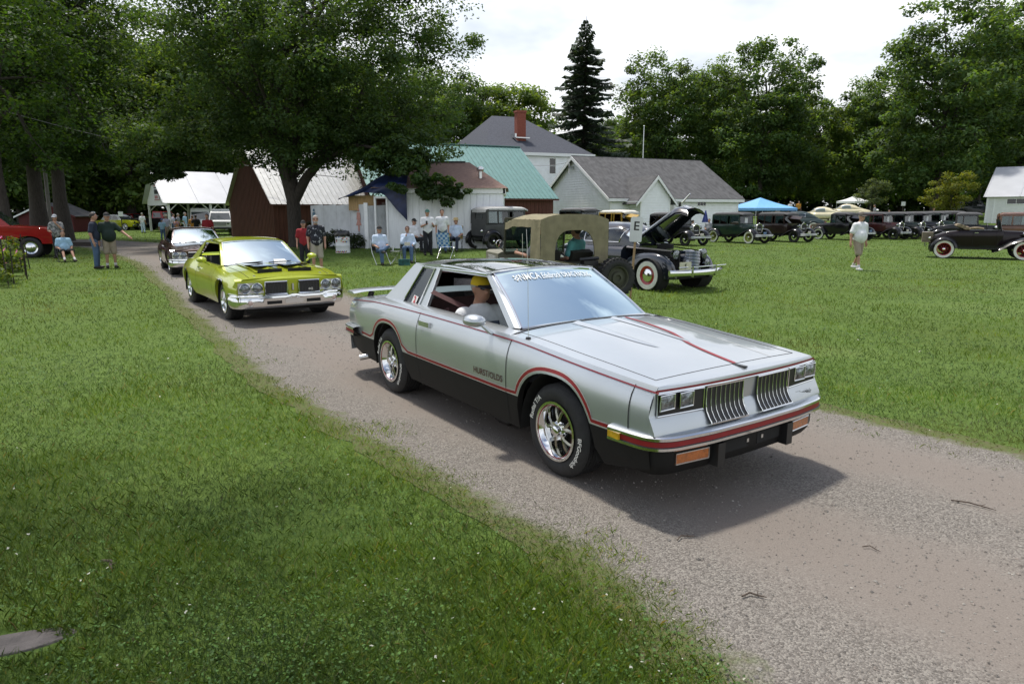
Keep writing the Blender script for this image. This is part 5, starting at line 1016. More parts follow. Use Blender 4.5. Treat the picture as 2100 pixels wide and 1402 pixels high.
# ---------------------------------------------------------------- muscle coupes (green and brown)
def muscle(name, loc, rz, label, pm, green):
    car = thing(name, loc, rz, label, 'car'); wb = 2.845
    B = Body(xr=-3.95, xf=.92, w=cur([(-3.95, .78), (-3.4, .92), (-2.7, .965), (-1.6, .94), (-.3, .955), (.5, .95), (.92, .90)]), zt=cur([(-3.95, .78), (-3.2, .88), (-2.6, .925), (-1.9, .885), (-.7, .875), (.2, .845), (.92, .768)]),
             zs=cur([(-3.95, .32), (-3.2, .26), (.45, .25), (.92, .33)]), zsl=.24, zw=.58, tin=.12, tp=2.2, bin=.10, arches=[(-wb, .40, .70, 2.2), (0, .41, .715, 2.2)], xc=-.62, xd=-3.2 if green else -3.1, ysill=.72, crown=cur([(-3.95, .02), (-3.1, .04), (-.6, .05), (.4, .045), (.92, .022)]), cp=2.0)
    body = B.build(car, [pm, pm])
    zt1 = 1.30
    K = dict(rf=(-1.30, .60, 1.285), rr=(-2.55, .57, 1.275), ztop=1.33, cr=.035, wb=(-.66, .735, .895), bb=(-3.25, .62, .94), bow=.05, wbow=.12, trim=M_CHROME, side=[])
    K['side'] = [('quarter_panel', [(-2.72, .90), (-2.50, 1.27), (-2.56, 1.27), (-3.28, .90)], pm, .0), ('roof_rail', [(-2.56, 1.245), (-2.56, 1.283), (-1.30, 1.29), (-1.30, 1.25)], pm, -.002)]
    if not green: K['side'].append(('side_window', [(-2.70, .89), (-2.5, 1.25), (-1.38, 1.26), (-.80, .90)], None, -.01))
    c = cabin(car, K, pm, M_WS2)
    Z = lambda x, y: float(B.zt(x))+float(B.crown(x))*(1-abs(y/B.Y(x, float(B.zt(x))))**B.cp)
    for sg in (-1, 1):
        ribbon([(-.60, z) for z in lin(.88, .30, 10)], .008, B.Y, .003, sg).build('door_seam', M_DARK, body, fix=False); ribbon([(-1.98, z) for z in lin(.88, .30, 10)], .008, B.Y, .003, sg).build('door_seam', M_DARK, body, fix=False)
        for (xa, R_, zt, p) in B.arches:
            th = lin(pi*.98, pi*.02, 26); ribbon([(xa+(R_+.006)*cos(t), .24+(zt+.006-.24)*(1-abs(cos(t))**p)**(1/p)) for t in th], .022, B.Y, .006, sg).build('wheel_lip_trim', M_CHROME, body, fix=False)
        MB().cb((-1.80, sg*(B.Y(-1.8, .80)+.012), .80), (.2, .02, .03)).build('door_handle', M_CHROME, body)
        if green:
            m = MB(); m.loft([[(-.92+a, sg*(1.02+.09*r*cos(t)), 1.0+.058*r*sin(t)) for t in np.arange(0, 2*pi, pi/8)] for a, r in ((-.05, .92), (0, 1), (.06, .85), (.10, .4), (.115, .05))]); m.tube([(-.90, sg*.97, .96), (-.86, sg*.89, .91)], .02, 6); m.build('mirror', pm, car)
    sm = MB(); path = [(x, .70-.02*(x+.6)) for x in lin(-.60, .84, 14)]; sm.tube([(x, y, Z(x, y)+.001) for x, y in path], .004, 4); sm.tube([(x, -y, Z(x, y)+.001) for x, y in path], .004, 4); sm.build('hood_seam', M_DARK, body)
    xb = lambda y, x0: x0-.07*(abs(y)/.9)**2
    NP = [(.92, .770), (.96, .745), (.965, .64), (.955, .50), (.93, .44)]
    ns = MB().grid(lambda q, j: (xb(q*.90, NP[j][0]), q*.90, NP[j][1]+(.022*(1-abs(q)**2.0) if j == 0 else .012*(1-q*q) if j == 1 else 0)), lin(-1, 1, 31), list(range(5)))
    for sg in (-1, 1): ns.grid(lambda j, k: (xb(.9, NP[j][0])*(1-k)+.75*k, sg*(.90*(1-k)+B.Y(.75, NP[j][1])*k), NP[j][1]), list(range(5)), (0, .5, 1))
    nose = ns.build('nose_panel', pm, car, ang=35, weld=True)
    for sg in (-1, 1):
        hb = MB().poly([(xb(.62, .968), sg*.475, .533), (xb(.87, .968), sg*.872, .533), (xb(.87, .968), sg*.872, .708), (xb(.62, .968), sg*.475, .708)], (.006, 0, 0)).build('headlight_bezel', M_STEEL, nose, smooth=False)
        for y in (.578, .768):
            L = MB().lathe([(.0, .030), (.04, .026), (.068, .014), (.074, .006)], (xb(y, .972), sg*y, .620), 'x', 20).build('headlight', M_LENS, hb, ang=80); MB().lathe([(.074, .004), (.080, .016), (.088, .012), (.092, 0)], (xb(y, .972), sg*y, .620), 'x', 20).build('headlight_ring', M_CHROME, L)
        ga, gb, g0, g1 = (.10, .455, .505, .712) if green else (.02, .45, .535, .70)
        x_ = lambda y: xb(y, .975); gr = MB().poly([(x_(ga), sg*ga, g0), (x_(gb), sg*gb, g0), (x_(gb), sg*gb, g1), (x_(ga), sg*ga, g1)], (.012, 0, 0)).build('grille', M_BLK, nose, smooth=False)
        MB().tube([(x_(y)+.018, sg*y, z) for y, z in ((ga, g0), (gb, g0), (gb, g1), (ga, g1), (ga, g0))], .014 if green else .009, 4).build('grille_surround', M_CHROME if green else M_STEEL, gr)
        for k in range(1, 7): y = ga+(gb-ga)*k/7; MB().tube([(x_(y)+.013, sg*y, g0), (x_(y)+.013, sg*y, g1)], .0035, 4).build('grille_bar', mat('dark_grey_bar', (.05, .05, .055), .4), gr)
    if green:
        bd = MB(); lettering(bd, '442', .055, lambda x, y: (xb(.3, .975)+.02, .30+x, .545+y), bold=.03); bd.build('grille_badge', M_STEEL, nose, fix=False)
        rk = MB(); rk.loft([[(xb(0, .975)+a, b, z) for a, b in ((0, -.018), (.012, -.012), (.012, .012), (0, .018))] for z in (.56, .59, .63, .67)]); rk.build('nose_emblem', M_STEEL, nose)
    # bumper: chrome, dipped below the grilles, with lamps
    pf = plan([(1.02, 0), (1.01, .45), (.97, .75), (.90, .89), (.78, .95), (.60, .965)]); dip = lambda y: -.035*(1-sstep(abs(y), .46, .56)) + .022*(1-sstep(abs(y), .05, .12)) if green else 0.
    prof = [(-.07, .527), (-.01, .527), (.018, .513), (.022, .485), (-.01, .465), (.005, .44), (.005, .345), (-.03, .285), (-.10, .275)]
    bmp = MB().grid(lambda i, j: (pf[i][0]+pf[i][2]*prof[j][0], pf[i][1]+pf[i][3]*prof[j][0], prof[j][1]+(dip(pf[i][1]) if j < 5 else 0)), range(len(pf)), range(len(prof))).build('front_bumper', M_CHROME, car, ang=40)
    for sg in (-1, 1):
        if green:
            y = .70; MB().lathe([(.0, .018), (.03, .016), (.045, .008), (.05, 0)], (xb(y, 1.012), sg*y, .385), 'x', 18).build('fog_lamp', mat('pinkish_lens', (.55, .42, .38), .2, .3, 1.), bmp); MB().lathe([(.05, 0), (.056, .014), (.064, .010), (.066, -.01)], (xb(y, 1.012), sg*y, .385), 'x', 18).build('lamp_ring', M_CHROME, bmp)
        MB().cb((1.018, sg*.33, .375), (.02, .24, .05)).build('air_slot', M_DARK, bmp)
    MB().cb((1.02, 0, .385), (.02, .30, .07)).build('licence_plate', mat('plate_white', (.6, .55, .5), .5), bmp)
    MB().grid(lambda q, k: (.90-.06*k, q*.75, .29-.08*k), (-1, -.5, 0, .5, 1), (0, 1)).build('valance', M_DARK, car)
    if green:
        for sg in (-1, 1):
            # black stripe and twin scoops
            MB().grid(lambda x, k: (x, sg*(.05+.41*k), Z(x, .2)+.008+.062*sstep(x, -.35, .50)), lin(-.56, .50, 14), lin(0, 1, 5)).build('hood_stripe', mat('gloss_black_stripe', (.010, .010, .011), .08, 0, 1.), body, fix=False)
            w_ = MB(); a0, a1 = .04, .47; w_.grid(lambda x, k: (x, sg*(a0+(a1-a0)*k), Z(x, .2)+.004+.062*sstep(x, -.35, .50)*(1 if 0 < k < 1 else 0)), lin(-.58, .60, 16), (-.08, 0, .5, 1, 1.08)); w_.build('hood_scoop', pm, body)
            MB().poly([(.605, sg*(a0+.012), Z(.60, .2)-.004), (.605, sg*(a1-.012), Z(.60, .2)-.008), (.605, sg*(a1-.012), Z(.60, .2)+.056), (.605, sg*(a0+.012), Z(.60, .2)+.056)], (-.02, 0, 0)).build('scoop_mouth', M_DARK, body, smooth=False)
            MB().cb((.74, sg*.56, Z(.74, .56)+.006), (.05, .03, .01)).build('hood_pin', M_STEEL, body)
    else:
        MB().bx(-.45, .88, -.06, .06, Z(.2, 0)+.0, Z(.2, 0)+.03).build('hood_ridge', pm, body)
    for sg in (-1, 1):
        tyre_part(car, .33, .26, .20, (0, sg*.76, .33), sg, 'mag'); tyre_part(car, .34, .29, .20, (-wb, sg*.75, .34), sg, 'mag')
    for y in (-.36, .36): seat(car, -1.95, y, .56, .34, M_BLK, .56)
    seat(car, -2.75, 0, 1.2, .38, M_BLK, .45); MB().loft([[(-.66, y, .78), (-.72, y, .92), (-1.0, y, .90), (-1.0, y, .6)] for y in (-.68, .68)]).build('dashboard', M_BLK, car)
    MB().bx(-3.0, -.65, -.72, .72, .28, .34).build('cabin_floor', M_DARK, car)
    for sg in (-1, 1): MB().bx(-3.0, -.70, sg*.72-.02, sg*.72+.02, .34, .89).build('door_trim', M_BLK, car)
    MB().lathe([(.185+.012*cos(t), .012*sin(t)) for t in np.arange(0, 6.6, .7)], axis='x', n=20, c=(-1.15, .36, .92)).build('steering_wheel', M_BLK, car)
    wp = MB(); ws = c['ws']
    wp.tube([ws(.03, .1, .012), ws(.07, .75, .014)], .007, 5); wp.tube([ws(.03, -.75, .012), ws(.07, -.05, .014)], .007, 5); wp.build('wiper', M_BLK, car)
    if green: MB().add([tuple(ws(.04, .25, .01)), tuple(ws(.04, .62, .01)), tuple(ws(.16, .60, .01)), tuple(ws(.16, .27, .01))], [(0, 1, 2, 3)]).build('show_card', mat('white_card', (.7, .72, .72), .6), car, fix=False)
    return car
GREEN = mat('lime_gold_paint', (.41, .475, .02), .28, .2, 1., var=.04, vscale=2, bump=.01, bscale=7)
BROWN = mat('maroon_brown_paint', (.050, .017, .016), .3, .3, 1., var=.06, vscale=2)
muscle('green_coupe', (-4.27, 12.10, 0), -.945, 'lime green muscle coupe with two hood scoops on the drive', GREEN, True)
muscle('brown_coupe', (-9.45, 20.55, 0), -1.02, 'dark brown coupe with chrome bumper following the lime green car', BROWN, False)
# ------------------------------------------------------------------ upright cars of about 1930: origin on the ground midway between the axles
M_VBLK = mat('black_enamel', (.008, .008, .009), .3, 0, .7, var=.2, vscale=2, spec=.1)
M_ROOF = mat('black_roof_fabric', (.060, .060, .063), .7, var=.2, vscale=4, bump=.2)
M_NICK = mat('nickel', (.62, .60, .56), .16, 1., var=.1)
M_CARD = mat('white_card', (.70, .72, .72), .6)
def lamp(parent, c, r, nm='headlight', m=None, d=None):
    L = MB().lathe([(.0, -r*1.5), (r*.5, -r*1.35), (r*.85, -r*.8), (r, -r*.1), (r*1.04, 0)], c, 'x', 18).build(nm, m or M_CHROME, parent, ang=60)
    MB().lathe([(0, r*.22), (r*.5, r*.18), (r*.95, r*.02)], c, 'x', 18).build('lens', M_LENS, L, ang=80); return L
def fender(parent, xa, zc_, path, w0, w1, sg, m, nm):
    """Sheet swept along an (x, z) path with a rounded crown, w0..w1 across."""
    mb = MB(); P = np.array(path, float); T = np.gradient(P, axis=0); T /= np.linalg.norm(T, axis=1)[:, None]; N = np.stack([T[:, 1], -T[:, 0]], 1); N *= np.sign(N[len(N)//2, 1])
    def f(i, k): y = w0+(w1-w0)*k; dn = -.075*abs(2*k-.8)**2.4; return (P[i][0]+N[i][0]*dn, sg*y, P[i][1]+N[i][1]*dn)
    mb.grid(f, range(len(P)), lin(0, 1, 9)); mb.grid(lambda i, k: tuple(np.add(f(i, k), (-N[i][0]*.012, 0, -N[i][1]*.012))), range(len(P)), lin(0, 1, 9)); return mb.build(nm, m, parent, fix=False, ang=60)
def vintage(name, loc, rz, label, bm_, body='sedan', wheelm=None, ww=False, hood='closed', roofm=None, fend=None, group=None, trunk=False, front=True, card=False, spare=False, opengl=False):
    car = thing(name, loc, rz, label, 'car', group); fend = fend or M_VBLK; roofm = roofm or M_ROOF; wheelm = wheelm or M_VBLK; wb = 1.315; tr = .71; Rw = .37
    xf, xw = 1.42, .50                                            # radiator face, windscreen
    xr = -1.62 if body in ('sedan',) else -.62; zbelt = 1.13
    # tub: cowl to tail
    if body == 'sedan':
        st = [(xw+.12, .50), (xw-.05, .60), (-.2, .66), (-1.0, .66), (-1.45, .62), (-1.60, .57)]; top = cur([(-1.62, 1.10), (-1.0, 1.13), (xw+.12, 1.13)])
    else:
        st = [(xw+.12, .50), (xw-.05, .60), (-.2, .66), (-.75, .655), (-1.25, .60), (-1.62, .50), (-1.85, .40)]; top = cur([(-1.85, .72), (-1.6, .92), (-1.25, 1.06), (-.8, 1.12), (xw+.12, 1.13)])
    tub = MB(); sec = []
    for x, w in st:
        zt = float(top(x)); z0 = .50 if x > -1.5 else .58; sec.append([(x, w*.93, z0), (x, w*.99, z0+(zt-z0)*.35), (x, w, z0+(zt-z0)*.7), (x, w*.98, zt-.03), (x, w*.93, zt), (x, 0, zt+.012), (x, -w*.93, zt), (x, -w*.98, zt-.03), (x, -w, z0+(zt-z0)*.7), (x, -w*.99, z0+(zt-z0)*.35), (x, -w*.93, z0)])
    tub.loft(sec); b = tub.build('body', bm_, car, ang=45)
    for sg in (-1, 1):
        for x in (xw-.06, -.38): MB().tube([(x, sg*.672, .56), (x, sg*.672, 1.11)], .005, 4).build('door_seam', M_DARK, b)
        MB().tube([(xw, sg*.612, 1.12), (-.2, sg*.668, 1.12), (xr+.1, sg*.64, 1.11)], .014, 6).build('belt_moulding', fend, b); MB().cb((-.28, sg*.69, 1.03), (.12, .03, .02)).build('door_handle', M_CHROME, b)
    # greenhouse
    zr_ = 1.74
    if body in ('sedan', 'coupe'):
        xe = -1.52 if body == 'sedan' else -.55; wtop = .60
        ps = [(xw-.03, .05), (-.20, .06), (-.42, .06), (-.98, .07), (xe, .10)] if body == 'sedan' else [(xw-.03, .05), (-.22, .06), (xe, .10)]
        cab = MB()
        for sg in (-1, 1):
            for i, (x, w) in enumerate(ps): cab.loft([[(x+w/2, sg*.645, zbelt-.03), (x-w/2, sg*.645, zbelt-.03), (x-w/2, sg*.60, zbelt-.03), (x+w/2, sg*.60, zbelt-.03)], [(x+w/2-.06*(i == 0), sg*.615, zr_-.06), (x-w/2-.06*(i == 0), sg*.615, zr_-.06), (x-w/2-.06*(i == 0), sg*.57, zr_-.06), (x+w/2-.06*(i == 0), sg*.57, zr_-.06)]])
            cab.loft([[(xw-.06, sg*.622, zr_-.14), (xw-.06, sg*.60, zr_-.04), (xw-.06, sg*.55, zr_-.04), (xw-.06, sg*.57, zr_-.14)], [(xe, sg*.622, zr_-.14), (xe, sg*.60, zr_-.04), (xe, sg*.55, zr_-.04), (xe, sg*.57, zr_-.14)]])
        cab.loft([[(xe+.04, .62, zbelt-.05), (xe-.06, .60, zbelt-.05), (xe-.06, -.60, zbelt-.05), (xe+.04, -.62, zbelt-.05)], [(xe+.04, .63, zbelt+.16), (xe-.05, .61, zbelt+.16), (xe-.05, -.61, zbelt+.16), (xe+.04, -.63, zbelt+.16)]]); cab.loft([[(xe+.04, .62, zr_-.2), (xe-.03, .60, zr_-.2), (xe-.03, -.60, zr_-.2), (xe+.04, -.62, zr_-.2)], [(xe+.06, .60, zr_-.04), (xe+.0, .57, zr_-.04), (xe+.0, -.57, zr_-.04), (xe+.06, -.60, zr_-.04)]])
        for sg in (-1, 1): cab.bx(xe-.05, xe+.03, sg*.46-.16, sg*.46+.16, zbelt+.1, zr_-.15)
        cab.build('cab_frame', bm_, car, ang=30)
        rf = MB(); rs = []
        for x, k, dz in ((xe-.06, .86, -.10), (xe-.02, .95, -.03), (xe+.12, 1, .02), (-.4, 1.0, .045), (xw-.12, .99, .03), (xw+.02, .97, -.005), (xw+.14, .93, -.05), (xw+.15, .92, -.065)):
            rs.append([(x, .615*k, zr_-.07+min(0, dz)), (x, .60*k, zr_-.02+dz*.6), (x, .45*k, zr_+.03+dz), (x, 0, zr_+.05+dz), (x, -.45*k, zr_+.03+dz), (x, -.60*k, zr_-.02+dz*.6), (x, -.615*k, zr_-.07+min(0, dz)), (x, 0, zr_-.08+min(0, dz))])
        rf.loft(rs); rf.build('roof', roofm, car, ang=50)
        for sg in (-1, 1):
            for (a, _), (c, _) in zip(ps[:-1], ps[1:]):
                if opengl and a > 0: continue
                if a-c > .3: MB().poly([(a-.03, sg*.632, zbelt), (c+.03, sg*.632, zbelt), (c+.03, sg*.60, zr_-.14), (a-.03, sg*.60, zr_-.14)], (0, -sg*.004, 0)).build('side_window', M_GL, car, smooth=False)
        MB().poly([(xe-.04, .30, zbelt+.16), (xe-.04, -.30, zbelt+.16), (xe-.02, -.30, zr_-.18), (xe-.02, .30, zr_-.18)], (.004, 0, 0)).build('rear_window', M_GL, car, smooth=False)
        wsx, wst = xw+.0, xw-.05
        w = MB().poly([(wsx, .58, zbelt+.02), (wsx, -.58, zbelt+.02), (wst, -.56, zr_-.12), (wst, .56, zr_-.12)], (.004, 0, 0)).build('windscreen', M_GL, car, smooth=False)
        if card: MB().poly([(wsx-.006, .1, zbelt+.06), (wsx-.006, -.16, zbelt+.06), (wsx-.022, -.16, zbelt+.36), (wsx-.022, .1, zbelt+.36)], (.012, 0, 0)).build('show_card', M_CARD, w, smooth=False)
        MB().tube([(wsx+.004, .58, zbelt+.02), (wsx+.004, -.58, zbelt+.02), (wst+.004, -.56, zr_-.12), (wst+.004, .56, zr_-.12), (wsx+.004, .58, zbelt+.02)], .014, 5).build('windscreen_frame', bm_, w)
    else:                                                         # open car with folded top
        fr = MB()
        for sg in (-1, 1): fr.tube([(xw+.04, sg*.56, zbelt-.02), (xw-.06, sg*.56, zbelt+.40)], .022, 8)
        fr.tube([(xw-.06, .56, zbelt+.40), (xw-.06, -.56, zbelt+.40)], .018, 8); fr.tube([(xw+.03, .56, zbelt+.02), (xw+.03, -.56, zbelt+.02)], .018, 8); wf = fr.build('windscreen_frame', M_VBLK if body == 'roadster' else bm_, car)
        MB().poly([(xw+.03, .55, zbelt+.02), (xw+.03, -.55, zbelt+.02), (xw-.06, -.55, zbelt+.39), (xw-.06, .55, zbelt+.39)], (.004, 0, 0)).build('windscreen', M_GL, wf, smooth=False)
        ft = MB(); q = random.Random(3)
        for k in range(3): ft.loft([[(-.62-.12*k+.10*cos(t)+.02*q.uniform(-1, 1), y, 1.20+.05*k+.055*sin(t)+.02*sin(y*9+k)) for t in np.arange(0, 2*pi, pi/5)] for y in lin(-.66, .66, 13)])
        ft.loft([[(-.55+.5*a, sg_*.62+.05*cos(t), 1.18+.10*a*(1-a)*4*.4+.045*sin(t)) for t in np.arange(0, 2*pi, pi/4)] for sg_ in (-1,) for a in lin(0, 1, 6)]); ft.build('folded_top', mat('khaki_top_cloth', (.23, .18, .12), .9, var=.35, vscale=12, bump=.6, bscale=14), car)
        seat(car, -.45, 0, 1.05, .72, mat('tan_leather', (.17, .12, .08), .6, var=.2), .45)
        MB().lathe([(.20+.012*cos(t), .012*sin(t)) for t in np.arange(0, 6.6, .7)], axis='x', n=20, c=(.12, .3, 1.18)).build('steering_wheel', M_BLK, car)
    # hood, radiator
    hs = []
    for x, w, zt in ((xf-.02, .24, 1.10), (1.0, .33, 1.115), (xw+.11, .475, 1.13)):
        hs.append([(x, w, .60), (x, w*1.02, .85), (x, w*.98, zt-.12), (x, w*.8, zt-.03), (x, w*.35, zt), (x, -w*.35, zt), (x, -w*.8, zt-.03), (x, -w*.98, zt-.12), (x, -w*1.02, .85), (x, -w, .60)])
    if hood == 'closed': h = MB(); h.loft(hs); h.build('hood', bm_, car, ang=40)
    else:
        e = MB(); e.bx(.7, 1.3, -.17, .17, .62, .98); e.bx(.75, 1.2, -.07, .07, .97, 1.04); e.build('engine', M_DARK, car)
        fl = MB(); fl.poly([(xf-.05, -.02, 1.12), (xw+.1, -.02, 1.14), (xw+.1, -.52, 1.44), (xf-.05, -.36, 1.36)], (0, .015, .02)); fl.poly([(xf-.05, -.36, 1.36), (xw+.1, -.52, 1.44), (xw+.1, -.16, 1.60), (xf-.05, -.08, 1.52)], (0, .0, .02)); fl.build('raised_hood', bm_, car)
        lf = MB(); lf.loft([[(x, .24+(.24 if x < .8 else 0), .60), (x, .25+(.22 if x < .8 else 0), .72)] for x in (xf-.03, xw+.12)], closed=False); lf.build('hood_sill', bm_, car, fix=False)
    pts = [(.25, .58), (.27, .80), (.26, 1.0), (.20, 1.10), (.07, 1.15), (-.07, 1.15), (-.20, 1.10), (-.26, 1.0), (-.27, .80), (-.25, .58)]
    rs = MB(); rs.loft([[(xf-.04+a, y*k, .86+(z-.86)*k) for y, z in pts] for a, k in ((0, 1.0), (.05, 1.02), (.07, .98), (.065, .86), (.05, .84))], caps=False); sh = rs.build('radiator_shell', M_NICK, car, ang=50)
    MB().poly([(xf+.012, y*.85, .86+(z-.86)*.85) for y, z in pts], (.004, 0, 0)).build('radiator_core', mat('radiator_core', (.02, .02, .022), .6, .3, var=.5, vscale=60), sh, smooth=False); MB().lathe([(.035, 0), (.04, .03), (.015, .06), (0, .07)], (xf, 0, 1.15), 'z', 10).build('radiator_cap', M_CHROME, sh)
    # fenders, boards, lamps, bumpers
    for sg in (-1, 1):
        pf = [(wb+.50*cos(t)+.02, .37+.50*sin(t)) for t in np.linspace(-.05*pi, .62*pi, 14)]+[(.80, .70), (.60, .55), (.42, .44), (.25, .40)]
        fender(car, wb, .4, pf, .34 if False else .42, .86, sg, fend, 'front_fender')
        pr = [(-wb+.50*cos(t), .37+.49*sin(t)) for t in np.linspace(1.08*pi, .04*pi, 16)]
        fender(car, -wb, .4, pr[::-1], .58, .86, sg, fend, 'rear_fender')
        MB().bx(-.85, .50, .60 if sg > 0 else -.85, .85 if sg > 0 else -.60, .385, .415).build('running_board', fend, car); MB().bx(-.85, .6, sg*.60-.01, sg*.60+.01, .41, .54).build('splash_apron', fend, car)
        if front: lamp(car, (xf-.02, sg*.36, .98), .115)
        st_ = dict(letters=('ww', .78)) if ww else {}
        for x in (wb, -wb): tyre_part(car, Rw, .125, .245, (x, sg*tr, Rw), sg, 'wire', mats=[wheelm], **st_)
    if front:
        MB().tube([(xf-.02, .40, .86), (xf+.02, 0, .82), (xf-.02, -.40, .86)], .014, 6).build('lamp_bar', M_CHROME, car)
        fb = MB()
        for z in (.44, .51): fb.tube([(wb+.50, .80, z), (wb+.56, .5, z), (wb+.60, 0, z), (wb+.56, -.5, z), (wb+.50, -.80, z)], .018, 6)
        fb.build('front_bumper', M_CHROME, car); MB().poly([(wb+.52, -.12, .56), (wb+.52, .16, .56), (wb+.52, .16, .69), (wb+.52, -.12, .69)], (.008, 0, 0)).build('licence_plate', mat('plate_white', (.6, .55, .5)) if not ww else mat('plate_blue', (.12, .2, .36), .5), car)
    rb = MB()
    for z in (.46, .53): rb.tube([(-wb-.62, .78, z), (-wb-.66, .45, z), (-wb-.66, .3, z)], .016, 6); rb.tube([(-wb-.62, -.78, z), (-wb-.66, -.45, z), (-wb-.66, -.3, z)], .016, 6)
    rb.build('rear_bumper', fend, car); MB().bx(-1.7, 1.5, -.35, .35, .40, .52).build('chassis', M_DARK, car); ax = MB(); ax.tube([(wb, -.66, .36), (wb, .66, .36)], .035, 8); ax.tube([(-wb, -.66, .37), (-wb, .66, .37)], .05, 8); ax.build('axle', M_DARK, car)
    tl = lamp(car, (-wb-.5, -.62, .80), .05, 'tail_lamp'); tl.rotation_euler = (0, 0, 0)
    if trunk: t = MB(); t.bx(-wb-.78, -wb-.40, -.42, .42, .62, 1.02); t.build('luggage_box', mat('worn_wood_box', (.16, .13, .09), .8, var=.4, vscale=5, stretch=(1, 8, 8)), car)
    if spare: sp = tyre_part(car, Rw, .125, .245, (-1.92, 0, .80), 1, 'wire', mats=[wheelm]); sp.rotation_euler = (0, 0, pi/2)
    return car
def P2(px, d): return at_px(px, d)
def V3(px, d): x, y = P2(px, d); return (x, y, gz(x, y))
HD = -1.0
M_YW = mat('mustard_wheel', (.30, .28, .06), .5, var=.1); M_RW = mat('red_wheel', (.36, .012, .014), .35, 0, .6, var=.1)
c_green = paint('dark_green_enamel', (.016, .036, .026)); c_brn = paint('brown_black_enamel', (.030, .018, .016)); c_mar = paint('maroon_enamel', (.055, .014, .014)); c_gry = mat('grey_primer', (.050, .052, .052), .7, var=.15, vscale=3)
c_tan = paint('mustard_enamel', (.42, .27, .05)); c_aub = paint('aubergine_enamel', (.012, .006, .008), coat=.5); c_dgr = paint('bottle_green_enamel', (.010, .020, .016)); c_blu = paint('blue_black_enamel', (.010, .012, .018))
# x, y of the car's middle from the wheel it shows
vintage('vintage_sedan', (13.75, 41.2, gz(13.7, 41)), -1.0, 'dark green 1930s sedan with mustard wheels standing before the blue canopy', c_green, wheelm=M_YW, ww=True, card=True)
vintage('vintage_sedan', (17.1, 42.9, gz(17, 43)), -1.02, 'black brown antique car with its hood raised, beside the dark green sedan', c_brn, hood='open', ww=False)
vintage('vintage_coupe', (22.2, 45.6, gz(22, 45)), -.98, 'black antique coupe with whitewall wheels behind the walking man in white', M_VBLK, body='coupe', ww=True, trunk=True, hood='open', fend=M_VBLK)
vintage('vintage_sedan', (25.3, 46.8, gz(25, 47)), -1.0, 'maroon antique sedan right of the walking man, first of the long row', c_mar, card=True)
for k, (cm, lb) in enumerate(((c_dgr, 'black antique sedan right next to the maroon one in the long row'), (c_blu, 'third sedan of the long row, white card in its windscreen'), (c_green, 'fourth sedan of the long row, just left of the folded khaki top'), (c_brn, 'last sedan of the long row, hood raised, above the folded khaki top'))):
    x, y = 27.2+k*1.95, 47.6+k*1.15; vintage('vintage_sedan', (x, y, gz(x, y)), -1.0, lb, cm, card=k < 3, hood='open' if k == 3 else 'closed')
vintage('vintage_roadster', (18.95, 27.35, gz(19, 27)), -.515, 'aubergine open roadster with red wheels and whitewalls at the field edge', c_aub, body='roadster', wheelm=M_RW, ww=True, trunk=True)
vintage('vintage_sedan', (-.15, 30.2, gz(0, 30)), .62, 'grey primer antique sedan parked against the white plank shed', c_gry, roofm=mat('pale_grey_roof', (.42, .42, .41), .6, var=.12), fend=M_VBLK)
vintage('vintage_sedan', (9.35, 38.6, gz(9, 38)), -1.0, 'black antique sedan behind the raised hood, front wheel and bumper showing', M_VBLK)
vintage('vintage_sedan', (6.6, 40.2, gz(6, 40)), -1.0, 'mustard antique car with pale top and raised hood panel', c_tan, roofm=mat('cream_roof', (.66, .64, .56), .6, var=.08), hood='open', fend=M_VBLK)
vintage('vintage_sedan', (4.1, 38.6, gz(4, 38)), -1.0, 'dark antique sedan whose roof shows just above the khaki canvas', c_blu)
M_WDY = mat('varnished_wood', (.13, .050, .022), .4, 0, .5, var=.3, vscale=4, stretch=(1, 1, 8))
vintage('wood_sided_wagon', (28.9, 37.9, gz(29, 38)), -.5, 'brown wood framed antique wagon before the white barn', M_WDY, roofm=M_WDY, fend=mat('brown_fender', (.05, .025, .015), .4, 0, .6))
vintage('vintage_touring', (26.0, 38.9, gz(26, 39)), -.6, 'black antique coupe between the roadster windscreen and the wooden wagon', M_VBLK, body='coupe', card=True)
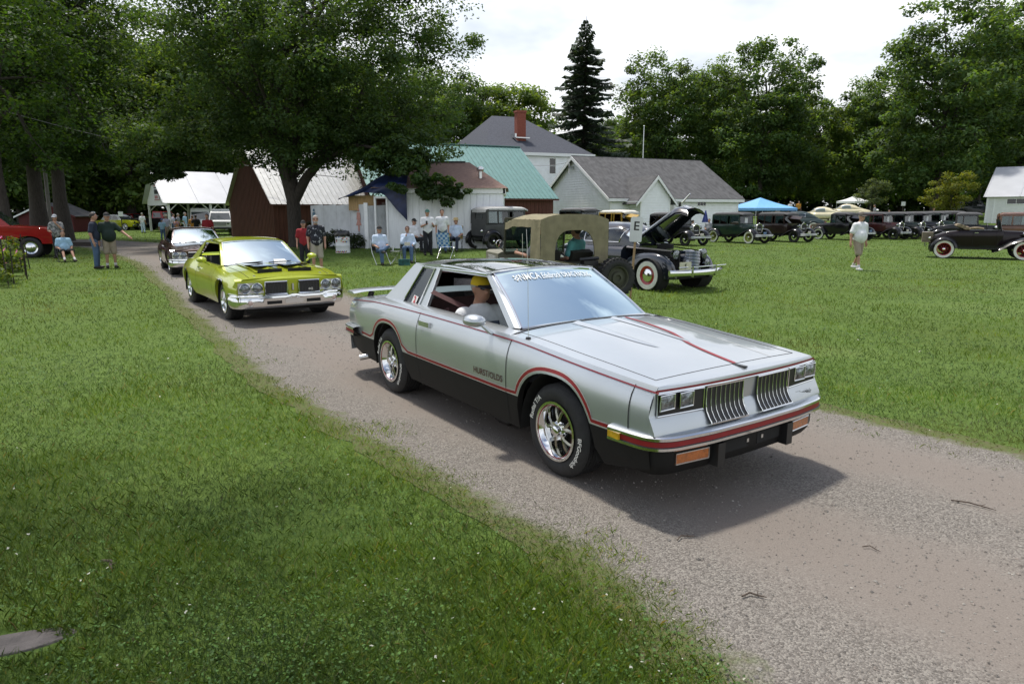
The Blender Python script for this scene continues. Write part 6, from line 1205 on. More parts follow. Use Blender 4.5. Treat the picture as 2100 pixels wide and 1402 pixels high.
# ------------------------------------------------------------------ rounded cars of about 1940
def rounded(name, loc, rz, label, pm, L=5.2, hood='closed', coupe=False, wheel=None, detail=True, group=None):
    """Rounded body of lofted sections with separate pontoon fenders. Origin under the middle of the wheelbase."""
    car = thing(name, loc, rz, label, 'car', group); wb = 1.60; wheel = wheel or [M_RW]
    zt = cur([(-2.55, .62), (-2.3, .86), (-1.7, 1.05), (-.9, 1.08), (.5, 1.08), (1.0, 1.07), (2.0, .98), (2.22, .93)]); w = cur([(-2.55, .35), (-2.2, .62), (-1.3, .82), (-.3, .86), (.5, .80), (1.2, .50), (2.0, .36), (2.22, .30)])
    xs_ = lin(-2.55, .55 if hood == 'open' else 2.22, 26); mb = MB(); secs = []
    for x in xs_:
        W, T = float(w(x)), float(zt(x)); secs.append([(x, W*np.sign(cos(t))*abs(cos(t))**.65, .42+(T-.42)*(.5+.5*np.sign(sin(t))*abs(sin(t))**.6)) for t in np.arange(0, 2*pi, pi/12)])
    mb.loft(secs); b = mb.build('body', pm, car, ang=50)
    zc_ = cur([(-1.95, 1.0), (-1.5, 1.28), (-1.0, 1.50), (-.4, 1.60), (.1, 1.58), (.42, 1.46), (.95, 1.04)] if not coupe else [(-1.9, .98), (-1.3, 1.20), (-.7, 1.45), (-.2, 1.56), (.2, 1.54), (.45, 1.44), (.95, 1.04)])
    wc = cur([(-1.95, .42), (-1.4, .62), (-.6, .70), (.1, .68), (.5, .62), (.95, .56)])
    def cab(x, t):
        T, W = float(zc_(x)), float(wc(x)); c, s = cos(t), sin(t); zz = 1.0+max(0, T-1.0)*abs(s)**.62; return (x, W*np.sign(c)*abs(c)**.55*(1-.10*(zz-1.0)/.6), zz)
    X = lin(-1.95, .95, 34); TH = lin(0, pi, 25); mb = MB(); mb.grid(cab, X, TH); cb_ = mb.build('cabin', pm, car, ang=60)
    def patch(nm, f, us, vs, m, off=.006, parent=cb_):
        def g(u, v):
            p = Vector(f(u, v)); du = Vector(f(u+.01, v))-p; dv = Vector(f(u, v+.01))-p; n = dv.cross(du).normalized()
            if n.dot(p-Vector((p.x*.6, 0, 1.0))) < 0: n = -n
            return p+n*off
        return MB().grid(g, us, vs).build(nm, m, parent, fix=False, ang=80)
    inv = lambda x, z: math.asin(min(1, max(0.02, ((z-1.0)/max(.02, float(zc_(x))-1.0)))**(1/.62)))
    for sg in (-1, 1):
        fs = lambda x, z, sg=sg: (lambda p: (p[0], sg*abs(p[1]), p[2]))(cab(x, inv(x, z)))
        for (x0, x1) in (((-.22, .38), (-.92, -.30)) if not coupe else ((-.45, .38),)):
            f = lambda u, v: fs(x0+(x1-x0)*u+(.10*(v-.5) if x1 > 0 else .0), 1.10+v*(.34 if x1 > 0 else .32)*(1-.12*abs(u-.5)))
            g = patch('side_window', f, lin(0, 1, 8), lin(0, 1, 6), M_GL)
            MB().tube([Vector(f(u, v))*1.0+Vector((0, sg*.012, 0)) for u, v in [(a, 0) for a in lin(0, 1, 6)]+[(1, a) for a in lin(0, 1, 5)]+[(a, 1) for a in lin(1, 0, 6)]+[(0, a) for a in lin(1, 0, 5)]], .010, 5).build('window_trim', M_CHROME, g)
        # split windscreen and rear light
        wf = lambda u, v, sg=sg: (lambda x: (lambda p: (p[0]+.01, sg*abs(p[1]), p[2]))(cab(x, pi/2-(.06+u*.98))))(.93-.50*v)
        g = patch('windscreen', wf, lin(0, 1, 8), lin(.06, .88, 7), M_WS, .008); MB().tube([Vector(wf(u, v))+Vector((.012, 0, .008)) for u, v in [(a, .06) for a in lin(0, 1, 6)]+[(1, a) for a in lin(.06, .88, 6)]+[(a, .88) for a in lin(1, 0, 6)]+[(0, a) for a in lin(.88, .06, 6)]], .012, 5).build('windscreen_trim', M_CHROME, g)
        rf = lambda u, v, sg=sg: (lambda x: (lambda p: (p[0], sg*abs(p[1]), p[2]))(cab(x, pi/2-(.10+u*.45))))(-1.0-.40*v); patch('rear_window', rf, lin(0, 1, 5), lin(0, 1, 5), M_GL)
        # pontoon fenders
        for nm, xa, fx, rx, hh, ww_ in (('front_fender', wb, .62, 1.05, .90, .30), ('rear_fender', -wb, .75, .78, .86, .27)):
            fm = MB(); cs = []
            for u in lin(0, pi, 18):
                x = xa+(fx if cos(u) > 0 else rx)*cos(u); h_ = .30+(hh-.30)*sin(u)**.7; yy = .86-.12*(1-sin(u)); cs.append([(x, sg*(yy+ww_*.5*sin(u)**.4*np.sign(cos(t))*abs(cos(t))**.7-.10), .30+(h_-.30)*(.0+abs(sin(t))**.55)) for t in np.linspace(0, pi, 12)])
            fm.loft(cs, closed=False); fm.build(nm, pm, car, fix=False, ang=60)
            MB().lathe([(.42, sg*.985), (.40, sg*.60), (0, sg*.60)], (xa, 0, .36), 'y', 24).build('wheel_well', M_DARK, car, fix=False)
        for x in (wb, -wb): tyre_part(car, .37, .17, .215, (x, sg*.865, .37), sg, 'cap', letters=('ww', .74), mats=wheel)
        lamp(car, (2.08, sg*.50, .86), .12)
        if detail: lamp(car, (2.30, sg*.36, .66), .095, 'fog_lamp')
        MB().cb((-2.42, sg*.72, .72), (.06, .06, .14)).build('tail_lamp', mat('red_lens', (.3, .01, .01), .2, 0, 1.), car)
    # grille and bumpers
    gr = MB(); pr_ = lambda t: (2.24-.10*abs(t)**2+.02, .30*t)
    g0 = MB().grid(lambda t, z: (pr_(t)[0]-.02+(.06*(.9-z)), pr_(t)[1]*(.9+.2*(.95-z)), z), lin(-1, 1, 9), lin(.50, .94, 6)).build('grille', M_DARK, car, fix=False)
    for k in range(13): z = .51+k*.034; MB().tube([(pr_(t)[0]+.06*(.9-z), pr_(t)[1]*(.92+.2*(.95-z)), z) for t in lin(-1, 1, 9)], .0075, 5).build('grille_bar', M_CHROME, g0)
    for xo, nm in ((2.52, 'front_bumper'), (-2.68, 'rear_bumper')):
        s_ = 1 if xo > 0 else -1; bp = MB(); bp.loft([[(xo-s_*(.24*abs(q)**2.2)+.035*cos(t), q*.95, .46+.075*sin(t)) for t in np.arange(0, 2*pi, pi/5)] for q in lin(-1, 1, 15)]); bo = bp.build(nm, M_CHROME, car, ang=60)
        for y in (-.42, -.0 if False else .42): MB().loft([[(xo-s_*.02+.04*cos(t), y+.03*sin(t), z) for t in np.arange(0, 2*pi, pi/4)] for z in (.37, .45, .55, .62)]).build('bumper_guard', M_CHROME, bo)
        if xo > 0 and detail: MB().tube([(xo-.05, -.85, .60), (xo+.0, 0, .60), (xo-.05, .85, .60)], .014, 6).build('bumper_bar', M_CHROME, bo)
    MB().bx(-2.3, 2.1, -.6, .6, .28, .45).build('floor_pan', M_DARK, car)
    for s_ in (-1, 1): MB().bx(-.75, .75, s_*.86-.06, s_*.86+.06, .33, .42).build('running_board', pm, car)
    if hood == 'open':
        e = MB(); e.bx(.7, 1.9, -.28, .28, .55, .92); e.lathe([(.20, 0), (.20, .1), (.06, .14)], (1.3, 0, .95), 'z', 16); e.bx(.6, 2.1, -.42, -.38, .5, .9); e.bx(.6, 2.1, .38, .42, .5, .9); e.build('engine', M_DARK, car)
        # long hood tilted up from the cowl
        hm = MB(); cs = []; piv = Vector((.62, 0, 1.06)); a = R(33)
        for x in lin(0, 1.72, 14):
            W = .60-.27*(x/1.72)**.9; dz = .0 if x < 1.4 else -.22*((x-1.4)/.32)**2; cs.append([Vector((x, W*c, .17*sqrt(max(0, 1-abs(c)**2.3))+dz-.02)) for c in lin(-1, 1, 13)])
        Mx = Matrix.Translation(piv) @ Matrix.Rotation(-a, 4, 'Y'); hm.loft([[Mx @ p for p in q] for q in cs], closed=False); hm.loft([[Mx @ (p-Vector((0, 0, .05))) for p in q] for q in cs], closed=False); hd = hm.build('raised_hood', pm, car, fix=False, ang=60)
        MB().tube([Mx @ Vector((x, 0, .155-(.22*max(0, (x-1.4)/.32)**2))) for x in lin(.05, 1.70, 12)], .012, 6).build('hood_strip', M_CHROME, hd); MB().loft([[Mx @ Vector((1.50+u*.3, .02*cos(t)*(1-u*.4), .22+.05*u+.03*sin(t)*(1-.4*u))) for t in np.arange(0, 2*pi, pi/4)] for u in lin(0, 1, 5)]).build('hood_ornament', M_CHROME, hd)
        for s_ in (-1, 1): MB().loft([[(.60, s_*.66, .98), (.60, s_*.60, 1.02)], [(2.0, s_*.40, .92), (2.0, s_*.36, .95)]], closed=False).build('hood_sill', pm, car, fix=False)
        nc = MB(); nc.loft([[(x, W*cos(t), .60+(T-.60)*sin(t)**.7) for t in np.linspace(0, pi, 13)] for x, W, T in ((1.95, .36, .96), (2.1, .34, .965), (2.2, .31, .94))], closed=False); nc.build('nose', pm, car, fix=False)
    if detail:
        pl = MB().poly([(2.44, -.80, .54), (2.50, -.48, .54), (2.50, -.48, .72), (2.44, -.80, .72)], (.012, 0, 0)).build('number_plate', mat('plate_cream', (.60, .58, .45), .5), car, smooth=False); tx = MB(); lettering(tx, '5', .15, lambda x, y: (2.488, -.64+x, .575+y), bold=.02); tx.build('plate_number', M_BLK, pl, fix=False)
        fl = MB()
        for k in range(7): fl.poly([(.80-.03*k, -.30, 1.12+.035*k), (.80-.03*k, -.14, 1.12+.035*k), (.785-.03*k, -.14, 1.135+.035*k), (.785-.03*k, -.30, 1.135+.035*k)], (.004, 0, .003))
        fl.build('small_flag', mat('flag_red', (.5, .05, .05), .6), car)
    return car
M_NAVY = mat('midnight_blue_paint', (.010, .014, .022), .16, .1, 1., var=.1)
rounded('black_sedan', (3.97-1.6*.59, 16.5+1.6*.81, 0), -.94, 'midnight blue 1940s sedan with its long hood propped open', M_NAVY, hood='open')
c_cream = paint('cream_enamel', (.66, .60, .42)); c_dkg = paint('slate_green_enamel', (.022, .040, .040))
x, y, z = V3(1618, 56); rounded('streamlined_sedan', (x, y, z), R(152), 'slate green fastback sedan seen from behind, left of the cream coupes', c_dkg, detail=False)
x, y, z = V3(1672, 64); rounded('cream_coupe', (x, y, z), R(146), 'cream rounded coupe seen from behind, nearer of the two cream ones', c_cream, coupe=True, detail=False)
x, y, z = V3(1722, 70); rounded('cream_coupe', (x, y, z), R(150), 'cream rounded coupe farther back, roof left of the small white canopy', c_cream, coupe=True, detail=False)
# ------------------------------------------------------------------ jeep with canvas top; origin on the ground under its rear bumper
def jeep():
    rz = atan2(.915, -.403); J = thing('military_jeep', (1.16, 12.55, 0), rz, 'olive military jeep with khaki canvas top seen from behind the silver car', 'jeep')
    OL = mat('olive_drab_paint', (.050, .052, .032), .7, var=.15, vscale=5); CV = mat('khaki_canvas', (.225, .20, .122), .9, var=.14, vscale=7, bump=.35, bscale=9)
    t = MB(); t.bx(.0, 1.55, -.76, .76, .50, .92); t.bx(1.5, 2.2, -.76, .76, .45, .62); t.build('tub', OL, J, ang=30)
    h = MB(); h.loft([[(x, W, .60), (x, W, .98), (x, W*.85, 1.02), (x, -W*.85, 1.02), (x, -W, .98), (x, -W, .60)] for x, W in ((2.2, .62), (3.2, .50))]); ho = h.build('hood', mat('faded_olive', (.18, .175, .13), .6, var=.1), J, ang=30)
    lt = MB(); lettering(lt, '20352001', .15, lambda x, y: (2.66-x, .62-.12*(2.66-x-2.2)+.012, .83+y), bold=.01); lt.build('hood_number', M_WHITE, ho, fix=False)
    for sg in (-1, 1): MB().bx(2.15, 3.25, sg*.66-.16, sg*.66+.16, .74, .78).build('fender', OL, J)
    zt = 1.83
    def arc(y): return zt-.02-.10*abs(y/.70)**3.5
    # roof cloth, rear curtain with arched opening, side curtain
    roof = MB(); ys_ = lin(-.70, .70, 15); roof.grid(lambda x, y: (x, y, arc(y)-.07*sstep(x, 1.15, 1.6)-.035*sin(pi*min(1, max(0, x/1.2)))*(1-(y/.7)**2)+.008*sin(x*30+y*9)), lin(0, 1.62, 18), ys_)
    roof.grid(lambda x, k: (x, .70+.012*k, arc(.70)-.07*sstep(x, 1.15, 1.6)-.14*k*(1+.03*sin(x*14))), lin(0, 1.62, 18), (0, 1)); roof.grid(lambda x, k: (x, -.70-.012*k, arc(.70)-.07*sstep(x, 1.15, 1.6)-.14*k), lin(0, 1.62, 18), (0, 1)); ro = roof.build('canvas_roof', CV, J, fix=False, ang=60)
    rc = MB(); n = 40; op = [(.42*np.sign(cos(t))*abs(cos(t))**.6, 1.02+.50*(abs(sin(t))**.75)) for t in np.linspace(0, pi, n)]
    ou = []
    for i, tt_ in enumerate(np.linspace(0, pi, n)):
        c_, s_ = cos(tt_), sin(tt_); k = min(.71/max(1e-6, abs(c_)), .80/max(1e-6, s_)); y = c_*k; z = .92+s_*k*1.12; z = min(z, arc(max(-.70, min(.70, y)))); ou.append((max(-.71, min(.71, y)), z))
    ou[0] = (.71, .90); ou[-1] = (-.71, .90); op[0] = (.42, .90); op[-1] = (-.42, .90)
    rc.loft([[(-.02, y, z) for y, z in ou], [(-.035, y*.5+oy*.5, z*.5+oz*.5) for (y, z), (oy, oz) in zip(ou, op)], [(-.02, y, z) for y, z in op], [(.01, y, z) for y, z in op]], closed=False); rc.build('rear_curtain', CV, J, fix=False, ang=60)
    MB().grid(lambda x, z: (x, .715+.008*sin(x*20+z*6), z), lin(-.02, .40, 8), lin(.88, 1.70, 6)).build('side_curtain', CV, J, fix=False, ang=60); MB().grid(lambda x, z: (x, -.715, z), lin(-.02, .40, 5), lin(.88, 1.70, 4)).build('side_curtain', CV, J, fix=False, ang=60)
    ws = MB(); wsx = 1.66
    for y in (-.68, 0, .68): ws.tube([(wsx+.06, y, 1.0), (wsx, y, 1.72)], .025, 6)
    for z, x in ((1.72, wsx), (1.02, wsx+.06)): ws.tube([(x, -.68, z), (x, .68, z)], .025, 6)
    w = ws.build('windscreen_frame', OL, J); MB().poly([(wsx+.055, -.66, 1.04), (wsx+.055, .66, 1.04), (wsx, .66, 1.70), (wsx, -.66, 1.70)], (.004, 0, 0)).build('windscreen', M_GL, w, smooth=False)
    MB().tube([(1.58, .68, 1.0), (1.58, .80, 1.12), (1.56, .86, 1.2)], .012, 6).build('mirror_arm', OL, J); MB().lathe([(0, -.02), (.075, -.012), (.08, 0), (0, .004)], (1.55, .86, 1.22), 'x', 14).build('mirror', M_CHROME, J)
    MB().tube([(.60, .78, .9), (.60, .79, 1.45)], .006, 5).build('aerial', M_STEEL, J)
    for y in (.35, -.35): seat(J, .55, y, .5, .62, mat('canvas_seat', (.03, .03, .022), .9), .42)
    bp = MB(); bp.bx(-.10, .0, -.74, .74, .44, .56); bp.build('rear_bumper', OL, J); br = MB(); br.bx(-.22, .0, -.70, -.5, .55, .75); br.build('spare_bracket', OL, J); jc = MB(); jc.bx(-.16, -.01, -.42, -.12, .86, .96); jc.tube([(-.10, -.45, 1.0), (-.10, -.05, .98)], .035, 6); jc.build('tool_roll', M_BLK, J)
    for x in (.45, 2.55):
        for sg in (-1, 1): tyre_part(J, .36, .17, .22, (x, sg*.66, .36), sg, 'disc', mats=[OL])
    sp = tyre_part(J, .365, .19, .225, (-.30, -.72, .64), -1, 'disc', mats=[OL]); sp.rotation_euler = (0, 0, -pi/2)
    tb = MB()
    for k in range(30):
        a = 2*pi*k/30
        for s_ in (-1, 1): tb.cb((.362*cos(a+.05*s_), s_*.055, .362*sin(a+.05*s_)), (.03, .085, .045), rot=(0, -a, .25*s_))
    tag(tb.build('tread_lug', M_RUB, sp), kind='stuff')
    return J
jeep()
# ------------------------------------------------------------------ pickup, 1950s cars, off-roader, vans
def boxy(name, loc, rz, label, pm, prof, top, W, wheels, cat='car', glassq=None, roofm=None, Rw=.34, tin=.12, wheelm=None, detail=None):
    """Car from a side outline: prof = lower body (x, z) loop, top = greenhouse loop; origin under the middle."""
    car = thing(name, loc, rz, label, cat)
    bi = max(range(len(prof)), key=lambda i: abs(prof[i][0]-prof[(i+1) % len(prof)][0])-9*(prof[i][1]+prof[(i+1) % len(prof)][1])); pa, pb = prof[bi], prof[(bi+1) % len(prof)]; ins_ = []
    for x in sorted(wheels, reverse=pa[0] > pb[0]):
        th = lin(pi, 0, 11) if pa[0] < pb[0] else lin(0, pi, 11); z0_ = pa[1]; ins_ += [(x+Rw*1.18*cos(t), z0_+max(0, (Rw*2.16-z0_))*sin(t)**.8) for t in th]
    prof = prof[:bi+1]+ins_+prof[bi+1:]
    mb = MB(); secs = []
    for y, k in ((-W, .0), (-W*.97, 1), (-W*.5, 1.02), (0, 1.03), (W*.5, 1.02), (W*.97, 1), (W, 0)):
        cx = sum(p[0] for p in prof)/len(prof); cz = sum(p[1] for p in prof)/len(prof); s_ = 1 if k else .965; secs.append([(cx+(x-cx)*s_, y, cz+(z-cz)*(s_ if not k else (k if z > cz else 1))) for x, z in prof])
    mb.loft(secs); b = mb.build('body', pm, car, ang=35)
    tm = MB(); w0, w1 = W*.90, W*.90-tin; z0 = min(z for _, z in top); z1 = max(z for _, z in top)
    yy = lambda z: w0+(w1-w0)*(z-z0)/(z1-z0)
    # pillars and roof as solid, glass set in
    tm.loft([[(x, s_*yy(z), z) for x, z in top] for s_ in (-1, -.5, 0, .5, 1)]); tm.build('cab', roofm or pm, car, ang=30)
    for g in glassq or ():
        for sg in (-1, 1):
            MB().poly([(x, sg*(yy(z)+.004), z) for x, z in g], (0, sg*.006, 0)).build('side_window', mat('dark_tinted_glass', (.012, .015, .016), .05, 0, 1.), car, smooth=False)
    (xa, za), (xb_, zb_) = detail['ws']; dw = mat('grey_windscreen_glass', (.05, .06, .065), .04, 0, 1.)  # windscreen glass, slightly lighter than the side windows
    n = Vector((zb_-za, 0, -(xb_-xa))).normalized(); n = n if n.x > 0 else -n
    MB().poly([Vector((xa, -yy(za)*.93, za))+n*.006, Vector((xa, yy(za)*.93, za))+n*.006, Vector((xb_, yy(zb_)*.9, zb_))+n*.006, Vector((xb_, -yy(zb_)*.9, zb_))+n*.006], tuple(n*.006)).build('windscreen', dw, car, smooth=False)
    xf = max(p[0] for p in prof); xr = min(p[0] for p in prof)
    for sg in (-1, 1):
        lamp(car, (xf+.0, sg*W*.72, detail['lz']), detail.get('lr', .10)); MB().cb((xr-.01, sg*W*.8, detail['lz']), (.03, .14, .12)).build('tail_lamp', mat('red_lens', (.3, .01, .01), .2, 0, 1.), car)
        for x in wheels:
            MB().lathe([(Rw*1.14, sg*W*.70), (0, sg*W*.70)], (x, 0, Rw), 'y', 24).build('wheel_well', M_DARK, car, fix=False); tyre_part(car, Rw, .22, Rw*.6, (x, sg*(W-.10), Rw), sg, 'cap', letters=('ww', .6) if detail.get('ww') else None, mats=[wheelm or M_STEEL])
    gr = MB().bx(xf-.01, xf+.015, -W*.58, W*.58, detail['g'][0], detail['g'][1]).build('grille', M_BLK, car)
    for k in range(4): z = detail['g'][0]+(k+.5)*(detail['g'][1]-detail['g'][0])/4; MB().bx(xf+.014, xf+.032, -W*.6, W*.6, z-.014, z+.014).build('grille_bar', detail.get('gm', M_CHROME), gr)
    for xo, nm in ((xf+.08, 'front_bumper'), (xr-.08, 'rear_bumper')):
        q = MB(); q.loft([[(xo-(.10*abs(t)**3)*(1 if xo > 0 else -1)+.04*cos(a), t*W*1.0, detail['bz']+.075*sin(a)) for a in np.arange(0, 2*pi, pi/4)] for t in lin(-1, 1, 9)]); q.build(nm, M_CHROME if detail.get('chrome', True) else M_BLK, car)
    return car
red = paint('red_truck_paint', (.30, .008, .010))
pk = boxy('red_pickup', (-21.45, 27.9, 0), .42, 'red pickup truck with chrome bumper nosing in behind the seated couple', red, [(-2.9, .55), (2.35, .55), (2.45, .75), (2.42, 1.12), (2.2, 1.20), (.85, 1.30), (-.9, 1.30), (-2.9, 1.28)], [(-1.0, 1.28), (.95, 1.28), (.25, 1.92), (-.85, 1.95)], 1.0, (1.55, -1.85), 'truck', [[(.55, 1.36), (.12, 1.86), (-.75, 1.88), (-.85, 1.36)]], Rw=.41, wheelm=M_CHROME, detail=dict(ws=((.93, 1.30), (.27, 1.90)), lz=.98, lr=.12, g=(.80, 1.10), bz=.66))
MB().bx(2.36, 2.44, -.98, -.84, .80, .98).build('turn_signal', M_AMB, pk); MB().bx(.9, 1.9, -1.02, -1.0, 1.18, 1.24).build('fender_crease', red, pk)
yel = paint('lemon_yellow_paint', (.52, .55, .02)); wht = paint('white_gloss_paint', (.66, .67, .66))
fif = [(-2.45, .50), (-2.3, .34), (2.2, .34), (2.42, .50), (2.40, .82), (2.1, .96), (.9, 1.02), (-1.2, 1.02), (-1.7, .98), (-2.3, .88)]; fit = [(-1.55, 1.0), (.98, 1.0), (.55, 1.36), (.2, 1.54), (-.7, 1.55), (-1.2, 1.40)]
x, y, z = V3(258, 70); boxy('yellow_sedan', (x, y, z), -.25, 'lemon yellow and white 1950s sedan across the road, beyond the two standing men', yel, fif, fit, .88, (1.45, -1.45), 'car', [[(.62, 1.06), (.35, 1.42), (-.15, 1.46), (-.15, 1.06)], [(-.25, 1.06), (-.25, 1.46), (-.75, 1.44), (-1.1, 1.08)]], roofm=wht, detail=dict(ws=((.95, 1.03), (.57, 1.35)), lz=.78, g=(.55, .72), bz=.48, ww=True))
x, y, z = V3(157, 72); boxy('black_fifties_car', (x, y, z), -1.25, 'black 1950s car with wide chrome grille near the tree trunks', M_VBLK, fif, fit, .90, (1.45, -1.45), 'car', [[(.62, 1.06), (.35, 1.42), (-.75, 1.44), (-1.1, 1.08)]], detail=dict(ws=((.95, 1.03), (.57, 1.35)), lz=.80, lr=.12, g=(.50, .74), bz=.46))
x, y, z = V3(290, 80); boxy('red_white_wagon', (x, y, z), -.5, 'white wagon with red roof behind the yellow sedan', wht, fif, [(-2.1, 1.0), (.98, 1.0), (.5, 1.6), (-1.9, 1.62)], .88, (1.45, -1.45), 'car', [[(.55, 1.06), (.3, 1.5), (-1.7, 1.5), (-1.9, 1.06)]], roofm=red, detail=dict(ws=((.95, 1.03), (.53, 1.55)), lz=.80, g=(.55, .74), bz=.48))
suv = [(-2.2, .50), (2.15, .50), (2.25, .62), (2.25, 1.10), (2.15, 1.16), (.75, 1.20), (-2.2, 1.20)]; sut = [(-2.15, 1.18), (.85, 1.18), (.45, 1.80), (.3, 1.88), (-2.05, 1.88)]
x, y, z = V3(463, 55); s1 = boxy('white_offroader', (x, y, z), -1.25, 'white square off-roader facing us between the red shirt and the brown barn', wht, suv, sut, .92, (1.35, -1.3), 'car', [[(.5, 1.26), (.25, 1.74), (-.4, 1.76), (-.4, 1.26)], [(-.5, 1.26), (-.5, 1.76), (-1.9, 1.76), (-1.9, 1.26)]], Rw=.38, detail=dict(ws=((.83, 1.22), (.50, 1.74)), lz=.96, lr=.11, g=(.78, 1.08), bz=.58, chrome=False, gm=M_WHITE))
MB().bx(-.6, .3, -.62, .62, 1.9, 2.05).build('roof_sign', mat('sign_white', (.66, .68, .72)), s1)
x, y, z = V3(420, 63); boxy('white_camper_van', (x, y, z), -1.1, 'white camper van behind the people under the pavilion', wht, [(-2.4, .45), (2.2, .45), (2.3, .7), (2.2, 1.05), (1.9, 1.15), (-2.4, 1.15)], [(-2.4, 1.13), (1.95, 1.13), (1.45, 1.85), (1.2, 2.15), (-2.35, 2.15)], .95, (1.5, -1.4), 'van', [[(1.5, 1.25), (1.2, 1.75), (.4, 1.78), (.4, 1.25)]], Rw=.36, detail=dict(ws=((1.92, 1.18), (1.47, 1.82)), lz=.85, g=(.6, .8), bz=.5))
x, y, z = V3(340, 70); fb = boxy('red_cab_truck', (x, y, z), -.2, 'dark flatbed truck with red cab roof behind the pavilion posts', M_VBLK, [(-2.6, .6), (2.2, .6), (2.3, .9), (2.2, 1.15), (.9, 1.2), (-2.6, 1.2)], [(-.3, 1.18), (1.1, 1.18), (.8, 1.85), (-.2, 1.88)], .95, (1.5, -1.6), 'truck', [[(.8, 1.26), (.65, 1.74), (-.1, 1.74), (-.1, 1.26)]], roofm=red, Rw=.42, detail=dict(ws=((1.08, 1.22), (.82, 1.8)), lz=.95, g=(.75, 1.0), bz=.66))
x, y, z = V3(2035, 76); boxy('dark_green_car', (V3(1985, 80)[0], 80, V3(1985, 80)[2]), -.6, 'dark car with open tailgate far behind, left of the white barn', c_dgr, suv, sut, .90, (1.35, -1.3), 'car', [[(.5, 1.26), (.25, 1.74), (-1.9, 1.76), (-1.9, 1.26)]], Rw=.36, detail=dict(ws=((.83, 1.22), (.50, 1.74)), lz=.96, g=(.78, 1.08), bz=.58))
x, y, z = V3(1528, 74); boxy('parked_van', (x, y, z), -.3, 'dark van with open back door behind the blue canopy', c_dgr, suv, sut, .92, (1.35, -1.3), 'van', [[(.5, 1.26), (.25, 1.74), (-1.9, 1.76), (-1.9, 1.26)]], Rw=.36, detail=dict(ws=((.83, 1.22), (.50, 1.74)), lz=.96, g=(.78, 1.08), bz=.58))
# ------------------------------------------------------------------ people
def nets(f, lo, hi, res):
    """Surface nets: smooth mesh of the zero level of f on a grid."""
    n = np.ceil((np.array(hi)-lo)/res).astype(int)+1; ax = [lo[i]+res*np.arange(n[i]) for i in range(3)]
    G = np.stack(np.meshgrid(*ax, indexing='ij'), -1); D = f(G.reshape(-1, 3)).reshape(n); S = D < 0
    cor = [(a, b, c) for a in (0, 1) for b in (0, 1) for c in (0, 1)]; sl = lambda a, A: A[a[0]:n[0]-1+a[0], a[1]:n[1]-1+a[1], a[2]:n[2]-1+a[2]]
    cnt = sum(sl(a, S).astype(int) for a in cor); act = (cnt > 0) & (cnt < 8); idx = -np.ones(act.shape, int); idx[act] = np.arange(act.sum()); base = np.argwhere(act)
    acc = np.zeros((len(base), 3)); k = np.zeros(len(base))
    for i, a in enumerate(cor):
        for b in cor[i+1:]:
            if sum(abs(p-q) for p, q in zip(a, b)) != 1: continue
            da = sl(a, D)[act]; db = sl(b, D)[act]; m = (da < 0) != (db < 0); t = np.where(m, da/np.where(da-db == 0, 1, da-db), 0)
            p = np.array(a)+(np.array(b)-a)*t[:, None]; acc += p*m[:, None]; k += m
    V = np.array(lo)+(base+acc/k[:, None])*res; F = []
    for ax_ in range(3):
        o = [q for q in range(3) if q != ax_]; A = [slice(1, -1)]*3; A[ax_] = slice(0, n[ax_]-1); Bs = list(A); Bs[ax_] = slice(1, n[ax_]); s0 = S[tuple(A)]; s1 = S[tuple(Bs)]; e = np.argwhere(s0 != s1)
        if not len(e): continue
        flip = s0[tuple(e.T)]; e = e.copy(); e[:, o[0]] += 1; e[:, o[1]] += 1; q = []
        for d0, d1 in ((1, 1), (0, 1), (0, 0), (1, 0)):
            c = e.copy(); c[:, o[0]] -= d0; c[:, o[1]] -= d1; q.append(idx[tuple(c.T)])
        q = np.stack(q, 1); fl = flip if ax_ != 1 else ~flip; q[~fl] = q[~fl][:, ::-1]; F.append(q)
    return V, np.concatenate(F)
def blob(prims, k=.035):
    def f(P):
        d = None
        for pr in prims:
            if pr[0] == 'c':
                a, b, ra, rb = (np.array(q, float) if i < 2 else q for i, q in enumerate(pr[1:])); ba = b-a; t = np.clip(((P-a)@ba)/(ba@ba+1e-9), 0, 1); e = np.linalg.norm(P-a-t[:, None]*ba, axis=1)-(ra+(rb-ra)*t)
            else:
                c, r = np.array(pr[1], float), np.array(pr[2], float); q = (P-c)/r; l = np.linalg.norm(q, axis=1); e = (l-1)*l/(np.linalg.norm(q/r, axis=1)+1e-9)
            if d is None: d = e
            else: h = np.clip(.5+.5*(d-e)/k, 0, 1); d = d*(1-h)+e*h-k*h*(1-h)
        return d
    return f
def solid(name, prims, m, parent, res=.024, k=.035, cut=None, grow=0.):
    f0 = blob(prims, k); pts = []
    for pr in prims:
        if pr[0] == 'c': pts += [np.array(pr[1])-pr[3], np.array(pr[1])+pr[3], np.array(pr[2])-pr[4], np.array(pr[2])+pr[4]]
        else: pts += [np.array(pr[1])-pr[2], np.array(pr[1])+pr[2]]
    lo = np.min(pts, 0)-grow-res*3; hi = np.max(pts, 0)+grow+res*3
    def f(P):
        d = f0(P)-grow
        for (n, o) in cut or (): d = np.maximum(d, P@np.array(n, float)-o)
        return d
    V, F = nets(f, lo, hi, res); me = bpy.data.meshes.new(name); me.from_pydata(V.tolist(), [], F.tolist()); me.materials.append(m)
    bm = bmesh.new(); bm.from_mesh(me); bmesh.ops.recalc_face_normals(bm, faces=bm.faces); bm.to_mesh(me); bm.free(); me.polygons.foreach_set('use_smooth', [True]*len(me.polygons))
    o = bpy.data.objects.new(name, me); COL.objects.link(o)
    if parent: o.parent = parent
    return o
def cloth(nm, col, var=.12): return mat('cloth_'+nm, col, .85, var=var, vscale=9, bump=.25, bscale=18)
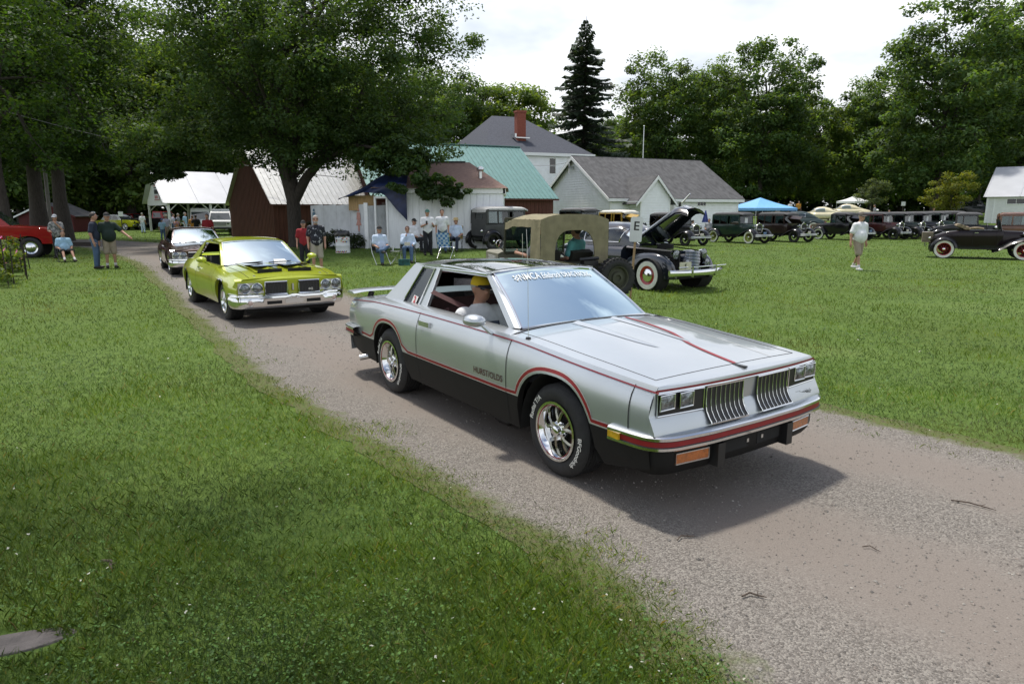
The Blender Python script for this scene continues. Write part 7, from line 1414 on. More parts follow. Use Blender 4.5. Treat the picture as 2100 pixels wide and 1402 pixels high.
SKIN = mat('skin', (.42, .23, .16), .55, var=.08); HAIRG = mat('grey_hair', (.30, .28, .26), .7, var=.2, vscale=60); HAIRD = mat('dark_hair', (.025, .018, .014), .6, var=.3, vscale=60)
SHIRTS = dict(white=(.70, .71, .73), pale=(.50, .60, .74), navy=(.016, .024, .045), forest=(.008, .022, .016), red=(.24, .012, .018), black=(.012, .012, .013), sky=(.30, .48, .62), plaid=(.16, .17, .17), teal=(.10, .34, .34), orange=(.48, .22, .03), grey=(.12, .13, .15), lav=(.48, .47, .58), mix=(.40, .16, .05), floral=(.016, .018, .026))
PANTS = dict(khaki=(.30, .25, .19), jeans=(.07, .12, .21), dark=(.014, .015, .02), grey=(.22, .23, .25), stone=(.36, .33, .28), blackp=(.012, .012, .012), pale=(.42, .40, .36), navy=(.016, .024, .045))
def person(loc, face, label, shirt='white', pants='khaki', shorts=False, pose='stand', hat=None, hair=HAIRG, h=1.76, belly=.0, arms=None, glasses=False, longs=False, group=None, res=.024, extra=None, legs=None, lean=0., beard=False, seat=.42, sandals=False, skinm=None):
    """Figure facing +x in its own frame. arms: per side (elbow, wrist) offsets from the shoulder."""
    sk = skinm or SKIN; k = h/1.76; V = lambda *p: np.array(p, float)*k
    if pose == 'sit': pel = V(0, 0, 0)+np.array([0, 0, seat+.10]); tilt = .22
    else: pel = V(0, 0, .94); tilt = lean
    up = np.array([-sin(tilt), 0, cos(tilt)]); fw = np.array([cos(tilt), 0, sin(tilt)]); Lf = np.array([0, 1, 0])
    at_ = lambda f, l, u: pel+(fw*f+Lf*l+up*u)*k
    chest = at_(.0, 0, .36); neck = at_(.0, 0, .55); head = at_(.035, 0, .715) if pose != 'sit' else at_(.08, 0, .70)
    sh = {s: at_(0, s*.182, .455) for s in (-1, 1)}; hip = {s: at_(.0, s*.085, -.02) for s in (-1, 1)}
    fwd = np.array([1., 0, 0]); dn = np.array([0, 0, 1.])
    if pose == 'sit': kn = {s: hip[s]+V(.43, s*.05, .03) for s in (-1, 1)}; an = {s: np.array([kn[s][0]+.03*k+(.10 if s > 0 else 0), kn[s][1], .085]) for s in (-1, 1)}
    elif pose == 'walk': kn = {-1: hip[-1]+V(.12, 0, -.41), 1: hip[1]+V(-.03, 0, -.42)}; an = {-1: V(.20, -.09, .085), 1: V(-.24, .09, .13)}
    else: kn = {s: hip[s]+V(.015, s*.02, -.42) for s in (-1, 1)}; an = {s: V(-.01, s*.12, .085) for s in (-1, 1)}
    for s in (legs or {}): kn[s] = hip[s]+V(*legs[s][0]); an[s] = hip[s]+V(*legs[s][1])
    el, wr = {}, {}
    for i, s in enumerate((-1, 1)):
        a = (arms or {}).get(s) if arms else None
        if a is None: a = ((-.03, s*.07, -.28), (.06, s*.07, -.53)) if pose != 'sit' else ((.06, s*.07, -.27), (.28, s*.02, -.33))
        el[s] = sh[s]+V(*a[0]); wr[s] = sh[s]+V(*a[1])
    c_ = lambda a, b, ra, rb: ('c', a, b, ra*k, rb*k)
    hd = [('e', head+V(.0, 0, .015), np.array([.098, .078, .112])*k), ('e', head+V(.035, 0, -.065), np.array([.062, .055, .060])*k), c_(head+V(.09, 0, .0), head+V(.108, 0, -.030), .012, .017), ('e', head+V(-.005, .078, -.01), np.array([.022, .012, .032])*k), ('e', head+V(-.005, -.078, -.01), np.array([.022, .012, .032])*k)]
    tors = [('e', chest, np.array([.125, .182, .19])*k), ('e', at_(.01+.045*belly, 0, .12), np.array([.120+.040*belly, .160+.035*belly, .21])*k), ('e', at_(0, 0, .0), np.array([.12, .165, .13])*k), c_(sh[-1], sh[1], .055, .055), c_(at_(0, 0, .42), neck, .09, .055)]
    arm = {s: [c_(sh[s], el[s], .058, .045), c_(el[s], wr[s], .043, .030)] for s in (-1, 1)}
    leg = {s: [c_(hip[s], kn[s], .088, .056), c_(kn[s], an[s], .056, .037)] for s in (-1, 1)}
    ft = {}
    for s in (-1, 1): toe = an[s]+V(.15, s*.02, -.045); ft[s] = [c_(an[s]+V(-.05, 0, -.045), an[s]+V(.03, 0, -.04), .036, .040), c_(an[s]+V(.03, 0, -.045), toe, .040, .032)]
    hand = {}
    for s in (-1, 1):
        d = wr[s]-el[s]; d = d/np.linalg.norm(d); hand[s] = [('c', wr[s], wr[s]+d*.075*k, .028*k, .034*k)]
    allp = hd+[c_(neck-up*.02, head+V(-.01, 0, -.06), .056, .054)]+tors+arm[-1]+arm[1]+leg[-1]+leg[1]+hand[-1]+hand[1]+ft[-1]+ft[1]
    body = solid('person', allp, sk, None, res, .03*k); body.location = loc; body.rotation_euler = (0, 0, face); tag(body, label, 'person', group)
    # fingers
    fg = MB()
    for s in (-1, 1):
        d = wr[s]-el[s]; d = d/np.linalg.norm(d); side = np.cross(d, [0, 1, 0]); side = side/(np.linalg.norm(side)+1e-9); bend = np.array([0, -s, 0])*.5; b0 = wr[s]+d*.085*k
        for j, (o, l) in enumerate(((-.024, .068), (-.008, .078), (.008, .074), (.024, .060))): p = b0+side*o*k; fg.tube([p-d*.02, p+d*l*.5*k, p+(d*.85+bend*.4)*l*k], [.009*k, .0085*k, .006*k], 5)
        p = wr[s]+d*.03*k+side*.026*k; fg.tube([p, p+(d*.5+side)*.035*k, p+(d*1.1+side*.9)*.045*k], [.011*k, .010*k, .007*k], 5)
    fg.build('finger', sk, body)
    sc = cloth(shirt, SHIRTS[shirt], .12) if shirt != 'floral' else mat('floral_cloth', (.014, .016, .024), .85, col2=(.35, .36, .40), vscale=16, detail=2., bump=.2)
    if shirt == 'floral': MATS['floral_cloth'].node_tree.nodes['Color Ramp'].color_ramp.elements[0].position = .60; MATS['floral_cloth'].node_tree.nodes['Color Ramp'].color_ramp.elements[1].position = .66
    if shirt == 'plaid': sc = mat('plaid_cloth', (.06, .065, .07), .85, col2=(.34, .34, .33), vscale=14, detail=1.)
    if shirt == 'mix': sc = mat('tie_dye_cloth', (.10, .16, .42), .85, col2=(.55, .22, .03), vscale=7, detail=1.)
    sl = []
    for s in (-1, 1): m_ = sh[s]+(el[s]-sh[s])*(1. if longs else .72); sl += [c_(sh[s], m_, .068, .066)]+([c_(el[s], wr[s], .050, .036)] if longs else [])
    collar = (tuple(up), float(up@neck)+.012*k); hem = (tuple(-up), float(-up@at_(0, 0, -.10)))
    solid('shirt', tors+sl, sc, body, res, .05*k, [collar, hem], .014)
    pc = cloth(pants, PANTS[pants], .1); pl = [('e', at_(0, 0, -.01), np.array([.125, .17, .12])*k)]
    for s in (-1, 1):
        if shorts: e = kn[s]*.96+hip[s]*.04; pl += [c_(hip[s], e, .096, .080)]
        else: pl += [c_(hip[s], kn[s], .094, .066), c_(kn[s], an[s]+V(0, 0, .02), .066, .052)]
    solid('shorts' if shorts else 'trousers', pl, pc, body, res, .03*k, [(tuple(up), float(up@at_(0, 0, .06)))], .010)
    for s in (-1, 1): solid('shoe', [tuple([q[0], q[1], q[2], q[3]*1.16, q[4]*1.18]) for q in ft[s]], mat('white_shoe', (.66, .66, .66), .6) if (shorts and not sandals) else mat('dark_shoe', (.02, .016, .014), .6), body, res*.8, .02)
    if shorts:
        for s in (-1, 1): d = kn[s]-an[s]; solid('sock', [c_(an[s]-d*.02, an[s]+d*.16, .043, .046)], mat('white_sock', (.62, .62, .62), .9), body, res*.8, .02)
    # hair, hat, glasses
    hr = head+V(-.012, 0, .03)
    if hat is None or hair is not None:
        solid('hair', [('e', hr, np.array([.108, .090, .108])*k)], hair or HAIRG, body, res*.75, .02, [((.75, 0, -.66), float(np.dot((.75, 0, -.66), head))+.005*k)])
    if hat:
        hc = mat('hat_'+hat[0], hat[1], .8, var=.1)
        if hat[0].startswith('straw') or hat[0].startswith('brim'):
            m = MB().lathe([(.165, .055), (.17, .06), (.105, .075), (.10, .13), (.085, .155), (0, .165)], tuple(head), 'z', 20); m.build('hat', hc, body)
        else:
            solid('cap', [('e', head+V(-.008, 0, .03), np.array([.112, .094, .112])*k)], hc, body, res*.75, .02, [((0, 0, -1.), -float(head[2])-.028*k)])
            br = MB(); br.grid(lambda u, t: tuple(head+V(.05+.135*u*cos(t*.9)+.02, .088*sin(t*1.35)*(1-.18*u), .045-.025*u-.012*(t*t))), lin(0, 1, 4), lin(-1.1, 1.1, 9)); br.build('cap_peak', hat[2] if len(hat) > 2 else hc, body, fix=False)
    if glasses:
        g = MB()
        for s in (-1, 1): g.loft([[tuple(head+V(.092-.01*abs(a), s*.036+.028*a*1., .012+.020*b)) for a, b in ((-1, -.6), (0, -1), (1, -.6), (1, .6), (0, 1), (-1, .6))], [tuple(head+V(.100-.012*abs(a), s*.036+.028*a, .012+.020*b)) for a, b in ((-1, -.6), (0, -1), (1, -.6), (1, .6), (0, 1), (-1, .6))]]); g.tube([head+V(.085, s*.066, .02), head+V(-.01, s*.082, .015)], .004*k, 4)
        g.tube([head+V(.103, -.012, .018), head+V(.103, .012, .018)], .004*k, 4); g.build('sunglasses', M_BLK, body)
    if beard: solid('beard', [('e', head+V(.045, 0, -.085), np.array([.062, .062, .050])*k)], HAIRG, body, res*.7, .02)
    if extra: extra(body, dict(head=head, sh=sh, el=el, wr=wr, hip=hip, kn=kn, an=an, k=k, pel=pel))
    return body
def G2(px, d): x, y = at_px(px, d); return (x, y, gz(x, y))
FACE = -pi/2                                                     # towards the camera
CAPS = dict(black=('black', (.012, .012, .013)), grey=('grey', (.42, .44, .48)), yellow=('yellow', (.62, .42, .01)), green=('green', (.04, .12, .10)), navy=('navy', (.05, .09, .2)), straw=('straw', (.42, .32, .16)), brim=('brim_tan', (.45, .42, .34)), brown=('brown_cap', (.07, .06, .05)))
# walking man on the lawn
def brace(b, J): solid('knee_brace', [('c', J['kn'][-1]+np.array([0, 0, .03]), J['kn'][-1]-np.array([0, 0, .07]), .068, .064)], M_BLK, b, .02)
person(G2(1754, 21.8), FACE+.25, 'man in white polo shirt and khaki shorts walking on the lawn', 'white', 'khaki', True, 'walk', CAPS['brown'], HAIRG, 1.80, 1.0, glasses=True, res=.02, extra=brace, arms={-1: ((-.02, -.10, -.28), (.02, -.13, -.54)), 1: ((-.05, .10, -.28), (-.04, .13, -.54))})
# two men left of the drive
person(G2(203, 22.4), .35, 'man in navy t-shirt and jeans with his back half turned', 'navy', 'jeans', False, 'stand', None, HAIRD, 1.80, .5, res=.02, arms={1: ((.02, .08, -.28), (.05, .09, -.54)), -1: ((-.05, -.09, -.28), (.02, -.10, -.54))})
person(G2(232, 22.6), FACE+.75, 'big man in dark green t-shirt holding out one hand', 'forest', 'khaki', True, 'stand', CAPS['black'], HAIRD, 1.80, 1.1, res=.02, sandals=True, arms={1: ((.10, .20, -.22), (.36, .34, -.40)), -1: ((-.04, -.12, -.28), (.0, -.12, -.54))})
# couple by the pickup
person(G2(128, 27.4), FACE+.2, 'man in plaid shirt and grey cap standing behind the seated woman', 'plaid', 'dark', False, 'stand', CAPS['grey'], HAIRG, 1.72, .3, glasses=True, arms={1: ((.10, .10, -.25), (.26, -.06, .02)), -1: ((.05, -.08, -.27), (.28, .08, -.30))})
person(G2(140, 25.6), FACE+.75, 'woman in light blue shirt sitting low in a camp chair', 'sky', 'blackp', True, 'sit', None, HAIRD, 1.66, .5, seat=.28, legs={-1: ((.42, -.06, .06), (.72, -.08, -.26)), 1: ((.44, .06, .06), (.78, .08, -.27))}, sandals=True)
# man behind the green car
person(G2(653, 20.8), FACE+.35, 'white bearded man in dark flowered shirt and pale shorts', 'floral', 'stone', True, 'stand', None, HAIRG, 1.72, .4, glasses=True, beard=True, res=.02)
person(G2(628, 22.5), FACE+.2, 'person in red shirt half hidden behind the man in flowered shirt', 'red', 'dark', False, 'stand', CAPS['black'], HAIRD, 1.55)
# group on chairs by the shed
person(G2(783, 24.0), FACE+.55, 'man in pale shirt and black cap sitting cross legged in a folding chair', 'pale', 'jeans', False, 'sit', CAPS['black'], HAIRG, 1.76, .4, legs={-1: ((.42, -.05, .02), (.46, -.05, -.40)), 1: ((.42, .0, .16), (.62, -.25, .02))}, res=.02)
person(G2(838, 24.8), FACE+.15, 'woman with sunglasses and pale blue blouse resting chin on hand', 'pale', 'jeans', False, 'sit', None, mat('auburn_hair', (.07, .025, .016), .6, var=.2), 1.66, .1, longs=True, glasses=True, arms={-1: ((.20, -.02, -.24), (.22, .10, -.02)), 1: ((.06, .08, -.27), (.28, .02, -.33))}, res=.02)
person(G2(855, 28.0), FACE+.9, 'man in white t-shirt and black cap sitting against the shed wall', 'white', 'dark', False, 'sit', CAPS['black'], HAIRG, 1.76, .6)
person(G2(879, 26.8), FACE+.3, 'young person in white shirt and green cap looking down at a phone', 'white', 'dark', False, 'stand', CAPS['green'], HAIRD, 1.76, arms={-1: ((.06, -.06, -.27), (.28, .06, -.20)), 1: ((.06, .06, -.27), (.28, -.02, -.20))})
person(G2(909, 27.6), FACE+.1, 'dark haired man in white polo shirt standing behind the blue chair', 'white', 'jeans', False, 'stand', None, HAIRD, 1.72, .2)
person(G2(936, 28.4), FACE-.1, 'man in straw hat and pale shirt sitting in a yellow chair', 'pale', 'navy', False, 'sit', CAPS['straw'], HAIRG, 1.74, .4)
# people at the pavilion
for (px, d, f, lb, sh_, pa, hat, hr, po, h) in (
    (435, 34.5, FACE+.1, 'young person in red t-shirt walking from the pavilion', 'red', 'grey', None, HAIRD, 'stand', 1.72), (390, 54, .1, 'man in sky blue shirt standing at the pavilion counter', 'sky', 'pale', None, HAIRG, 'stand', 1.76),
    (376, 56, .8, 'grey haired person in dark vest beside the man in sky blue', 'grey', 'dark', None, HAIRG, 'stand', 1.68), (366, 57, .5, 'person in pale patterned top under the pavilion', 'lav', 'jeans', None, HAIRD, 'stand', 1.66),
    (352, 46, FACE+.2, 'man in lavender shirt and tan brimmed hat before the pavilion', 'lav', 'khaki', CAPS['brim'], HAIRG, 'stand', 1.62), (343, 45, FACE+.4, 'child in blue cap next to the man with brimmed hat', 'sky', 'jeans', CAPS['navy'], HAIRD, 'stand', 1.38),
    (372, 49, 1.2, 'child in tie-dyed shirt in front of the pavilion', 'mix', 'dark', CAPS['navy'], HAIRD, 'stand', 1.34), (412, 46, 2.2, 'person in black shirt with arm raised', 'black', 'dark', None, HAIRD, 'stand', 1.62),
    (405, 47, 1.8, 'woman with brown hair in orange top behind the black shirt', 'orange', 'dark', None, mat('brown_hair', (.12, .07, .04), .6), 'stand', 1.58), (304, 60, 1.5, 'person in white shirt left of the pavilion post', 'white', 'pale', None, HAIRG, 'stand', 1.72)):
    person(G2(px, d), f, lb, sh_, pa, False, po, hat, hr, h, res=.032, group='people around the pavilion', arms={1: ((.08, .1, -.2), (.2, .1, .05)), -1: None} if sh_ == 'black' else None)
# people at the back of the field
for (px, d, f, lb, sh_, pa, hat, po) in ((1586, 70, 2.0, 'person in pale shirt behind the slate green sedan, left of two', 'pale', 'khaki', None, 'stand'), (1609, 72, FACE+.3, 'photographer in pale jacket and white cap beyond the slate green sedan', 'white', 'dark', CAPS['grey'], 'stand'),
    (1626, 76, FACE, 'person in orange top near the cream coupes', 'orange', 'dark', None, 'stand'), (1780, 64, 2.6, 'person in grey shirt beside the small pale tree', 'grey', 'pale', None, 'stand'), (1938, 66, 2.8, 'person in white t-shirt standing behind the long row of cars', 'white', 'dark', None, 'stand'),
    (1501, 66, FACE+.4, 'person in red shirt at the right corner of the clapboard hall', 'red', 'grey', None, 'stand'), (1810, 63, FACE, 'seated person in teal top behind the maroon sedan', 'teal', 'dark', None, 'sit'), (1900, 66, FACE, 'seated person in blue grey shirt beneath the great maple', 'grey', 'dark', None, 'sit')):
    person(G2(px, d), f, lb, sh_, pa, False, po, hat, HAIRD, 1.74, res=.034, group='people at the back of the field')
person(G2(1448, 48), FACE-.3, 'man in dark shirt sitting by the hall under the blue umbrella', 'grey', 'dark', False, 'sit', None, HAIRD, 1.76, .4, res=.03)
person(G2(1417, 46), .3, 'woman in white blouse sitting beside the black antique sedan', 'white', 'pale', True, 'sit', None, HAIRD, 1.66, res=.03)
# people in cars: jeep passenger, coupe passenger and driver
def place_in(car, x, y, z): M = Matrix.Translation(car.location) @ Matrix.Rotation(car.rotation_euler.z, 4, 'Z'); return tuple(M @ Vector((x, y, z)))
Jp = bpy.data.objects['military_jeep']
person(place_in(Jp, .62, -.30, .30), Jp.rotation_euler.z+.5, 'dark haired woman in teal top seated in the jeep', 'teal', 'dark', False, 'sit', None, HAIRD, 1.66, seat=.42, res=.02)
person(place_in(Jp, .70, .32, .30), Jp.rotation_euler.z, 'jeep driver with bare forearm on the wheel', 'grey', 'dark', False, 'sit', None, HAIRG, 1.72, seat=.42, res=.024, arms={1: ((.12, .12, -.24), (.38, .20, -.20)), -1: None})
def belt(b, J):
    s = J['sh'][-1]; P = [s+np.array([-.38, -.12, .20]), s+np.array([.02, .02, .075]), s+np.array([.135, .10, -.05]), s+np.array([.17, .20, -.22]), s+np.array([.15, .30, -.38])]
    q = MB(); q.grid(lambda i, k: tuple(P[i]+np.array([.0, .020, .014])*k), range(5), (-1, 1)); q.build('seat_belt', mat('maroon_webbing', (.06, .018, .02), .8), b, fix=False)
    t = MB(); t.cb(tuple(J['pel']+np.array([.155, -.03, .36])), (.012, .16, .10), rot=(0, -.25, 0)); t.build('shirt_print', mat('shirt_print', (.05, .06, .09), .8, var=.5, vscale=30), b)
person(place_in(hero, -1.63, -.39, .036), hero.rotation_euler.z, 'passenger in white t-shirt and yellow cap at the coupe window', 'white', 'jeans', False, 'sit', CAPS['yellow']+(mat('dark_peak', (.02, .02, .03), .7),), HAIRG, 1.72, .3, glasses=True, seat=.34, res=.013, extra=belt, skinm=mat('tanned_skin', (.36, .18, .12), .5, var=.1))
person(place_in(hero, -1.66, .37, .02), hero.rotation_euler.z, 'driver of the silver coupe behind the reflecting windscreen', 'grey', 'jeans', False, 'sit', None, HAIRG, 1.74, .2, seat=.34, res=.024, arms={-1: ((.16, .0, -.2), (.46, -.02, -.12)), 1: ((.16, .0, -.2), (.46, .02, -.12))})
# ------------------------------------------------------------------ chairs and small things
M_ALU = mat('aluminium_tube', (.72, .73, .74), .25, 1., var=.05)
def chair(loc, rz, label, fab, frame=M_ALU, seat_z=.42, lawn=False, wide=.52, back=.42):
    c = thing('folding_chair', loc, rz, label, 'chair', 'folding chairs on the lawn'); w = wide/2
    for s in (-1, 1):
        y = s*w
        MB().tube([(-.25, y, .01), (.28, y, .01+seat_z*.0+.0), (.28, y, .02)], .011, 6).build('floor_rail', frame, c) if not lawn else None
        MB().tube([(.26, y, .01), (-.18, y*.98, seat_z), (-.26, y*.98, seat_z+.20)], .011, 6).build('leg', frame, c); MB().tube([(-.26, y, .01), (.22, y, seat_z)], .011, 6).build('leg', frame, c)
        MB().tube([(-.18, y*.98, seat_z-.05), (-.22, y*.98, seat_z+.1), (-.34, y*.98, seat_z+back+.05)], .011, 6).build('back_post', frame, c)
        MB().tube([(-.24, y*1.03, seat_z+.22), (.18, y*1.03, seat_z+.22), (.22, y*1.03, seat_z+.16), (.22, y*1.03, .02 if lawn else seat_z)], .012, 6).build('armrest', frame if lawn else M_BLK, c)
    MB().grid(lambda u, v: (-.18+.42*u, (v-.5)*2*w*.96, seat_z+.02-.035*sin(pi*v)*sin(pi*u)), lin(0, 1, 5), lin(0, 1, 7)).build('seat', fab, c, fix=False); MB().grid(lambda u, v: (-.20-.13*u-.03*sin(pi*v), (v-.5)*2*w*.94, seat_z+.06+back*u), lin(0, 1, 5), lin(0, 1, 7)).build('backrest', fab, c, fix=False)
    return c
F_BLK = mat('black_fabric', (.016, .016, .02), .85, var=.2); F_YEL = mat('yellow_fabric', (.42, .28, .02), .85, var=.15)
def plaid():
    m = bpy.data.materials.new('blue_plaid_webbing'); m.use_nodes = True; t = m.node_tree; b = t.nodes['Principled BSDF']; b.inputs['Roughness'].default_value = .7; L = t.links.new; tc_ = _n(m, 'ShaderNodeTexCoord')
    ck = _n(m, 'ShaderNodeTexChecker'); ck.inputs['Scale'].default_value = 11; ck.inputs['Color1'].default_value = (.06, .20, .50, 1); ck.inputs['Color2'].default_value = (.50, .60, .72, 1); L(tc_.outputs['Object'], ck.inputs['Vector']); L(ck.outputs[0], b.inputs['Base Color']); return m
F_PLD = plaid()
chair(G2(783, 24.0), FACE+.55, 'aluminium folding chair under the man in pale shirt', F_BLK)
chair(G2(838, 24.8), FACE+.15, 'aluminium director chair under the woman in sunglasses', F_BLK)
chair(G2(855, 28.0), FACE+.9, 'black camp chair under the man against the shed wall', F_BLK, M_BLK, back=.5)
chair(G2(915, 25.8), FACE+2.9, 'empty lawn chair of blue and white plaid webbing', F_PLD, lawn=True, back=.5)
chair(G2(936, 28.4), FACE-.1, 'yellow camp chair under the man in straw hat', F_YEL, M_BLK, back=.55)
chair(G2(140, 25.6), FACE+.75, 'low dark camp chair under the woman in light blue', F_BLK, M_BLK, seat_z=.28, back=.45)
chair(G2(1448, 48), FACE-.3, 'camp chair under the man by the hall', F_BLK, M_BLK); chair(G2(1417, 46), .3, 'camp chair under the woman in white blouse', F_BLK, M_BLK)
chair(G2(1810, 63), FACE, 'chair under the person in teal top', F_BLK, M_BLK); chair(G2(1900, 66), FACE, 'chair under the person beneath the great maple', F_BLK, M_BLK)
sx, sy, sz = G2(812, 24.2)
t = thing('side_table', (sx, sy, sz), 0, 'small folding side table between the two seated people', 'table'); MB().bx(-.17, .17, -.15, .15, .44, .46).build('tabletop', M_ALU, t)
for s in (-1, 1): MB().tube([(-.15, s*.13, .01), (.15, s*.13, .44)], .009, 5).build('leg', M_ALU, t); MB().tube([(.15, s*.13, .01), (-.15, s*.13, .44)], .009, 5).build('leg', M_ALU, t)
b = MB(); b.lathe([(0, 0), (.035, 0), (.035, .14), (.015, .18), (.015, .22), (0, .22)], (0, 0, 0), 'z', 10); o = tag(b.build('bottle', mat('clear_plastic', (.6, .62, .62), .1, 0, .5)), 'water bottle on the folding side table', 'bottle'); o.location = (sx-.08, sy, sz+.46)
o = tag(MB().bx(-.12, .12, -.05, .05, 0, .14).build('cooler_bag', mat('teal_bag', (.02, .09, .09), .8, var=.5, vscale=14)), 'dark bag with teal edging on the grass between the chairs', 'bag'); o.location = G2(830, 23.6); o.scale = (1.6, 1.6, 1.6); 
o = tag(MB().bx(-.10, .10, -.02, .02, 0, .12).build('paper_bag', mat('cream_paper', (.62, .58, .50), .8)), 'cream purse on the lap of the woman in sunglasses', 'bag'); x, y, z = G2(838, 24.8); o.location = (x+.05, y-.42, z+.62)
x, y, z = G2(879, 26.8); o = tag(MB().bx(-.035, .035, -.005, .005, -.07, .07).build('phone', M_BLK), 'dark phone held by the young person in green cap', 'phone'); o.location = (x+.02, y-.38, z+1.27)
# --- painted barrel
x, y, z = G2(706, 27.6); bl = thing('trash_barrel', (x, y, z), 0, 'white steel barrel painted with coloured dots, black bag over its rim', 'barrel')
prof = [(0, .0), (.29, .0), (.295, .02), (.285, .05), (.285, .27), (.297, .29), (.285, .31), (.285, .53), (.297, .55), (.285, .57), (.285, .74), (.295, .76)]; MB().lathe(prof, (0, 0, 0), 'z', 28).build('drum', M_WHITE, bl)
MB().loft([[((.30+.02*sin(5*t+h*20))*k*cos(t), (.30+.02*cos(7*t+h*9))*k*sin(t), h+.02*sin(6*t)) for t in np.arange(0, 2*pi, pi/14)] for h, k in ((.66, 1.04), (.74, 1.08), (.82, 1.03), (.88, .92), (.84, .85), (.7, .8))], caps=False).build('bin_bag', mat('bin_bag', (.008, .008, .009), .3, 0, .3, bump=.6, bscale=14), bl, fix=False)
DC = [mat('dot_red', (.5, .03, .03)), mat('dot_blue', (.03, .1, .4)), mat('dot_yellow', (.6, .42, .02)), M_BLK]
q = random.Random(5)
for k in range(26):
    if k < 12: a = -2.4+k*.14; h = .045+.02*(k % 2)
    else: a = -2.3+q.uniform(0, 1.7); h = q.uniform(.42, .66)
    r_ = .287; d = MB(); n = np.array([cos(a), sin(a), 0]); tg = np.array([-sin(a), cos(a), 0]); d.poly([n*r_+tg*.026*cos(t)+np.array([0, 0, h+.026*sin(t)]) for t in np.arange(0, 6.28, .8)], tuple(n*.012)); d.build('painted_dot', DC[k % 4], bl, smooth=False)
# --- sign on a stake standing behind the jeep
x, y = at_px(1293, 13.4); s = thing('stake_sign', (x, y, 0), -.12, 'white card lettered E on a wooden stake beside the spare wheel', 'sign'); MB().bx(-.022, .022, -.01, .012, 0, 1.45).build('stake', mat('pine_stake', (.42, .28, .15), .8, var=.2, stretch=(8, 8, 1)), s)
a = [(-.105, 1.27), (.105, 1.27), (.12, 1.30), (.12, 1.72), (.09, 1.755), (-.09, 1.755), (-.12, 1.72), (-.12, 1.30)]; bd = MB().poly([(x_, -.012, z_) for x_, z_ in a], (0, -.012, 0)).build('sign_card', M_CARD, s, smooth=False); tx = MB(); lettering(tx, 'E', .24, lambda u, v: (u, -.026, 1.50+v), bold=.015); tx.build('lettering', M_BLK, bd, fix=False)
s.rotation_euler = (0, R(3), -.12)
# --- canopies and umbrellas
def canopy(loc, rz, w, he, hp, m, label, name='pop_up_canopy'):
    c = thing(name, loc, rz, label, 'canopy')
    k = MB(); C4 = [(-w, -w, he), (w, -w, he), (w, w, he), (-w, w, he)]; T = (0, 0, hp); n = 6
    for i in range(4):
        a, b2 = Vector(C4[i]), Vector(C4[(i+1) % 4]); k.grid(lambda u, v: tuple(a.lerp(b2, u).lerp(Vector(T), v)-Vector((0, 0, .10*sin(pi*v)*(1-.3*abs(2*u-1))))), lin(0, 1, n), lin(0, 1, n)); k.grid(lambda u, v: tuple(a.lerp(b2, u)-Vector((0, 0, .22*v))), lin(0, 1, n), (0, 1))
    k.build('canopy_cloth', m, c, weld=True, ang=20)
    for x, y, _ in C4: MB().tube([(x*.98, y*.98, 0), (x*.98, y*.98, he)], .02, 6).build('leg', M_STEEL, c)
    return c
M_BLUEC = mat('blue_canopy_cloth', (.16, .40, .70), .6, var=.06)
canopy(G2(1548, 58), .35, 2.1, 1.75, 2.62, M_BLUEC, 'light blue pop-up canopy behind the dark green sedan')
canopy(G2(1736, 78), .4, 1.25, 1.75, 2.35, M_WHITE, 'small white peaked canopy beside the farther cream coupe')
canopy(G2(160, 76), .2, 1.25, 1.6, 2.0, mat('cream_cloth', (.5, .48, .42), .7), 'cream canopy behind the black 1950s car')
um = thing('folded_umbrella', G2(1440, 49.5), .0, 'folded dark blue umbrella on a pole against the hall', 'umbrella'); MB().tube([(0, 0, 0), (0, 0, 1.95)], .018, 6).build('pole', M_STEEL, um)
MB().loft([[(r*(1+.25*sin(6*t))*cos(t), r*(1+.25*sin(6*t))*sin(t), z_) for t in np.arange(0, 2*pi, pi/12)] for z_, r in ((1.05, .22), (1.2, .19), (1.6, .10), (1.9, .03))]).build('umbrella_cloth', mat('royal_blue_cloth', (.02, .04, .20), .6), um, ang=80)
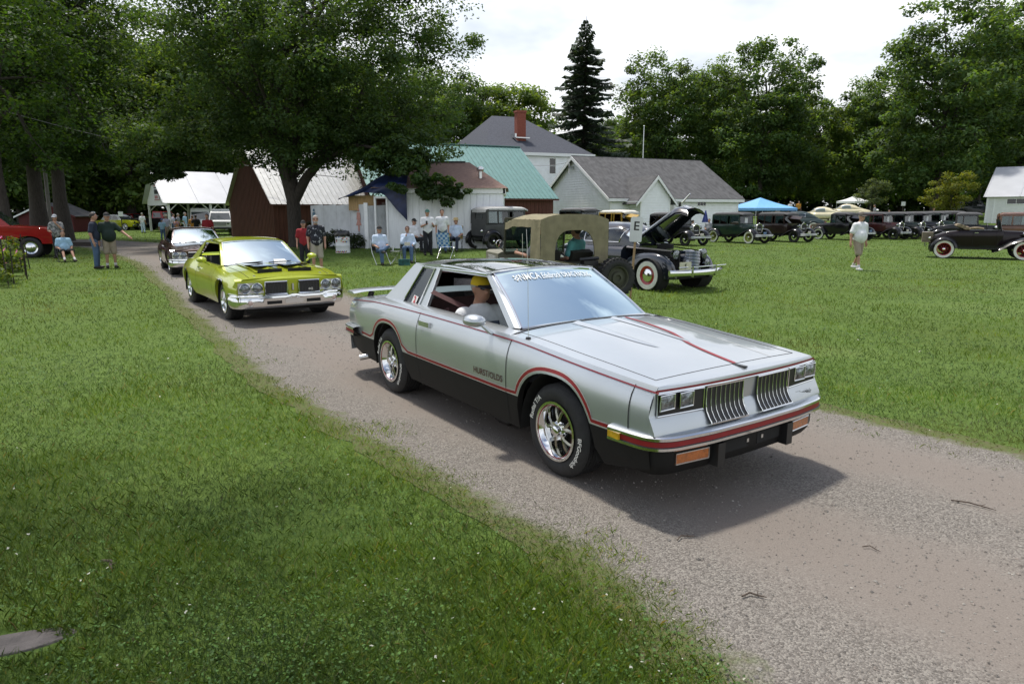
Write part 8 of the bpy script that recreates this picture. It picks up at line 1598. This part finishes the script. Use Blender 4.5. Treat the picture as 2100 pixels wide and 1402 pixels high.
# --- flower bed with stakes at the left edge
M_STK = mat('rusty_stake', (.035, .026, .022), .8, var=.3); q = random.Random(9)
fx0, fy0 = -12.75, 17.0; fx1, fy1 = -17.7, 24.0
for k in range(13):
    u = k/12; x, y = fx0+(fx1-fx0)*u+q.uniform(-.25, .25)+.35*(k % 2), fy0+(fy1-fy0)*u; o = tag(MB().tube([(0, 0, -.05), (q.uniform(-.08, .08), q.uniform(-.05, .05), 1.0+q.uniform(-.1, .12))], .016, 5).build('fence_stake', M_STK), 'thin dark stake edging the flower bed at the left edge', 'stake', 'stakes round the flower bed'); o.location = (x, y, 0)
fl = thing('flower_bed', (-14.75, 20.2, 0), 0, 'tall leafy flower bed with pink blooms at the left edge', 'plant'); qq = np.random.default_rng(33)
C = np.c_[qq.uniform(-1.8, -.1, 150)-np.linspace(-1.0, 1.0, 150)*2.5, np.linspace(-3.6, 3.8, 150), qq.uniform(.15, .95, 150), np.full(150, .22)]; V, c = leaves(C, 60, .11, 34, (.080, .125, .022), spread=.4); soup('foliage', V, c, M_LEAF, 4, fl)
pm_ = mat('pink_petal', (.55, .12, .30), .6, var=.3)
p0 = MB()
for k in range(6): a = k*pi/3; p0.add([(0, 0, 0), (.045*cos(a-.4), .045*sin(a-.4), .012), (.06*cos(a), .06*sin(a), .008), (.045*cos(a+.4), .045*sin(a+.4), .012)], [(0, 1, 2, 3)])
first = None
for k in range(22):
    i = q.randrange(150)
    if first is None: first = p0.build('flower', pm_, fl, fix=False); o = first
    else: o = first.copy(); COL.objects.link(o)
    o.location = (C[i][0]+q.uniform(-.2, .2), C[i][1], C[i][2]+q.uniform(.1, .25)); o.rotation_euler = (q.uniform(.6, 1.3), 0, q.uniform(-.6, .6))
# --- white number stakes by the road, small sign posts
for (px, d, lb) in ((262, 58, 'white sign card on a dark post in front of the yellow sedan'), (207, 66, 'white card on a post behind the two standing men'), (1836, 68, 'white notice on a post behind the row of antique cars')):
    x, y, z = G2(px, d); s = thing('card_post', (x, y, z), 0, lb, 'sign'); MB().tube([(0, 0, 0), (0, 0, 1.7)], .035, 6).build('post', M_STK, s); MB().bx(-.2, .2, -.05, -.03, 1.45, 1.85).build('card', M_CARD, s)
x, y, z = G2(180, 37); tb = thing('timber_edge', (x, y, z), -.15, 'dark timber kerb lying where the drive bends', 'timber'); MB().bx(-.9, .9, -.12, .12, 0, .22).build('beam', M_STK, tb)
# old grey pole leaning among the left trunks
x, y = at_px(117, 47); o = tag(MB().tube([(0, 0, -.2), (.12, 0, 5.6)], [.14, .11], 8).build('utility_pole', mat('weathered_pole', (.20, .19, .18), .9, var=.25, stretch=(6, 6, .6))), 'weathered grey pole between the two old trunks', 'pole'); o.location = (x, y, 0)
